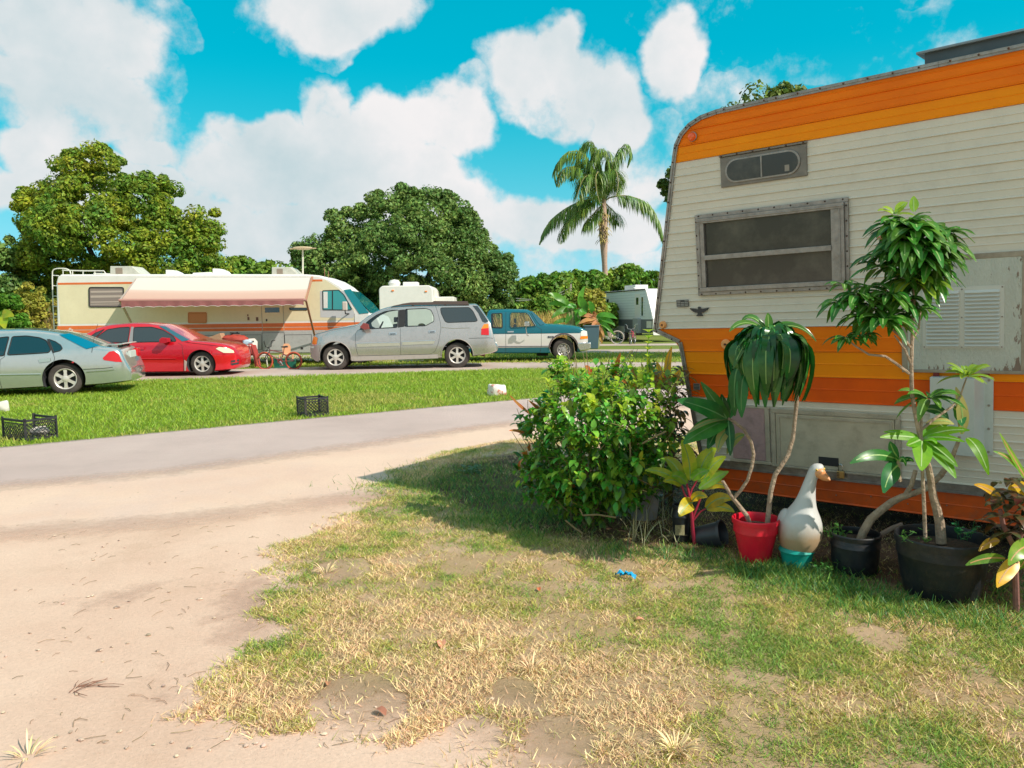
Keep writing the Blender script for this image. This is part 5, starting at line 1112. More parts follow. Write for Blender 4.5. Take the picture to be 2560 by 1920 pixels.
for cx_ in (L([(1648, 1020)])[0][0], L([(1715, 1020)])[0][0]):
    m = MB(); m.lathe([(.2, -.1), (.30, -.1), (.33, -.06), (.33, .06), (.30, .1), (.2, .1)], (cx_, .08, .33), (0, 1, 0), 20); w = m.build('wheel', TYRE, GT, smooth=True); m = MB(); m.lathe([(.2, 0), (.17, .05), (.05, .04), (.001, .05)], (cx_, .0, .33), (0, -1, 0), 16); m.build('rim', WHITE, w, smooth=True)
m = MB(); q = L([(1610, 940), (1725, 940)]); m.prism(chaikin([(q[0][0]-.1, .5), (q[0][0], .85), (q[1][0], .85), (q[1][0]+.1, .5)], 1), -.03, 0.0); m.build('wheel_fender', WHITE, GT)
m = MB(); q = L([(2000, 800), (2062, 885)]); m.box(q[0][0], q[1][0], -.018, -.0135, q[1][1], q[0][1]); m.build('storage_hatch', WHITE, GT, bevel=.004)
m = MB(); q = L([(1870, 770), (1932, 930)]); m.box(q[0][0], q[1][0], -.22, -.014, zs-.75, zs+.05); m.build('entry_step', mat('step_grey', (.4, .42, .44), .5), GT, bevel=.005)

# ================================================================ SMALL YARD THINGS
def bike(name, label, base0, base1, Rw_, tyre, frame, yaw_off=0, size=1.0, cruiser=False):
    """base0/base1: ground points under front and rear wheel"""
    p0, p1 = np.array(base0), np.array(base1); d = unit(p1-p0); Lw = np.linalg.norm(p1-p0)
    B = thing(name, label, 'bicycle', p0, atan2(d[1], d[0])); R_ = Rw_
    for k, xx in enumerate((0, Lw)):
        m = MB(); m.tube([(xx+R_*cos(a), 0, R_+R_*sin(a)) for a in np.linspace(0, 2*pi, 33)], .028*size, 8, False); w = m.build('wheel', tyre, B, smooth=True)
        m = MB(); m.tube([(xx+(R_-.03)*cos(a), 0, R_+(R_-.03)*sin(a)) for a in np.linspace(0, 2*pi, 33)], .012, 6, False)
        for i in range(14): a = 2*pi*i/14; m.tube([(xx, .02*(-1)**i, R_), (xx+(R_-.03)*cos(a), 0, R_+(R_-.03)*sin(a))], .002, 3, False)
        m.lathe([(.02, -.05), (.02, .05)], (xx, 0, R_), (0, 1, 0), 8); m.build('rim', DARK if not cruiser else CHROME, w)
    m = MB(); hd = (.18*size+.02, 0, R_+.34*size); hb = (.14*size, 0, R_+.22*size); bb = (Lw*.56, 0, R_-.01); st = (Lw*.66, 0, R_+.26*size)
    m.tube([hd, st], .017, 8); m.tube([hb, bb], .020, 8); m.tube([st, bb], .016, 8); m.tube([hd, hb], .02, 8)
    for y in (-.05, .05): m.tube([(Lw, y, R_), (bb[0], y*.5, bb[2])], .010, 6); m.tube([(Lw, y, R_), (st[0], y*.4, st[2]-.04)], .009, 6)
    m.build('frame', frame, B, smooth=True)
    m = MB()
    for y in (-.05, .05): m.tube([(0, y, R_), (.12*size, y, R_+.22*size), (.14*size, 0, R_+.26*size)], .014, 6)
    m.build('fork', BLACK, B, smooth=True)
    m = MB(); zh = R_+(.62 if not cruiser else .66)*size; m.tube([hd, (.16*size, 0, R_+.42*size)], .014, 6)
    m.tube([(.20*size, -.33, zh+.02), (.13*size, -.22, zh), (.15*size, -.17, R_+.45*size), (.16*size, 0, R_+.42*size), (.15*size, .17, R_+.45*size), (.13*size, .22, zh), (.20*size, .33, zh+.02)], .012, 6); hb_ = m.build('handlebar', BLACK if not cruiser else CHROME, B, smooth=True)
    m = MB(); m.tube([st, (st[0]+.03, 0, st[2]+.16*size)], .012, 6); m.ell((st[0]+.04, 0, st[2]+.18*size), .13*size, .06, .025, 12, 6); m.build('saddle', BLACK, B, smooth=True)
    m = MB(); m.lathe([(.085, -.004), (.085, .004)], (bb[0], -.06, bb[2]), (0, 1, 0), 20); m.tube([(bb[0], -.08, bb[2]), (bb[0]+.10, -.08, bb[2]-.11)], .01, 6); m.box(bb[0]+.05, bb[0]+.15, -.18, -.08, bb[2]-.125, bb[2]-.10); m.tube([(bb[0], .08, bb[2]), (bb[0]-.10, .08, bb[2]+.11)], .01, 6); m.build('crank', CHROME, B)
    return B
bike('bmx_bicycle', 'small BMX bicycle with orange tyres parked before the motorhome', G(*cE(945, 1318)), G(*cE(1615, 1318)), .25, mat('orange_tyre', (.62, .11, .05), .7, var=.4, vscale=9), mat('bmx_frame', (.22, .07, .07), .35, coat=.4), size=.95)
q0 = G(*cB(1800, 1085)); bike('cruiser_bicycle', 'bicycle with a pink front panel standing before the grey caravan', q0, q0+np.array([.35, .95, 0]), .33, TYRE, mat('pink_frame', (.75, .05, .16), .4), cruiser=True)
q0 = G(*cB(1440, 1085)); bike('silver_bicycle', 'old bicycle with a pale tyre leaning behind the banana plant', q0+np.array([-.2, .3, 0]), q0+np.array([.85, .2, 0]), .33, mat('pale_tyre', (.5, .42, .36), .7), mat('silver_frame', (.4, .36, .33), .4, .5), cruiser=True)
# green case behind the bike
c = G(*cE(1380, 1300)); GC = thing('green_case', 'dark green ribbed plastic case standing behind the BMX bicycle', 'storage box', (c[0], c[1]+.18, 0))
m = MB(); m.box(-.32, .30, -.12, .12, .002, .27); b_ = m.build('body', mat('green_plastic', (.01, .14, .09), .45), GC, bevel=.012); m = MB(); m.box(-.31, .15, -.13, .11, .27, .30); [m.box(-.27, -.05, -.128, -.1205, .10+.035*i, .115+.035*i) for i in range(5)]; m.build('lid', mat('green_plastic', (0, 0, 0)), GC, bevel=.008)
# heap of things on a folding table by the red car
c = A(*cE(560, 1215), 23.6); tb = thing('folding_table', 'low white folding table loaded with junk beside the red sedan', 'table', (c[0]-.45, c[1]+.6, 0))
m = MB(); m.box(-.75, .45, -.3, .3, .66, .71); m.build('tabletop', WHITE, tb, bevel=.01)
for sx_, sy_ in ((-.65, -.25), (.38, -.25), (-.65, .25), (.38, .25)): m = MB(); m.tube([(sx_, sy_, 0), (sx_*.95, sy_, .66)], .015, 6); m.build('leg', CHROME, tb)
m = MB(); cc_ = np.array([c[0]-.45, c[1]+.6, .71]); m.ell(cc_+(-.15, 0, .16), .42, .24, .17, 18, 8, .18); tag(m.build('red_tarp', mat('tarp_red', (.45, .05, .03), .7, var=.3, bump=.8, bscale=8), smooth=True), 'crumpled dark red tarp bundle on the folding table', 'tarp')
m = MB(); m.obox(cc_+(-.72, .05, .18), (1, 0, .35), (0, 1, 0), (-.35, 0, 1), .22, .18, .13); tag(m.build('cardboard_box', mat('cardboard', (.42, .24, .14), .9), bevel=.01), 'tilted brown cardboard box left of the red tarp', 'box')
m = MB(); m.tube([cc_+(-.5, -.1, .20), cc_+(-.2, -.1, .34), cc_+(.0, -.1, .40)], .012, 6); m.tube([cc_+(-.25, -.1, .38), cc_+(.05, -.1, .36)], .02, 6); tag(m.build('scooter_handle', BLACK, smooth=True), 'black handlebar grip sticking up out of the junk heap', 'handlebar')
m = MB(); m.ell(cc_+(.28, -.1, .08), .16, .14, .09, 12, 6, .35); tag(m.build('plastic_bag', mat('bag_blue_white', (.5, .62, .72), .4, var=.3, vscale=12), smooth=True), 'crumpled blue and white plastic bag on the table edge', 'bag')
m = MB(); m.tube([cc_+(.48, -.2, -.05), cc_+(.62, -.35, -.35), cc_+(.66, -.35, -.68)], [.11, .09, .10], 8); m.tube([cc_+(.38, -.2, .0), cc_+(.5, -.3, -.3)], [.1, .08], 8); tag(m.build('red_jacket', mat('jacket_red', (.42, .05, .04), .85, var=.4), smooth=True), 'dark red jacket hanging down from the table end', 'jacket')
def chair(name, label, c, col, yaw_, h=.8, hw=1.0):
    o = thing(name, label, 'chair', c, yaw_); mt = mat('chair_'+name, col, .5)
    m = MB(); m.box(-.22*hw, .22*hw, -.2, .2, .38, .41); m.build('seat', mt, o, bevel=.01)
    P_ = chaikin([(-.21*hw, .41), (-.24*hw, h), (-.12*hw, h+.1), (.12*hw, h+.1), (.24*hw, h), (.21*hw, .41)], 1); m = MB(); m.prism(P_, .17, .20); b_ = m.build('backrest', mt, o); m = MB(); m.box(-.07*hw, .07*hw, .165, .205, h-.02, h+.03); m.build('handle_slot', DARK, b_)
    for sx_ in (-.19, .19):
        for sy_ in (-.17, .17): m = MB(); m.tube([(sx_*1.15, sy_*1.15, 0), (sx_, sy_, .39)], .02, 6); m.build('leg', mt, o)
    return o
c = A(*cE(730, 1225), 24.0); chair('white_chair', 'white plastic chair between the red sedan and the BMX bicycle', (c[0], 24.2, 0), (.75, .68, .62), 1.2)
c = A(*cE(1380, 1240), 24.0); chair('peach_chair', 'peach coloured plastic chair behind the saddle of the BMX bicycle', (c[0], 24.3, 0), (.78, .40, .22), .2, .62, .55)
# blue grey bin
c = G(*cB(1325, 1142)); o = thing('rubbish_bin', 'blue grey wheeled rubbish bin behind the front of the pickup', 'bin', (c[0], c[1]+.3, 0)); m = MB(); m.add([(-.28, -.3, .0), (.28, -.3, 0), (.28, .3, 0), (-.28, .3, 0), (-.33, -.36, .98), (.33, -.36, .98), (.33, .36, .98), (-.33, .36, .98)], [(3, 2, 1, 0), (0, 1, 5, 4), (1, 2, 6, 5), (2, 3, 7, 6), (3, 0, 4, 7), (4, 5, 6, 7)]); mt = mat('bin_plastic', (.07, .13, .16), .55); m.build('body', mt, o, bevel=.02)
m = MB(); m.box(-.35, .35, -.39, .37, .985, 1.04); m.build('lid', mt, o, bevel=.02)
# milk crates
def crate(name, label, c, yaw_, sx_, sy_, h, broken):
    o = thing(name, label, 'crate', c, yaw_); mt = mat('crate_black', (.025, .025, .027), .6, var=.3, dirt=.35, bump=.3); m = MB(); t_ = .012; bars = .016
    walls = [((-sx_, -sy_), (sx_, -sy_)), ((sx_, -sy_), (sx_, sy_)), ((sx_, sy_), (-sx_, sy_)), ((-sx_, sy_), (-sx_, -sy_))]
    for k_, (a, b) in enumerate(walls):
        a = np.array([*a, 0]); b = np.array([*b, 0]); d = unit(b-a); nn = np.array([-d[1], d[0], 0]); Lw = np.linalg.norm(b-a); mb = MB()
        top_ = h if not (broken and k_ == 2) else h*.80
        mb.obox((a+b)/2+(0, 0, .02), d, nn, (0, 0, 1), Lw/2+.006, .007, .02)
        if not (broken and k_ == 2): mb.obox((a+b)/2+(0, 0, top_-.03), d, nn, (0, 0, 1), Lw/2, .009, .014); mb.obox((a+b)/2+(0, 0, top_-.07), d, nn, (0, 0, 1), Lw/2, .005, .006)
        mb.obox(a+d*.012+(0, 0, h/2), d, nn, (0, 0, 1), .016, .009, h/2)
        z0_, z1_ = .04, top_-.075; stp = .05; k = int(Lw/stp)+4
        for i in range(-4, k):
            for sgn in (1, -1):
                s0 = i*stp; s1 = s0+(z1_-z0_)*sgn; q = []
                lo, hi = (s0, s1)
                tt = []
                for tq in (0, 1): pass
                # clip the diagonal to the wall
                def at(zf): return s0+(s1-s0)*zf
                f0, f1 = 0.0, 1.0
                for lim, sg in ((.02, 1), (Lw-.02, -1)):
                    va, vb = (at(f0)-lim)*sg, (at(f1)-lim)*sg
                    if va < 0 and vb < 0: f1 = f0-1; break
                    if va < 0: f0 = f0+(f1-f0)*(-va)/(vb-va)
                    elif vb < 0: f1 = f0+(f1-f0)*va/(va-vb)
                if f1 > f0+.02: mb.tube([a+d*at(f0)+(0, 0, z0_+(z1_-z0_)*f0), a+d*at(f1)+(0, 0, z0_+(z1_-z0_)*f1)], .0042, 4)
        mb.build('side_panel', mt, o)
    mb = MB(); [mb.box(-sx_, sx_, -sy_+.04*i, -sy_+.04*i+.012, .004, .012) for i in range(int(2*sy_/.04)+1)]; [mb.box(-sx_+.04*i, -sx_+.04*i+.012, -sy_, sy_, .012, .018) for i in range(int(2*sx_/.04)+1)]; mb.build('bottom', mt, o)
    return o
c = G(775, 1042); c2 = G(770, 1036); crate('milk_crate', 'small black milk crate standing on the lawn edge by the road', (c[0]+.0, c[1]+.17, .004), radians(34), .185, .175, .30, False)
c = G(52, 1102); crate('milk_crate', 'larger black milk crate with broken rim on the lawn at the left edge', (c[0], c[1]+.20, .004), radians(58), .20, .27, .29, True)
m = MB(); m.ell((c[0]+.1, c[1]+.25, .08), .12, .09, .07, 10, 6, .4); tag(m.build('stone', mat('pale_stone', (.55, .48, .42), .9, var=.3), smooth=True), 'pale stone lying inside the broken milk crate', 'stone')
# painted rocks
def rock(px, py, r, h, label, mt, seed):
    c = G(px, py); bm = bmesh.new(); bmesh.ops.create_icosphere(bm, subdivisions=3, radius=1); rr_ = random.Random(seed)
    for v in bm.verts:
        q = v.co; f = 1+.12*sin(q.x*3+seed)+.08*sin(q.y*5+2)+.06*sin(q.z*7+q.x*4); v.co = Vector((q.x*r*f, q.y*r*.8*f, max(-.05, (min(q.z, .55)*h*f+h*.45))))
    me = bpy.data.meshes.new('painted_rock'); bm.to_mesh(me); bm.free(); o = fin('painted_rock', me, mt, None, True, 50); o.location = (c[0], c[1]+r*.6, 0); return tag(o, label, 'rock', 'painted rocks on the lawn')
rock(1243, 990, .175, .20, 'white painted rock with red flaking patches on the lawn by the road', mat('flaking_paint', (.80, .72, .66), .8, col2=(.55, .22, .16), vscale=9, bump=.8, bscale=10, split=(.52, .6)), 3)
rock(-4, 1030, .12, .17, 'white rock cut by the left edge on the lawn', mat('white_rock', (.75, .7, .62), .85, var=.25), 5)

# ================================================================ TREES
D_ = K_
def TL(name, col, isl=.4, yel=None, tr=.2, sc=.5, rough=.5):
    return mat(name, col, rough, col2=yel, vscale=sc, island=isl, trans=tr, spec=.2, split=(.42, .62))
def crown(tree, poly, Y, Ymax, rc, nclump, per, ls, m, name='crown', margin=.8, zmin=.4):
    P = [(A(x*D_, y*D_, Y)[0], A(x*D_, y*D_, Y)[2]) for x, y in poly]
    xs = [p[0] for p in P]; zs = [p[1] for p in P]
    bd = []
    for i in range(len(P)):
        a = np.array(P[i]); b = np.array(P[(i+1) % len(P)]); k = max(1, int(np.linalg.norm(b-a)/.25)); bd += [a+(b-a)*j/k for j in range(k)]
    bd = np.array(bd); C = []; tries = 0
    while len(C) < nclump and tries < nclump*60:
        tries += 1; x = rnd.uniform(min(xs), max(xs)); z = rnd.uniform(min(zs), max(zs))
        if not inpoly(np.array([x]), np.array([z]), P)[0]: continue
        D = np.min(np.hypot(bd[:, 0]-x, bd[:, 1]-z)); r = rc*rnd.choice((rnd.uniform(.35, .7), rnd.uniform(.7, 1.35)))
        if D < r*margin: 
            if D < .25*rc: continue
            r = max(.3*rc, D/margin)
        dep = min(Ymax, .5+1.1*D); u = rnd.random()**.45
        C.append((x, Y+dep*u*(-1 if rnd.random() < .68 else 1), max(z, zmin+r*.4), r))
    C = np.array(C); n = len(C)*per; ci = np.repeat(np.arange(len(C)), per)
    d = rng.normal(size=(n, 3)); d /= np.linalg.norm(d, axis=1)[:, None]; d[:, 2] = np.abs(d[:, 2])*.25+d[:, 2]*.85
    rad = C[ci, 3]*(.55+.5*rng.random(n)**.6); pos = C[ci, :3]+d*rad[:, None]*np.array([1, 1, .85])
    nn = d*.9+rng.normal(size=(n, 3))*.55+np.array([0, 0, .25]); nn /= np.linalg.norm(nn, axis=1)[:, None]
    t1 = np.cross(nn, rng.normal(size=(n, 3))); t1 /= np.linalg.norm(t1, axis=1)[:, None]; t2 = np.cross(nn, t1)
    s1 = (ls*(.6+.8*rng.random(n)))[:, None]; s2 = s1*(.45+.2*rng.random(n))[:, None]
    V = np.stack([pos-t1*s1*.5, pos-t2*s2*.5+nn*s2*.12, pos+t1*s1*.5, pos+t2*s2*.5+nn*s2*.12], 1).reshape(-1, 3)
    o = arr_mesh(name, local(tree, V), 4, m, tree); return C
def trunk(tree, base, top, r0, r1, C=None, k=5, m=None, name='trunk'):
    b = np.asarray(base, float); t = np.asarray(top, float); mb = MB(); n = 6
    P = [b+(t-b)*i/n+np.array([rnd.uniform(-.1, .1), rnd.uniform(-.1, .1), 0])*(0 < i < n)*r0*2 for i in range(n+1)]
    mb.tube(P, [r0*(1.25 if i == 0 else 1)*(1-i/n)+r1*i/n for i in range(n+1)], 10)
    if C is not None and len(C):
        for i in rng.choice(len(C), min(k, len(C)), replace=False):
            c = C[i, :3]; mid = (P[4]+c)/2+np.array([0, 0, .3]); mb.tube([P[3], mid, c], [r1, r1*.6, r1*.2], 6)
    mb.v = [tuple(v) for v in local(tree, np.array(mb.v))]; return mb.build(name, m or DBARK, tree, smooth=True)
def tree(name, label, poly, Y, depth, rc, ncl, per, ls, m, base_px, tr0=.35, group=None):
    b = A(base_px*D_, 700*D_, Y); o = thing(name, label, 'tree', (b[0], Y, 0), group=group)
    C = crown(o, poly, Y, depth, rc, ncl, per, ls, m); trunk(o, (b[0], Y, 0), (b[0], Y, 3.2), tr0, tr0*.5, C, 8); return o
GRP = 'trees behind the caravan park'
OAK1 = TL('oak_leaf_olive', (.13, .24, .03), .6, (.31, .35, .03), .3, .55); OAK2 = TL('oak_leaf_dark', (.115, .21, .05), .55, (.20, .30, .07), .25, .5)
HED = TL('hedge_leaf', (.12, .25, .03), .5, (.24, .32, .04), .25, .35); HED2 = TL('yellow_bush_leaf', (.30, .31, .04), .45, (.40, .34, .06), .25, .6); DKT = TL('dark_tree_leaf', (.09, .15, .03), .5, (.14, .20, .03), .15, .4)
tree('oak_tree', 'tall olive and yellow green oak rising behind the rear of the motorhome', [(45, 445), (60, 412), (110, 400), (135, 385), (125, 350), (150, 313), (183, 330), (192, 350), (205, 310), (240, 318), (265, 345), (275, 385), (305, 385), (350, 370), (378, 400), (383, 445), (410, 475), (440, 443), (475, 455), (485, 500), (488, 560), (502, 610), (480, 660), (100, 665), (62, 610), (42, 540), (55, 480)], 38, 3.6, .62, 430, 300, .18, OAK1, 240, .45, GRP)
tree('broadleaf_tree', 'dark green tree cut by the left edge, left of the tall oak', [(-90, 500), (0, 522), (30, 515), (50, 535), (62, 600), (115, 640), (120, 705), (-90, 705)], 36, 2.5, .6, 150, 170, .24, OAK2, -20, .3, GRP)
tree('broadleaf_tree', 'small bright green tree peeping over the middle of the motorhome roof', [(478, 585), (500, 562), (525, 553), (560, 565), (600, 566), (630, 553), (660, 575), (655, 700), (470, 700)], 46, 2.5, .6, 120, 150, .28, HED, 560, .25, GRP)
tree('oak_tree', 'wide domed dark green oak behind the motorhome cab and the white caravan', [(642, 600), (634, 545), (650, 522), (688, 512), (705, 478), (716, 450), (760, 452), (785, 430), (815, 418), (840, 404), (880, 399), (935, 404), (980, 420), (1020, 450), (1045, 490), (1062, 528), (1100, 540), (1116, 585), (1112, 640), (1104, 705), (720, 705), (660, 650)], 42, 4.2, .66, 520, 300, .18, OAK2, 900, .5, GRP)
tree('broadleaf_tree', 'round hedge tree directly right of the big domed oak', [(1105, 610), (1130, 603), (1175, 592), (1225, 590), (1245, 610), (1240, 705), (1105, 705)], 48, 2.6, .6, 150, 150, .30, HED, 1170, .2, GRP)
tree('broadleaf_tree', 'green hedge tree directly left of the palm trunk', [(1215, 600), (1240, 585), (1290, 588), (1310, 600), (1315, 705), (1215, 705)], 50, 2.6, .6, 130, 150, .30, HED, 1265, .2, GRP)
tree('broadleaf_tree', 'tallest hedge tree, right of the palm trunk above the grey caravan', [(1300, 600), (1325, 578), (1360, 572), (1400, 588), (1445, 590), (1470, 600), (1470, 705), (1300, 705)], 56, 2.6, .6, 170, 150, .32, HED, 1380, .2, GRP)
tree('broadleaf_tree', 'dark tree whose top shows above the roof of the orange trailer', [(1434, 385), (1437, 440), (1450, 470), (1500, 560), (1800, 600), (1850, 400), (1800, 240), (1738, 207), (1690, 196), (1640, 194), (1602, 204), (1570, 220), (1540, 248), (1500, 310), (1468, 352)], 26, 3.0, .5, 300, 150, .18, DKT, 1650, .3, GRP)
def shrub(name, label, poly, Y, depth, rc, ncl, per, ls, m, cat='shrub'):
    b = A(np.mean([p[0] for p in poly])*D_, 700*D_, Y); o = thing(name, label, cat, (b[0], Y, 0)); C = crown(o, poly, Y, depth, rc, ncl, per, ls, m, 'foliage', zmin=.1)
    mb = MB()
    for i in rng.choice(len(C), 8): mb.tube([(b[0]+rnd.uniform(-.3, .3), Y, 0), C[i, :3]], [.03, .01], 5)
    mb.v = [tuple(v) for v in local(o, np.array(mb.v))]; mb.build('stems', DBARK, o); return o
shrub('yellow_shrub', 'yellow green shrub behind the banana plants', [(1235, 650), (1255, 630), (1290, 625), (1305, 640), (1305, 705), (1235, 705)], 44, 1.5, .4, 70, 120, .2, HED2)
shrub('weed_shrub', 'yellow green weedy shrub between the silver sedan and the motorhome ladder', [(20, 680), (40, 645), (70, 615), (95, 625), (112, 650), (120, 720), (10, 730)], 29, 1.0, .3, 70, 130, .13, HED2)
shrub('leafy_shrub', 'bright green leafy shrub above the silver sedan at the left edge', [(-60, 650), (-20, 632), (20, 640), (40, 665), (45, 730), (-60, 740)], 27, 1.2, .35, 70, 130, .16, TL('bright_shrub_leaf', (.09, .22, .02), .4, None, .3))
for i, (x0, x1, Y) in enumerate([(1040, 1140, 43), (1135, 1240, 42), (1235, 1330, 45), (690, 800, 40)]):
    shrub('hedge_shrub', ['low green shrub under the right side of the domed oak', 'low green shrub behind the pickup windscreen', 'low green shrub between banana plants and grey caravan', 'low green shrub behind the motorhome nose'][i], [(x0, 660), (x0+30, 640), (x1-30, 645), (x1, 660), (x1, 715), (x0, 715)], Y, 1.6, .45, 80, 110, .24, HED)
# distant woods: one mass
def woods():
    n = 52000; x = rng.uniform(-95, 110, n); hgt = 3.2+1.1*vnoise(x, x*0, .35)+.6*vnoise(x, x*0+4, 1.3); z = rng.random(n)**.8*hgt; y = 66+rng.uniform(-3, 3, n)+np.abs(z-hgt*.5)*.5
    pos = np.stack([x, y, z], 1); nn = rng.normal(size=(n, 3))+np.array([0, -.6, .5]); nn /= np.linalg.norm(nn, axis=1)[:, None]; t1 = np.cross(nn, rng.normal(size=(n, 3))); t1 /= np.linalg.norm(t1, axis=1)[:, None]; t2 = np.cross(nn, t1); s = (.3+.4*rng.random(n))[:, None]
    V = np.stack([pos-t1*s, pos-t2*s*.5, pos+t1*s, pos+t2*s*.5], 1).reshape(-1, 3); tag(arr_mesh('distant_woods', V, 4, HED), 'far belt of low green woods behind the park', kind='stuff')
woods()
# golden reeds
def reeds(name, label, px0, px1, Y, h, n, m, dy=1.5):
    mb = MB()
    for i in range(n):
        p = A(rnd.uniform(px0, px1), 820, Y+rnd.uniform(-dy, dy)); p[2] = 0; a = rnd.random()*2*pi; mb.leaf(p, (cos(a)*.25, sin(a)*.25, 1), h*rnd.uniform(.6, 1.1), .05, .45, n=4, fold=.2)
    tag(mb.build(name, m), label, 'tall grass', kind='stuff')
reeds('golden_reeds', 'tall golden dry grass behind the pickup', 1245, 1425, 38, 1.8, 900, mat('golden_reed', (.50, .36, .10), .8, island=.35, trans=.2))
reeds('dry_reeds', 'dry tan grass beside the motorhome ladder', 60, 140, 30, 2.2, 260, mat('tan_reed', (.42, .30, .10), .8, island=.3, trans=.2), 1)
# utility pole with wires
U = thing('utility_pole', 'thin grey utility pole with wires against the hedge', 'pole', (*A(1426, 740, 47)[:2], 0)); zp = A(1425, 705, 47)[2]
m = MB(); m.tube([(0, 0, 0), (0, 0, zp)], [.10, .08], 8); m.build('post', mat('pole_grey', (.35, .30, .26), .8), U)
m = MB()
for dz, e in ((-.35, A(1290, 752, 40)), (-.55, A(1290, 746, 40)), (-.4, A(1500, 722, 52)), (-.5, A(1500, 726, 52))):
    a = np.array([0, 0, zp+dz]); b = local(U, e); m.tube([a+(b-a)*t_+np.array([0, 0, -.25*sin(pi*t_)]) for t_ in np.linspace(0, 1, 8)], .02, 4)
m.build('wires', mat('wire', (.2, .19, .18), .6), U)

# ---------------- palm
Yp = 52.0
def c7(x, y): return A(1260+x*.39783, 300+y*.39783, Yp)
PB = c7(655, 1420); PM = thing('palm_tree', 'tall queen palm with drooping feathery fronds above the grey caravan', 'palm', (PB[0], Yp, 0))
m = MB(); tp = [np.array([PB[0]+.05, Yp, 0]), c7(652, 1300), c7(640, 1080), c7(632, 900), c7(628, 800), c7(625, 720), c7(622, 600), c7(628, 500)]
m.tube(tp, [.30, .22, .20, .18, .24, .30, .26, .14], 12); m.v = [tuple(v) for v in local(PM, np.array(m.v))]
m.build('trunk', mat('palm_trunk', (.52, .36, .28), .85, col2=(.38, .25, .19), vscale=7, bump=.6, bscale=10, stretch=(.6, .6, 4)), PM, smooth=True)
m = MB()
for i in range(90):
    p = c7(624+rnd.uniform(-25, 25), rnd.uniform(580, 760))+np.array([0, rnd.uniform(-.4, .2), 0]); m.leaf(p, (rnd.uniform(-.6, .6), -.5, -.2), rnd.uniform(.4, .8), .07, .8, n=3)
m.v = [tuple(v) for v in local(PM, np.array(m.v))]; m.build('old_sheaths', mat('palm_fibre', (.36, .28, .09), .8, island=.4), PM)
PALM = mat('palm_frond', (.09, .22, .035), .4, col2=(.22, .30, .04), vscale=.8, island=.35, trans=.2, spec=.5); RACH = mat('palm_rachis', (.35, .30, .12), .6)
c0 = c7(628, 510)
fr = [([(600, 400), (500, 200), (380, 210), (310, 320), (325, 430)], -1.0), ([(620, 330), (575, 140), (520, 120), (470, 190), (455, 300)], .6), ([(660, 380), (700, 210), (760, 150), (795, 190), (770, 300)], -.4),
      ([(680, 480), (780, 475), (900, 520), (975, 640), (1000, 790)], -.3), ([(560, 490), (430, 530), (310, 610), (250, 690), (222, 780)], -.4), ([(570, 510), (470, 570), (390, 650), (355, 720), (345, 785)], -1.2),
      ([(610, 540), (570, 580), (530, 630), (485, 695)], -.8), ([(660, 540), (700, 570), (735, 600), (720, 640)], 1.0), ([(640, 380), (650, 260), (620, 190), (560, 210), (530, 330)], -1.2), ([(590, 430), (490, 330), (400, 300), (350, 350), (330, 440)], -1.5),
      ([(600, 430), (540, 350), (490, 380), (450, 480), (440, 560)], -2.0), ([(640, 420), (660, 330), (690, 330), (700, 430), (680, 500)], -2.0), ([(620, 420), (590, 330), (560, 370), (560, 470), (580, 560)], -2.3), ([(660, 420), (720, 300), (740, 320), (720, 420)], 1.6),
      ([(610, 400), (540, 230), (470, 250), (430, 350)], 1.8), ([(650, 400), (680, 240), (640, 170), (600, 190)], 1.5), ([(610, 470), (520, 470), (430, 540), (390, 640)], 1.5)]
for (pts, dy) in fr:
    Q = [c0]+[c7(*p)+np.array([0, dy*(i+1)/len(pts), 0]) for i, p in enumerate(pts)]
    Q = [np.array(p) for p in chaikin(Q, 3, False)]; d = np.array([0.]+list(np.cumsum([np.linalg.norm(b-a) for a, b in zip(Q[:-1], Q[1:])]))); Ltot = d[-1]; Qa = np.array(Q)
    at = lambda s: np.array([np.interp(s, d, Qa[:, k]) for k in range(3)])
    m = MB(); m.tube([at(s) for s in np.linspace(0, Ltot, 14)], list(np.linspace(.05, .012, 14)), 5); fo = MB()
    for s in np.arange(.14*Ltot, Ltot, .032):
        p = at(s); t_ = unit(at(min(s+.1, Ltot))-at(s-.1)); sd = unit(np.cross(t_, (0, 0, 1)) if abs(t_[2]) < .95 else np.array([0, 1.0, 0])); f = s/Ltot; Ll = (1.45*sin(pi*min(1, f*.85+.12)))*rnd.uniform(.8, 1.15)
        for sg in (-1, 1): fo.leaf(p, sd*sg*rnd.uniform(.5, 1.2)+t_*.55+np.array([0, 0, rnd.uniform(-.9, .1)]), Ll, .048, 2.0, n=4, fold=.1)
    for q in (m, fo): q.v = [tuple(v) for v in local(PM, np.array(q.v))]
    fr_ = fo.build('frond', PALM, PM); m.build('rachis', RACH, fr_, smooth=True)

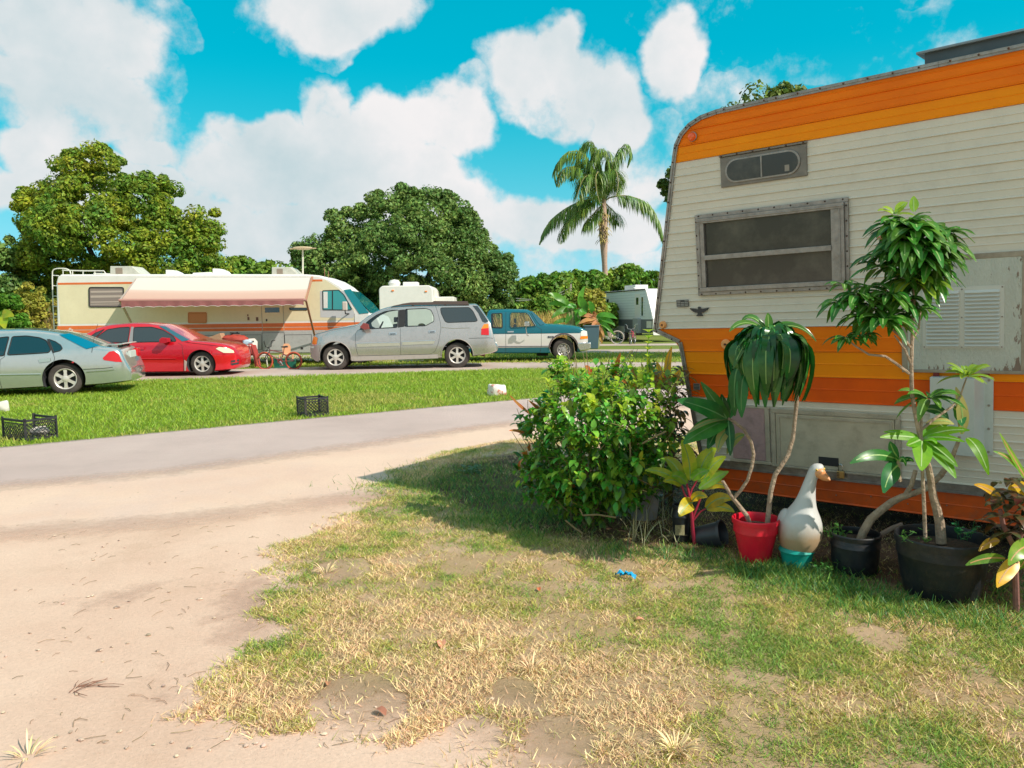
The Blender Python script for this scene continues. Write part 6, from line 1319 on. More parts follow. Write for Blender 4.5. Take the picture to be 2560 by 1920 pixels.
# ---------------- generic placed leaves
RIB = MB()
def bleaf(m, p0, p1, p2, w, face=(0, -1, .3), fold=.22, n=7, shape=1.0, wave=0.0, roll=0.0):
    """leaf along the curve p0-p1-p2, its blade turned towards 'face'"""
    p0, p1, p2 = map(lambda a: np.asarray(a, float), (p0, p1, p2)); vs = []; rv = []; Y_RIB = p0[1] < 8
    for i in range(n+1):
        t = i/n; p = p0*(1-t)**2+2*p1*t*(1-t)+p2*t*t; tg = unit(2*(1-t)*(p1-p0)+2*t*(p2-p1)); fc = np.asarray(face, float); sd = unit(np.cross(tg, fc)+1e-6); nn = np.cross(sd, tg); nn = nn if nn.dot(fc) > 0 else -nn
        ww = w*.5*max(.03, sin(pi*min(1, (t**shape)*.93+.05))**.75); k = wave*w*sin(t*11+roll)
        vs += [p-sd*ww+nn*(fold*ww+k), p-nn*0, p+sd*ww+nn*(fold*ww-k)]
        if i < n and Y_RIB: q_ = .0022+.0022*(1-t); rv.append((p-sd*q_+nn*.0016, p+sd*q_+nn*.0016))
    fs = []
    for i in range(n): a = i*3; fs += [(a, a+1, a+4, a+3), (a+1, a+2, a+5, a+4)]
    if rv: RIB.add([q for pr in rv for q in pr], [(2*i, 2*i+1, 2*i+3, 2*i+2) for i in range(len(rv)-1)])
    return m.add(vs, fs)
def ribs(par, mt):
    global RIB
    m = RIB; RIB = MB(); return loc_build(m, 'midribs', mt, par)
def LV_(name, col, isl=.25, col2=None, tr=.35, rough=.35, sc=12, spec=.5): return mat(name, col, rough, island=isl, col2=col2, trans=tr, vscale=sc, spec=spec, split=(.45, .65))
cZ2 = lambda x, y: (1600+x*.43406, 740+y*.43406); cZ1 = lambda x, y: (2000+x*.40996, 880+y*.40996); cZ6 = lambda x, y: (2100+x*.28931, 480+y*.28931); c5 = lambda x, y: (1240+x*.36166, 820+y*.36166)
def loc_build(m, name, mt, par, **k): m.v = [tuple(v) for v in local(par, np.array(m.v))]; return m.build(name, mt, par, **k)
def pot(name, label, crop, cx, ytop, ybot, wt_, wb_, mt, rim=.03, cat='plant pot', ribs=0, dirt=None):
    """pot traced from rim centre, rim width, foot width and front foot line"""
    g = G(*crop(cx, ybot)); s = math.dist(crop(0, 0), crop(1, 0)); Y = g[1]; rb = wb_*s/FPX*Y/2; cy = g[1]+rb*.95; Y2 = cy
    rt = wt_*s/FPX*Y2/2; h = A(*crop(cx, ytop), Y2)[2]; x = A(*crop(cx, (ytop+ybot)/2), Y2)[0]
    o = thing(name, label, cat, (x, cy, 0)); m = MB(); pr = [(rb*.96, .0), (rb, .012)]
    if ribs: pr += [(rb+(rt-rb)*.25, h*.27), (rb+(rt-rb)*.25+.004, h*.275)]
    pr += [(rb+(rt-rb)*.68, h*.70), (rb+(rt-rb)*.70+.006, h*.705), (rt-.012, h-rim), (rt-.002, h-rim), (rt, h-.006), (rt-.003, h), (rt-.010, h), (rt-.013, h-.01), (rb+(rt-rb)*.75, h*.72)]
    m.lathe(pr, n=40); m.build('shell', mt, o, smooth=True, ang=28); m = MB(); m.lathe([(rb+(rt-rb)*.8, h*.80), (rb*.5, h*.83), (.001, h*.84)], n=24); m.build('soil', SOIL, o, smooth=True); return o, np.array([x, cy, h*.82]), rt, h

# ---------------- red pot with two stemmed umbrella plants
RED = mat('red_plastic', (.80, .008, .035), .42, coat=.1, var=.2, dirt=.22, bump=.1)
RPOT, rc_, rr_, rh_ = pot('red_plant_pot', 'bright red plastic plant pot left of the goose', cZ2, 665, 1275, 1560, 276, 170, RED)
Yr = rc_[1]
def aR(x, y, dy=0): return A(*cZ2(x, y), Yr+dy)
U1 = thing('umbrella_plant', 'tall bare stemmed plant with a drooping dome of dark glossy leaves in the red pot', 'plant', rc_)
m = MB(); m.tube([aR(732, 1330), aR(742, 1230), aR(752, 1130), aR(778, 1030), aR(850, 920), aR(880, 820), aR(893, 700), aR(905, 590), aR(890, 480), aR(830, 330), aR(745, 225)], [.016, .0155, .015, .0145, .014, .013, .012, .012, .011, .010, .009], 10); loc_build(m, 'stem', BARK, U1, smooth=True)
GL_ = LV_('glossy_dark_leaf', (.018, .125, .02), .45, (.03, .17, .025), .15, .3, spec=.35); GL_L = LV_('glossy_mid_leaf', (.06, .19, .03), .3, None, .3, .22)
cc0 = aR(742, 215); m = MB(); sc_ = .43406/FPX*Yr
for i in range(120):
    a = i*2.39996; R_ = rnd.uniform(.85, 1.05)*255*sc_; u = i/120; R_ *= (.42+.62*u**.8); dz = -(rnd.uniform(235, 420))*sc_*(1 if u > .3 else .8)
    e = cc0+np.array([cos(a)*R_*rnd.uniform(.6, .85), sin(a)*R_*.75, dz]); mid = cc0+np.array([cos(a)*R_*1.30, sin(a)*R_*1.2, rnd.uniform(.02, .05)+.13*(1-u)-.03*u])
    bleaf(m, cc0+np.array([cos(a)*.02, sin(a)*.02, -.05*u]), mid, e, rnd.uniform(.07, .10), face=(cos(a), sin(a), .5), fold=.35, n=10, shape=1.3, wave=.04, roll=a)
loc_build(m, 'leaf_dome', LV_('umbrella_leaf', (.012, .10, .016), .5, (.03, .16, .02), .12, .28, spec=.5), U1, smooth=True)
m = MB()
for (mx_, my_, tx_, ty_, dy_) in ((600, 100, 515, 205, -.1), (640, 70, 585, 150, .05), (740, 150, 735, 97, 0), (900, 110, 1015, 262, -.05), (840, 120, 960, 200, .08), (620, 180, 535, 420, -.12)): bleaf(m, cc0, aR(mx_, my_, dy_*.6), aR(tx_, ty_, dy_), .05, (0, -.6, .9), .3, 9, 1.1)
loc_build(m, 'top_leaves', GL_L, U1, smooth=True)
ribs(U1, mat('pale_midrib', (.22, .36, .10), .5))
U2 = thing('big_leaf_plant', 'curved thin stem with large dark leaves leaning left out of the red pot', 'plant', rc_+np.array([-.08, .05, 0]))
m = MB(); m.tube([aR(640, 1330, .02), aR(615, 1265, .03), aR(560, 1195, .05), aR(535, 1165, .05), aR(475, 1065, .05)], [.014, .014, .013, .012, .010], 8)
m.tube([aR(537, 1168, .05), aR(580, 1120, .03), aR(620, 1060, 0), aR(645, 980, 0), aR(655, 910, 0), aR(640, 840, 0), aR(600, 770, 0), aR(550, 730, 0), aR(505, 705, 0)], [.010]*9, 8); loc_build(m, 'stem', BARK, U2, smooth=True)
m = MB(); n_ = (505, 712)
for (mx_, my_, tx_, ty_, w_, dy_) in ((440, 620, 350, 495, 75, -.08), (400, 640, 215, 600, 110, -.15), (370, 760, 250, 850, 115, -.2), (480, 640, 470, 565, 60, .0), (430, 780, 390, 880, 80, -.05), (520, 790, 520, 920, 60, -.12), (560, 560, 540, 470, 70, .05)): bleaf(m, aR(*n_), aR(mx_, my_, dy_*.6), aR(tx_, ty_, dy_), w_*sc_, (-.2, -1, .5), .18, 9, .8, .05, tx_)
for q_ in ((535, 480, 545, 690), (575, 520, 585, 700)): bleaf(m, aR(q_[0]+25, q_[1]-60, -.1), aR(q_[0], q_[1]-20, -.12), aR(q_[2], q_[3], -.1), 75*sc_, (0, -1, .1), .2, 9, 1.1)
loc_build(m, 'leaves', GL_, U2, smooth=True)
m = MB(); bleaf(m, aR(*n_), aR(390, 700, -.15), aR(262, 800, -.25), 40*sc_, (-.2, -.6, 1), .15, 8, .8); bleaf(m, aR(530, 760), aR(450, 790, -.1), aR(450, 900, -.15), 60*sc_, (0, -1, .3), .15, 8); bleaf(m, aR(600, 800), aR(540, 800, -.05), aR(500, 910, -.1), 50*sc_, (0, -1, .3), .15, 8); loc_build(m, 'pale_leaves', LV_('pale_backlit_leaf', (.28, .26, .08), .2, (.2, .22, .06), .3), U2, smooth=True)

ribs(U2, mat('dark_midrib', (.10, .24, .07), .5))
# ---------------- goose
GY = G(*cZ2(900, 1590))[1]+.08
def aG(x, y, dy=0): return A(*cZ2(x, y), GY+dy)
sg = .43406/FPX*GY
gb = aG(900, 1590); GO = thing('goose_statue', 'weathered white concrete goose with orange beak on a turquoise base', 'statue', (gb[0], GY, 0))
GW_ = bpy.data.materials.new('weathered_goose'); GW_.use_nodes = True; t = GW_.node_tree; p = t.nodes['Principled BSDF']; p.inputs['Roughness'].default_value = .45
N = lambda ty: t.nodes.new(ty); LK = lambda a, b: t.links.new(a, b)
c = N('ShaderNodeTexCoord'); s_ = N('ShaderNodeSeparateXYZ'); LK(c.outputs['Object'], s_.inputs[0]); nz_ = N('ShaderNodeTexNoise'); nz_.inputs['Scale'].default_value = 9; nz_.inputs['Detail'].default_value = 8; LK(c.outputs['Object'], nz_.inputs[0])
a1 = N('ShaderNodeMath'); a1.operation = 'MULTIPLY_ADD'; LK(nz_.outputs[0], a1.inputs[0]); a1.inputs[1].default_value = .12; LK(s_.outputs[2], a1.inputs[2])
r_ = N('ShaderNodeMapRange'); LK(a1.outputs[0], r_.inputs[0]); zd = float(aG(900, 1350)[2]); r_.inputs[1].default_value = zd+.02; r_.inputs[2].default_value = zd+.12
mx = N('ShaderNodeMix'); mx.data_type = 'RGBA'; LK(r_.outputs[0], mx.inputs[0]); mx.inputs[6].default_value = (.42, .29, .17, 1); mx.inputs[7].default_value = (.55, .55, .53, 1); LK(mx.outputs[2], p.inputs['Base Color'])
b_ = N('ShaderNodeBump'); b_.inputs['Strength'].default_value = .25; b_.inputs['Distance'].default_value = .01; LK(nz_.outputs[0], b_.inputs['Height']); LK(b_.outputs[0], p.inputs['Normal'])
m = MB(); prof = [(911, 1486, 78), (914, 1468, 98), (919, 1445, 114), (925, 1400, 131), (930, 1350, 135), (932, 1300, 128), (936, 1260, 108), (942, 1225, 84), (952, 1185, 62), (962, 1140, 49), (972, 1095, 41), (984, 1055, 36), (1000, 1022, 38), (1015, 998, 44), (1022, 978, 38), (1026, 964, 20)]
P = [local(GO, aG(x_, y_)) for x_, y_, r_2 in prof]; n = 24; vs = []
for (q, (x_, y_, r_2)) in zip(P, prof):
    R_ = r_2*sg*(.92 if y_ > 1200 else .96); dp = 1.05 if y_ > 1220 else .95
    for k in range(n): a = 2*pi*k/n; vs.append(q+np.array([cos(a)*R_, sin(a)*R_*dp+(0 if y_ < 1200 else .01), 0]))
fs = [(i*n+k, i*n+(k+1) % n, (i+1)*n+(k+1) % n, (i+1)*n+k) for i in range(len(prof)-1) for k in range(n)]+[tuple(reversed(range(n))), tuple((len(prof)-1)*n+k for k in range(n))]
m.add(vs, fs); g_ = m.build('body', GW_, GO, smooth=True, ang=60); ss = g_.modifiers.new('s', 'SUBSURF'); ss.levels = 1; ss.render_levels = 1
# folded wings and tail
for sg_ in (-1, 1):
    m = MB(); c_ = local(GO, aG(928, 1350)); m.ell(c_+np.array([sg_*.070, .05, 0]), .050, .09, .12, 16, 10); m.build('wing', GW_, GO, smooth=True)
m = MB(); c_ = local(GO, aG(925, 1380)); m.lathe([(.07, 0), (.05, .07), (.015, .12), (.001, .13)], c_+np.array([-.02, .10, .02]), (-.1, 1, .15), 14); m.build('tail', GW_, GO, smooth=True)
OB = mat('beak_orange', (.78, .30, .10), .4, var=.2); hc = local(GO, aG(1016, 1000))
m = MB(); d_ = unit(np.array([.42, -.85, -.32])); m.ell(hc+d_*.022+np.array([0, 0, -.008]), .036, .034, .032, 16, 10); fc = m.build('face_patch', mat('face_orange', (.72, .34, .15), .45, var=.2), GO, smooth=True)
m = MB(); m.lathe([(.026, 0), (.024, .02), (.016, .045), (.006, .062), (.001, .066)], hc+d_*.040+np.array([0, 0, -.012]), d_, 14); m.build('beak', OB, GO, smooth=True)
for sd_ in (-1, 1): m = MB(); pe = unit(np.cross(d_, (0, 0, 1))); m.ell(hc+d_*.030+pe*sd_*.030+np.array([0, 0, .016]), .007, .007, .007, 10, 6); e_ = m.build('eye', mat('eye_yellow', (.8, .55, .05), .3), GO, smooth=True); m = MB(); m.ell(hc+d_*.034+pe*sd_*.0345+np.array([0, 0, .017]), .0035, .0035, .0035, 8, 5); m.build('pupil', DARK, e_)
TQ = mat('turquoise_base', (.0, .36, .29), .5, var=.25, vscale=8, dirt=.3, bump=.2); m = MB(); zt_b = local(GO, aG(905, 1462))[2]; rb_ = 84*sg
m.lathe([(rb_*.93, -.005), (rb_*.97, .01), (rb_, zt_b*.5), (rb_*1.1, zt_b*.85), (rb_*1.22, zt_b), (rb_*1.1, zt_b+.02)], (0, 0.0, 0), n=28); m.build('base', TQ, GO, smooth=True)

# ---------------- black pots and their trees
BPL = mat('black_pot_plastic', (.012, .016, .022), .42, var=.5, vscale=5, dirt=.25, bump=.1)
BP1, b1, r1_, h1_ = pot('black_plant_pot', 'medium black nursery pot right of the goose', cZ1, 335, 1100, 1385, 300, 262, BPL, .025, ribs=1)
BP2, b2, r2_, h2_ = pot('black_plant_pot', 'largest black nursery pot, holding the tall leafy tree', cZ1, 862, 1118, 1555, 548, 440, BPL, .04, ribs=1)
Y1, Y2_ = b1[1], b2[1]
def a1_(x, y, dy=0): return A(*cZ1(x, y), Y1+dy)
def a2_(x, y, dy=0): return A(*cZ1(x, y), Y2_+dy)
def a6_(x, y, dy=0): return A(*cZ6(x, y), Y2_+dy)
MG = LV_('mango_leaf', (.045, .18, .02), .4, (.10, .27, .03), .3, .3, spec=.5); MGY = LV_('young_leaf', (.30, .45, .04), .3, (.20, .38, .03), .45, .35); LIM = LV_('lime_round_leaf', (.20, .50, .02), .2, (.13, .40, .02), .55, .4, spec=.3)
def whorl(m, c, n, L_, w, up=.25, droop=.6, dirb=(0, 0, 0), spread=1.0):
    for i in range(n):
        a = i*2.39996+rnd.random()*.5; e = up*(1-i/n)*2.2-.25+rnd.uniform(-.15, .15); d = unit(np.array([cos(a)*spread, sin(a)*spread*.9, e])+np.array(dirb)); l_ = L_*rnd.uniform(.75, 1.15)
        p2 = c+d*l_+np.array([0, 0, -droop*l_*rnd.uniform(.5, 1.1)]); p1 = c+d*l_*.55+np.array([0, 0, .10*l_]); bleaf(m, c+d*.012, p1, p2, w*rnd.uniform(.8, 1.15), face=(cos(a)*.4, sin(a)*.4-.35, 1), fold=.3, n=6, wave=.03, roll=a)
s2 = .40996/FPX*Y2_
TT = thing('tall_potted_tree', 'tall thin tree with whorls of long green leaves in the largest black pot', 'potted tree', b2)
m = MB(); m.tube([a2_(862, 1165), a2_(852, 1040), a2_(835, 960), a2_(812, 880), a2_(798, 780), a2_(782, 700), a2_(750, 600), a2_(738, 540)], [.026, .024, .022, .020, .018, .016, .014, .013], 10)
m.tube([a2_(738, 540), a2_(718, 450), a2_(695, 330), a2_(682, 250), a2_(680, 130), a2_(678, 30), a6_(618, 1480), a6_(625, 1200), a6_(636, 1000), a6_(640, 800), a6_(600, 600), a6_(560, 420), a6_(500, 280)], [.013, .012, .0115, .011, .010, .0095, .009, .0085, .008, .0075, .006, .005, .004], 8)
m.tube([a2_(764, 1140, -.02), a2_(757, 950, -.02), a2_(748, 760, -.02), a2_(745, 640, -.02)], [.010, .010, .009, .008], 8)
br_ = [[a2_(740, 560), a2_(740, 400), a2_(760, 330), a2_(785, 285)], [a2_(740, 475), a2_(830, 400), a2_(925, 335), a2_(975, 275), a2_(1000, 200), a2_(1015, 160)], [a6_(620, 1350), a6_(560, 1280), a6_(480, 1215), a6_(370, 1120)], [a6_(612, 1480), a6_(560, 1360), a6_(470, 1240)], [a6_(625, 1280), a6_(680, 1180), a6_(700, 1000)], [a6_(600, 1570), a6_(480, 1480), a6_(390, 1420), a6_(250, 1405), a6_(130, 1330), a6_(60, 1270)], [a6_(636, 1000), a6_(500, 960), a6_(300, 900), a6_(140, 900)], [a6_(640, 800), a6_(720, 600), a6_(800, 420), a6_(850, 350)], [a6_(636, 860), a6_(640, 760)], [a6_(620, 640), a6_(520, 620), a6_(380, 640)], [a6_(660, 700), a6_(800, 640)]]
for b in br_: m.tube(b, list(np.linspace(.008, .004, len(b))), 6)
loc_build(m, 'trunk', BARK, TT, smooth=True)
m = MB(); Lm = 262*.28931/FPX*Y2_
for (x_, y_, n_, l_, dr, dy) in ((500, 290, 16, 1.0, .5, 0), (640, 320, 18, 1.1, .6, -.05), (740, 330, 16, 1.05, .6, .05), (860, 370, 14, 1.0, .5, 0), (560, 430, 14, .95, .7, -.05), (690, 470, 16, 1.0, .8, 0), (850, 560, 16, 1.0, .8, .03), (440, 520, 10, .85, .6, 0), (780, 620, 12, .9, .7, -.04), (350, 650, 8, .9, .3, 0),
                               (150, 900, 16, .85, .5, 0), (370, 1110, 18, 1.05, .5, -.05), (540, 940, 12, .85, .6, 0), (250, 830, 10, .8, .5, .04), (60, 1270, 9, .7, .5, 0), (200, 1240, 8, .65, .5, 0), (690, 1010, 12, .7, .5, .02), (10, 960, 9, .8, .6, .03), (470, 1080, 10, .8, .6, .03), (30, 800, 7, .6, .4, 0), (600, 250, 12, .8, .3, 0), (440, 360, 10, .8, .5, .04), (620, 560, 14, .9, .8, -.06), (500, 650, 9, .8, .5, 0), (560, 760, 10, .8, .6, .04), (700, 800, 12, .9, .7, .05), (800, 730, 12, .9, .8, .0), (420, 900, 12, .9, .5, -.03), (280, 1000, 12, .85, .5, .02), (180, 1080, 8, .75, .6, 0), (900, 480, 10, .9, .7, -.04), (760, 480, 12, 1.0, .8, -.08), (330, 560, 8, .8, .5, 0)):
    whorl(m, a6_(x_, y_, dy), int(n_*1.5), Lm*l_, .050*l_, .3, dr)
whorl(m, a2_(785, 285), 15, 185*s2, .048, .35, .4)
loc_build(m, 'leaves', MG, TT, smooth=True)
m = MB(); whorl(m, a6_(640, 780), 16, Lm*1.05, .052, .4, .45); whorl(m, a6_(470, 200), 7, Lm*.6, .045, .6, .2); bleaf(m, a6_(640, 170), a6_(630, 110), a6_(638, 35), .05, (0, -1, 0)); whorl(m, a2_(1015, 150), 16, 150*s2, .042, .6, .25); loc_build(m, 'young_leaves', MGY, TT, smooth=True)
m = MB(); bleaf(m, a6_(850, 420, -.05), a6_(900, 380, -.06), a6_(950, 410, -.05), .03, wave=.3); bleaf(m, a6_(470, 640, -.05), a6_(520, 600, -.06), a6_(550, 640, -.05), .025, wave=.3); bleaf(m, a6_(330, 410, -.05), a6_(335, 395, -.06), a6_(360, 400, -.05), .02, wave=.3); loc_build(m, 'withered_leaves', mat('withered_red', (.5, .16, .10), .8), TT)
# broad lime leaves
m = MB(); kx = (745, 530)
for (mx_, my_, tx_, ty_, w_, dy) in ((600, 500, 488, 520, 55, -.05), (620, 480, 510, 488, 40, .0), (742, 620, 738, 722, 125, -.16), (870, 600, 960, 700, 80, -.12), (880, 640, 950, 770, 90, -.14), (870, 460, 1035, 478, 62, -.1), (860, 500, 1005, 548, 50, -.12), (680, 560, 650, 570, 60, -.1), (800, 440, 930, 430, 60, .05), (820, 530, 830, 560, 45, -.1)): bleaf(m, a2_(*kx), a2_(mx_, my_, dy*.5), a2_(tx_, ty_, dy), w_*s2, (0, -1, .55), .12, 9, .75)
bleaf(m, a2_(1020, 525, -.02), a2_(1090, 560, -.1), a2_(1150, 750, -.12), 85*s2, (0, -1, .5), .15, 9, .8); loc_build(m, 'broad_leaves', LIM, TT, smooth=True)
m = MB(); bleaf(m, a2_(985, 500, .03), a2_(1010, 400, 0), a2_(950, 215, 0), 80*s2, (0, -1, .3), .15, 8); bleaf(m, a2_(770, 440, .03), a2_(860, 400, 0), a2_(940, 440, 0), 70*s2, (0, -.7, 1), .1, 8); loc_build(m, 'pale_leaves', LV_('pale_yellow_leaf', (.48, .46, .14), .15, None, .45), TT, smooth=True)
m = MB(); bleaf(m, a2_(750, 350, .05), a2_(850, 330, .03), a2_(905, 410, .02), 65*s2, (0, -1, .3), .15, 8); bleaf(m, a2_(935, 340, .02), a2_(985, 370, .02), a2_(985, 450, .0), 80*s2, (0, -1, .3), .15, 8); bleaf(m, a2_(600, 650, .02), a2_(560, 600, 0), a2_(548, 545, 0), 60*s2, (0, -1, .2), .15, 8); bleaf(m, a2_(590, 655), a2_(450, 590, -.08), a2_(305, 680, -.1), 75*s2, (0, -1, .6), .15, 8, .8); bleaf(m, a2_(600, 690), a2_(540, 720, -.08), a2_(510, 860, -.1), 110*s2, (0, -1, .3), .15, 8, .8)
for k_ in range(6): a = k_*1.1; bleaf(m, a2_(605, 665), a2_(605+60*cos(a), 640-20*sin(a), 0), a2_(605+90*cos(a), 670+30*sin(a), -.03), 32*s2)
loc_build(m, 'dark_leaves', GL_, TT, smooth=True)
m = MB(); m.tube([a2_(612, 790), a2_(600, 740), a2_(600, 690), a2_(590, 660)], .010, 6); loc_build(m, 'side_stub', BARK, TT, smooth=True)
ribs(TT, mat('pale_midrib', (0, 0, 0)))
ST_ = thing('slanted_potted_tree', 'slanting bare brown trunk leaning right out of the medium black pot', 'potted tree', b1)
m = MB(); m.tube([a1_(362, 1165), a1_(385, 1100), a1_(430, 1020), a1_(500, 960), a1_(560, 915), a1_(620, 885, -.02), a1_(700, 860, -.03), a1_(775, 830, -.04), a1_(860, 750, -.06), a1_(920, 660, -.08), a1_(960, 560, -.1), a1_(972, 515, -.1)], [.024, .024, .023, .022, .021, .019, .017, .017, .016, .014, .011, .007], 10)
m.tube([a1_(640, 880, -.02), a1_(680, 810, -.02), a1_(705, 720, -.02)], [.016, .014, .012], 8); loc_build(m, 'trunk', BARK, ST_, smooth=True)
m = MB(); m.tube([a1_(440, 1160, .03), a1_(500, 1110, .06), a1_(560, 1075, .08), a1_(620, 1050, .1)], [.016, .015, .014, .012], 8); tag(m.build('broken_branch', mat('grey_branch', (.22, .17, .14), .9, bump=.6), smooth=True), 'short grey broken branch propped between the two black pots', 'branch')
def weed(name, label, c, n, L_, w, mt, sp=.05, up=1.0):
    o = thing(name, label, 'weed', c); m = MB()
    for i in range(n): q = c+np.array([rnd.gauss(0, sp), rnd.gauss(0, sp), 0]); t_ = q+np.array([rnd.gauss(0, .02), rnd.gauss(0, .02), rnd.uniform(.3, 1)*L_*2*up]); m.tube([q, t_], .0012, 4); [m.leaf(q+(t_-q)*rnd.random(), (rnd.uniform(-1, 1), rnd.uniform(-1, 1), .4), L_*.6, w, .6, n=3) for _ in range(3)]
    loc_build(m, 'leaves', mt, o); return o
WD = LV_('weed_leaf', (.08, .24, .04), .35, None, .3, .4)
weed('weed', 'small leafy weed on the left rim of the medium black pot', a1_(215, 1130), 10, .05, .018, WD, .025); weed('weed', 'tiny weeds on the soil at the left of the largest pot', a2_(690, 1130, -.05), 14, .03, .010, WD, .06, .5); weed('weed', 'round leaved seedling at the right of the largest pot', a2_(1000, 1140, -.03), 7, .055, .03, LV_('seedling_leaf', (.03, .22, .07), .2, None, .3), .02, 1.1)
weed('weed', 'pale leafy weed between the goose base and the medium pot', a1_(140, 1310, -.02), 12, .045, .016, WD, .04, .5); weed('weed', 'small sprig on bare earth at the right edge', a2_(1320, 1480, .1), 10, .04, .012, WD, .04, .5)
cw = G(1180, 1185); weed('weed', 'broad pale green weed in the shade left of the big shrub', np.array([cw[0], cw[1], 0]), 12, .10, .04, LV_('dusty_weed', (.12, .2, .08), .2), .07, .4)

# ---------------- ti plant, its pots, croton, shrub
Yt = G(*cZ2(300, 1440))[1]
def aT(x, y, dy=0): return A(*cZ2(x, y), Yt+dy)
sT = .43406/FPX*Yt
TP, tp_, _, _ = pot('black_plant_pot', 'small black pot with a worn square label behind the red stemmed plant', cZ2, 238, 1200, 1435, 110, 96, BPL, .02)
m = MB(); c_ = aT(228, 1347, -.005); q = local(TP, A(*cZ2(228, 1347), TP.location[1]-.062)); m.box(q[0]-.030, q[0]+.030, q[1]-.010, q[1]-.004, q[2]-.033, q[2]+.033); m.build('label', mat('worn_label', (.38, .34, .18), .8, var=.5, vscale=50), TP)
c_ = aT(372, 1390, .06); o = thing('tipped_plant_pot', 'black nursery pot lying on its side behind the red stemmed plant', 'plant pot', c_); m = MB(); m.lathe([(.065, 0), (.085, .17), (.092, .172), (.092, .19), (.086, .19), (.08, .16), (.06, .01), (.001, .01)], (-.06, 0, 0), (.8, -.5, .25), 28); m.build('shell', mat('grey_black_pot', (.05, .055, .065), .4, var=.4), o, smooth=True)
TI = thing('ti_plant', 'ti plant with lime and yellow broad leaves on red stems', 'plant', aT(310, 1450)); TI.location[2] = 0; bpy.context.view_layer.update()
RS = mat('red_stem', (.35, .02, .05), .45); m = MB()
m.tube([aT(318, 1450), aT(305, 1350), aT(298, 1260), aT(285, 1150), aT(270, 1080)], [.013, .012, .010, .008, .006], 8); m.tube([aT(300, 1290), aT(335, 1200), aT(360, 1130), aT(375, 1090)], [.008, .007, .006, .005], 7); m.tube([aT(296, 1200), aT(260, 1150), aT(240, 1090)], [.007, .006, .005], 7); m.tube([aT(310, 1290), aT(350, 1240), aT(380, 1225)], [.006, .005, .004], 6)
m.tube([aT(285, 1160), aT(300, 1110), aT(330, 1060)], [.007, .006, .005], 6); loc_build(m, 'stems', RS, TI, smooth=True)
TIL = LV_('ti_lime_leaf', (.34, .50, .03), .25, (.58, .58, .05), .45, .3, 14); TIY = LV_('ti_yellow_leaf', (.72, .56, .02), .2, (.36, .36, .03), .4, .35, 14); TIG = LV_('ti_green_leaf', (.13, .36, .03), .25, (.26, .42, .04), .35, .3, 14)
def leaves(par, name, mt, lst, fn, s_, face=(0, -1, .4), wave=.04):
    m = MB()
    for (bx, by, mx_, my_, tx_, ty_, w_, dy) in lst: bleaf(m, fn(bx, by), fn(mx_, my_, dy*.5), fn(tx_, ty_, dy), w_*s_, face, .22, 9, .85, wave, tx_)
    if name == 'orange_sprigs': m.v = [tuple(v) for v in local(par, np.array(m.v))]; return m.build_each('orange_leaf', mt, par, smooth=True)
    return loc_build(m, name, mt, par, smooth=True)
leaves(TI, 'lime_leaves', TIL, [(290, 1060, 290, 920, 240, 830, 85, -.03), (340, 1060, 350, 920, 440, 878, 95, .0), (360, 1080, 400, 960, 495, 925, 75, -.03), (245, 1060, 210, 960, 140, 930, 70, 0), (240, 1090, 140, 990, 28, 1005, 55, -.05), (240, 1090, 200, 1040, 135, 1070, 60, -.1), (360, 1080, 440, 1030, 480, 1010, 60, .04)], aT, sT)
leaves(TI, 'green_leaves', TIG, [(270, 1080, 220, 1020, 180, 1040, 65, -.06), (300, 1060, 330, 1010, 400, 1005, 60, -.08), (340, 1110, 420, 1050, 510, 1010, 60, -.04), (330, 1070, 360, 960, 380, 900, 80, .05)], aT, sT)
leaves(TI, 'yellow_leaves', TIY, [(300, 1180, 330, 1130, 388, 1160, 55, -.1), (300, 1190, 270, 1190, 225, 1270, 90, -.12), (365, 1110, 440, 1050, 508, 1110, 60, -.05), (380, 1220, 450, 1140, 530, 1172, 75, -.08), (385, 1230, 460, 1190, 545, 1245, 60, -.1)], aT, sT)
ribs(TI, mat('pale_midrib', (0, 0, 0)))
# croton at the trailer's nose
Yn = 5.75
def aN(x, y, dy=0): return A(*c5(x, y), Yn+dy)
s5 = .36166/FPX*Yn
CN = thing('croton_shrub', 'dark brown and yellow leaved croton beside the nose of the orange trailer', 'shrub', (aN(1180, 900)[0], Yn, 0))
m = MB()
for k_ in range(3): m.tube([(aN(1210, 900)[0]+.03*k_-.03, Yn+.1, 0), aN(1200+15*k_, 800, .1), aN(1170+35*k_, 520+20*k_)], [.008, .006, .004], 6)
loc_build(m, 'stems', DBARK, CN)
CRB = LV_('croton_bronze', (.42, .17, .03), .4, (.28, .20, .03), .3, .35); CRY = LV_('croton_yellow', (.78, .46, .02), .3, (.55, .40, .02), .35, .35); CRD = LV_('croton_dark', (.20, .12, .03), .5, (.10, .14, .03), .2, .4)
leaves(CN, 'yellow_leaves', CRY, [(1190, 370, 1170, 250, 1215, 130, 50, 0), (1160, 380, 1130, 300, 1110, 230, 45, 0), (1210, 380, 1260, 330, 1270, 290, 45, 0)], aN, s5)
leaves(CN, 'bronze_leaves', CRB, [(1150, 400, 1060, 300, 1045, 210, 45, 0), (1140, 420, 1080, 380, 1010, 350, 40, -.05), (1200, 400, 1170, 330, 1190, 280, 50, 0), (960, 440, 930, 330, 1000, 380, 45, 0), (1000, 380, 940, 300, 925, 240, 30, 0)], aN, s5)
m = MB()
for i in range(300): c_ = aN(rnd.uniform(1110, 1300), rnd.uniform(300, 1200), rnd.uniform(-.2, .3)); a = rnd.random()*6.3; m.leaf(c_, (cos(a), sin(a), rnd.uniform(-.3, .9)), rnd.uniform(.10, .2), .035, .8, n=5, wave=.04)
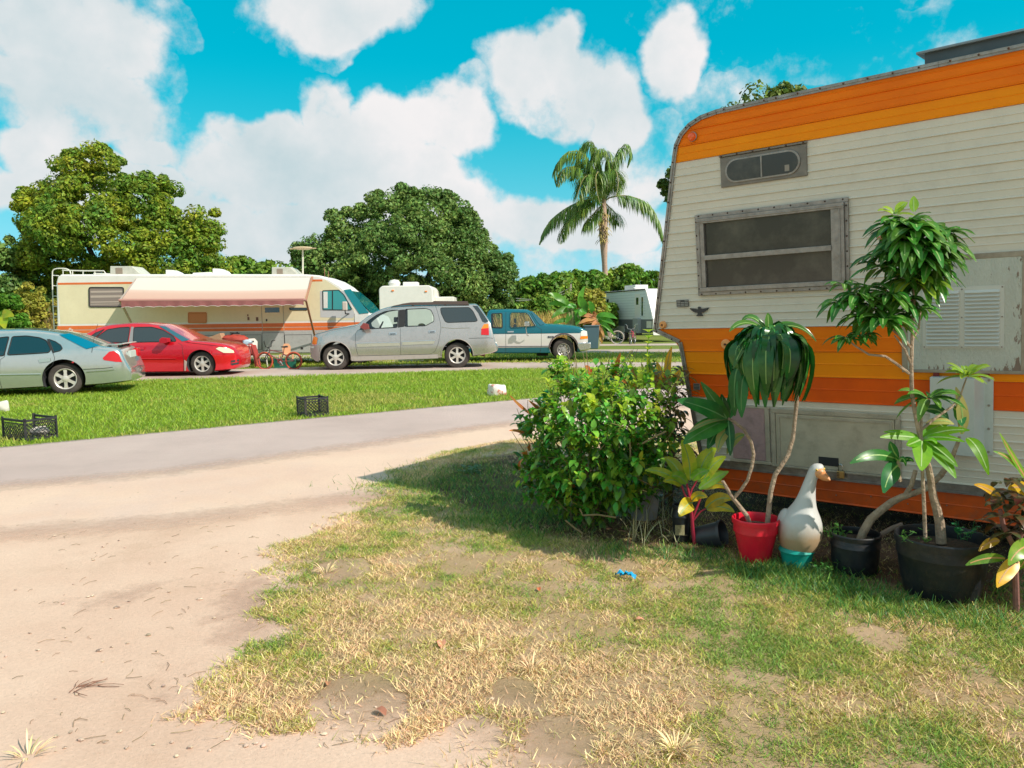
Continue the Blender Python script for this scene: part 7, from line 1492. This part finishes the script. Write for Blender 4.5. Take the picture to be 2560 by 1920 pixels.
loc_build(m, 'dark_leaves', CRD, CN, smooth=True)
ribs(CN, mat('tan_midrib', (.45, .25, .08), .5))
# the big shrub
Yb = 5.45
def aB(x, y, dy=0): return A(*c5(x, y), Yb+dy)
BS = thing('leafy_bush', 'large dense green bush with orange tinged sprigs left of the trailer', 'shrub', (aB(640, 1300)[0], Yb, 0))
poly = [(150, 600), (190, 500), (250, 410), (345, 340), (400, 260), (520, 250), (560, 210), (640, 280), (740, 290), (830, 260), (900, 230), (1000, 340), (1060, 200), (1105, 300), (1215, 390), (1205, 520), (1180, 700), (1210, 860), (1190, 1000), (1120, 1110), (1020, 1170), (960, 1250), (860, 1330), (700, 1300), (560, 1380), (470, 1290), (300, 1230), (210, 1150), (175, 1000), (190, 800)]
P = [(aB(x_, y_)[0], aB(x_, y_)[2]) for x_, y_ in poly]; bd = np.array([np.array(P[i])+(np.array(P[(i+1) % len(P)])-np.array(P[i]))*t_ for i in range(len(P)) for t_ in np.linspace(0, 1, 6)])
BL = LV_('bush_leaf', (.085, .28, .03), .75, (.17, .36, .035), .28, .35, 7, .5); BLY = LV_('bush_young_leaf', (.28, .46, .04), .35, (.46, .54, .05), .5, .35, 12); m = MB(); my = MB(); ms = MB(); bx0 = aB(640, 1300)[0]
xs = [p_[0] for p_ in P]; zs = [p_[1] for p_ in P]; k = 0; clumps = []
while k < 800:
    x_ = rnd.uniform(min(xs), max(xs)); z_ = rnd.uniform(min(zs), max(zs))
    if not inpoly(np.array([x_]), np.array([z_]), P)[0]: continue
    D = float(np.min(np.hypot(bd[:, 0]-x_, bd[:, 1]-z_)))
    if D < .12 and rnd.random() < .62: continue
    if vnoise(np.array([x_*1.0]), np.array([z_]), 6)[0] < -.45 and rnd.random() < .7: continue
    dep = min(.55, .10+1.3*D); y_ = Yb+dep*(rnd.random()**.4)*(-1 if rnd.random() < .72 else 1); c_ = np.array([x_, y_, max(z_, .03)]); k += 1
    yg = rnd.random() < .08+.35*max(0, (z_-.7)/.45)
    dsp = unit(np.array([x_-bx0, y_-Yb, z_-.35])+rng.normal(size=3)*.25); tip = c_+dsp*.07
    if rnd.random() < .5: ms.tube([c_-dsp*.16, c_, tip], [.003, .0025, .0012], 4)
    for j in range(7):
        a = j*2.4+rnd.random(); pr = unit(np.cross(dsp, (cos(a), sin(a), .3))); L_ = rnd.uniform(.030, .085)
        (my if yg else m).leaf(c_+dsp*.018*j-dsp*.05, pr+dsp*.5+np.array([0, 0, .3]), L_, L_*.58, .7, n=3, fold=.3, shape=.8)
loc_build(m, 'leaves', BL, BS, smooth=True); loc_build(my, 'young_leaves', BLY, BS, smooth=True)
for i in range(46):      # upright leafy shoots
    q_ = poly[rnd.randrange(5, 18)] if i < 34 else poly[rnd.randrange(0, len(poly))]; t0 = aB(q_[0]+rnd.uniform(-45, 45), q_[1]+rnd.uniform(20, 110), rnd.uniform(-.3, .2)); dd = unit(np.array([rnd.gauss((q_[0]-640)/900, .3), rnd.gauss(-.1, .3), 1])); L_ = rnd.uniform(.08, .20); ms.tube([t0, t0+dd*L_], [.003, .0015], 4)
    for j in range(int(L_/.018)):
        a = j*2.4; pr = unit(np.cross(dd, (cos(a), sin(a), .1))); my.leaf(t0+dd*(.018*j+.02), pr*.9+dd*.8, rnd.uniform(.035, .06), .028, .4, n=3, fold=.3)
for i in range(26): a = rnd.random()*6.3; e_ = np.array([bx0+rnd.uniform(-.5, .5), Yb+rnd.uniform(-.3, .3), rnd.uniform(.3, .9)]); ms.tube([(bx0+.12*cos(a), Yb+.12*sin(a), 0), ((bx0+e_[0])/2, Yb, e_[2]*.6), e_], [.012, .008, .003], 5)
for q in ([(580, 1250), (600, 1295), (700, 1290), (830, 1310)], [(1010, 800), (1100, 750), (1175, 715)], [(925, 790), (930, 900), (925, 1010)], [(480, 1330), (540, 1380), (600, 1420)]): ms.tube([aB(x_, y_, -.5) for x_, y_ in q], .006, 5)
loc_build(ms, 'stems', mat('bush_stem', (.26, .19, .09), .8), BS)
m = MB(); m.tube([aB(1045, 170, -.1), aB(1050, 100, -.1), aB(1065, 20, -.1)], [.004, .003, .002], 5); m.tube([aB(1045, 330, -.1), aB(1045, 170, -.1)], .004, 5)
for yy in (200, 150, 110, 70, 30):
    for a in range(5): m.leaf(aB(1055, yy, -.1), (cos(a*1.3), sin(a*1.3), .7), .055, .026, .4, n=3)
loc_build(m, 'tall_sprig', BLY, BS, smooth=True)
leaves(BS, 'orange_sprigs', LV_('orange_leaf', (.62, .17, .04), .3, (.5, .28, .03), .3, .4), [(245, 600, 160, 540, 95, 465, 20, -.2), (210, 740, 150, 700, 90, 710, 22, -.2), (655, 320, 640, 280, 612, 265, 45, -.1), (810, 345, 830, 270, 860, 170, 34, -.1), (910, 390, 870, 350, 835, 325, 22, -.1), (770, 520, 730, 430, 700, 430, 40, -.1), (740, 500, 690, 470, 680, 440, 36, 0), (340, 590, 280, 550, 225, 500, 26, -.2), (165, 980, 160, 940, 185, 905, 34, -.35), (200, 890, 190, 860, 210, 850, 40, -.35), (225, 850, 215, 820, 240, 780, 36, -.35), (940, 450, 950, 400, 925, 390, 60, -.1), (540, 1200, 500, 1140, 520, 1080, 40, -.5), (560, 1190, 560, 1120, 500, 1040, 26, -.5)], aB, s5)
c_ = G(*c5(1040, 1360)); o = thing('grey_bucket', 'pale grey bucket half hidden at the foot of the bush', 'bucket', (c_[0], c_[1]+.15, 0)); m = MB(); m.lathe([(.10, 0), (.13, .26), (.138, .26), (.138, .28), (.125, .28), (.1, .02), (.001, .02)], n=28); m.build('shell', mat('bucket_grey', (.42, .42, .42), .5, var=.2, dirt=.4), o, smooth=True)
# trailing stalks under the bush
m = MB()
for i in range(90):
    c_ = G(rnd.uniform(1560, 1700), rnd.uniform(1290, 1380)); m.leaf(c_, (rnd.uniform(-.6, .6), rnd.uniform(-.4, .4), 1), rnd.uniform(.10, .3), .006, .8, n=5)
tag(m.build('dry_stalks', mat('pale_stalk', (.42, .40, .22), .7, island=.4)), 'thin pale grass stalks between the bush and the black pot', kind='stuff')
ribs(BS, mat('tan_midrib', (0, 0, 0)))
# right edge croton
Yx = Y2_-.28
def aX(x, y, dy=0): return A(*cZ1(x, y), Yx+dy)
sX = .40996/FPX*Yx
CX = thing('croton_plant', 'yellow, green and bronze leaved croton cut off by the right edge', 'plant', (aX(1300, 1400)[0], Yx, 0))
m = MB(); m.tube([(aX(1330, 1400)[0], Yx, 0), aX(1310, 1200), aX(1240, 1060), aX(1220, 960)], [.016, .014, .012, .01], 8); m.tube([aX(1310, 1200), aX(1400, 1000), aX(1420, 800)], [.012, .010, .008], 8); loc_build(m, 'stems', mat('croton_stem', (.22, .10, .08), .8, bump=.5), CX, smooth=True)
leaves(CX, 'yellow_leaves', CRY, [(1230, 900, 1150, 820, 1062, 808, 50, -.02), (1420, 880, 1340, 800, 1268, 835, 85, -.05), (1330, 1270, 1250, 1320, 1200, 1435, 100, -.08), (1215, 1150, 1140, 1150, 1090, 1215, 55, -.05), (1430, 700, 1420, 650, 1500, 600, 60, 0)], aX, sX)
leaves(CX, 'green_leaves', TIG, [(1430, 1180, 1330, 1170, 1270, 1300, 110, -.08), (1370, 760, 1300, 640, 1180, 605, 40, 0), (1390, 790, 1330, 700, 1215, 490, 42, 0), (1250, 1260, 1130, 1240, 1010, 1300, 60, 0), (1440, 1100, 1400, 1240, 1330, 1330, 70, .05)], aX, sX)
m = MB()
for i in range(90): c_ = aX(rnd.uniform(1190, 1500), rnd.uniform(770, 1120), rnd.uniform(-.1, .15)); a = rnd.random()*6.3; m.leaf(c_, (cos(a), sin(a)*.8, rnd.uniform(-.2, .8)), rnd.uniform(.08, .16), .04, .9, n=5, wave=.05)
loc_build(m, 'dark_leaves', LV_('croton_deep', (.05, .07, .025), .5, (.14, .04, .02), .2, .3), CX, smooth=True)

ribs(CX, mat('tan_midrib', (0, 0, 0)))
# ---------------- banana plants
Yb2 = 35.0
def aBn(x, y, dy=0): return A(*cB(x, y), Yb2+dy)
sB = .20344/FPX*Yb2
BN = thing('banana_plant', 'banana plant with broad bright green leaves right of the pickup', 'plant', (aBn(1090, 950)[0], Yb2, 0))
m = MB(); [m.tube([(aBn(1090+dx, 950)[0], Yb2+.1*j, 0), aBn(1090+dx, 850), aBn(1080+dx*1.6, 640)], [.14, .12, .07], 8) for j, dx in enumerate((0, 60, -30))]; loc_build(m, 'stems', mat('banana_stem', (.30, .30, .12), .6, var=.3), BN, smooth=True)
BNL = LV_('banana_leaf', (.11, .33, .03), .25, (.07, .24, .03), .45, .35, 3); BND = LV_('dead_banana_leaf', (.42, .20, .08), .3, (.55, .25, .05), .2, .7, 3)
leaves(BN, 'leaves', BNL, [(1050, 600, 900, 480, 790, 462, 90, -.3), (1060, 620, 920, 560, 800, 590, 80, 0), (1190, 640, 1160, 500, 1240, 370, 70, .2), (1270, 680, 1200, 540, 1170, 500, 90, -.3), (1330, 700, 1330, 600, 1280, 560, 80, -.2), (1060, 660, 940, 650, 830, 765, 80, -.4), (1250, 680, 1200, 680, 1170, 740, 90, -.5), (1040, 780, 940, 790, 850, 830, 60, -.2), (1140, 620, 1060, 600, 1030, 640, 70, -.3), (1100, 660, 1180, 690, 1190, 720, 60, -.3), (1090, 660, 1040, 760, 1000, 830, 70, -.2), (1120, 700, 1170, 780, 1130, 850, 70, -.2)], aBn, sB, wave=.10)
BN2 = thing('banana_plant', 'banana plant with hanging dead orange leaves left of the grey caravan', 'plant', (aBn(1400, 1080)[0], Yb2+.6, 0))
m = MB(); m.tube([(aBn(1400, 1080)[0], Yb2+.6, 0), aBn(1390, 900, .6), aBn(1380, 760, .6)], [.14, .12, .08], 8); loc_build(m, 'stem', mat('banana_stem', (0, 0, 0)), BN2, smooth=True)
leaves(BN2, 'leaves', BNL, [(1390, 740, 1500, 690, 1640, 775, 70, -.3), (1390, 760, 1520, 760, 1610, 860, 70, -.3), (1400, 800, 1500, 830, 1600, 970, 60, -.3), (1400, 780, 1500, 860, 1570, 930, 50, 0), (1380, 760, 1440, 700, 1560, 720, 60, .2), (1400, 850, 1480, 900, 1520, 1000, 45, -.2)], aBn, sB, wave=.12)
leaves(BN2, 'dead_leaves', BND, [(1380, 760, 1270, 700, 1180, 750, 50, -.2), (1380, 770, 1280, 760, 1170, 830, 60, -.3), (1390, 790, 1330, 830, 1330, 940, 45, -.4), (1390, 790, 1400, 850, 1430, 930, 40, -.4), (1400, 830, 1450, 900, 1480, 1020, 40, -.3), (1380, 740, 1340, 700, 1360, 680, 50, -.2), (1380, 800, 1240, 800, 1220, 850, 40, -.2), (1400, 900, 1390, 1000, 1380, 1090, 50, -.1), (1420, 900, 1440, 1000, 1450, 1080, 50, -.1)], aBn, sB, wave=.15)
# large heart leaves at the left edge
c_ = A(10, 800, 20); o = thing('elephant_ear_plant', 'yellow green elephant ear leaves at the left edge above the silver sedan', 'plant', (c_[0]-.2, 20, 0)); m = MB()
def aE(x, y, dy=0): return A(x*.15670, 640+y*.15670, 20+dy)
for (bx, by, mx_, my_, tx_, ty_, w_) in ((40, 940, 110, 900, 225, 960, 150), (20, 960, 50, 1000, 80, 1160, 190)): bleaf(m, aE(bx, by), aE(mx_, my_, -.05), aE(tx_, ty_, -.1), w_*.1567/FPX*20, (0.1, -1, .3), .15, 8, .6)
loc_build(m, 'leaves', LV_('elephant_leaf', (.24, .38, .02), .4, (.45, .42, .02), .4, .35, 2), o, smooth=True); m = MB(); m.tube([(c_[0]-.2, 20, 0), aE(0, 1200), aE(30, 950)], .02, 6); loc_build(m, 'stem', GREEN, o)
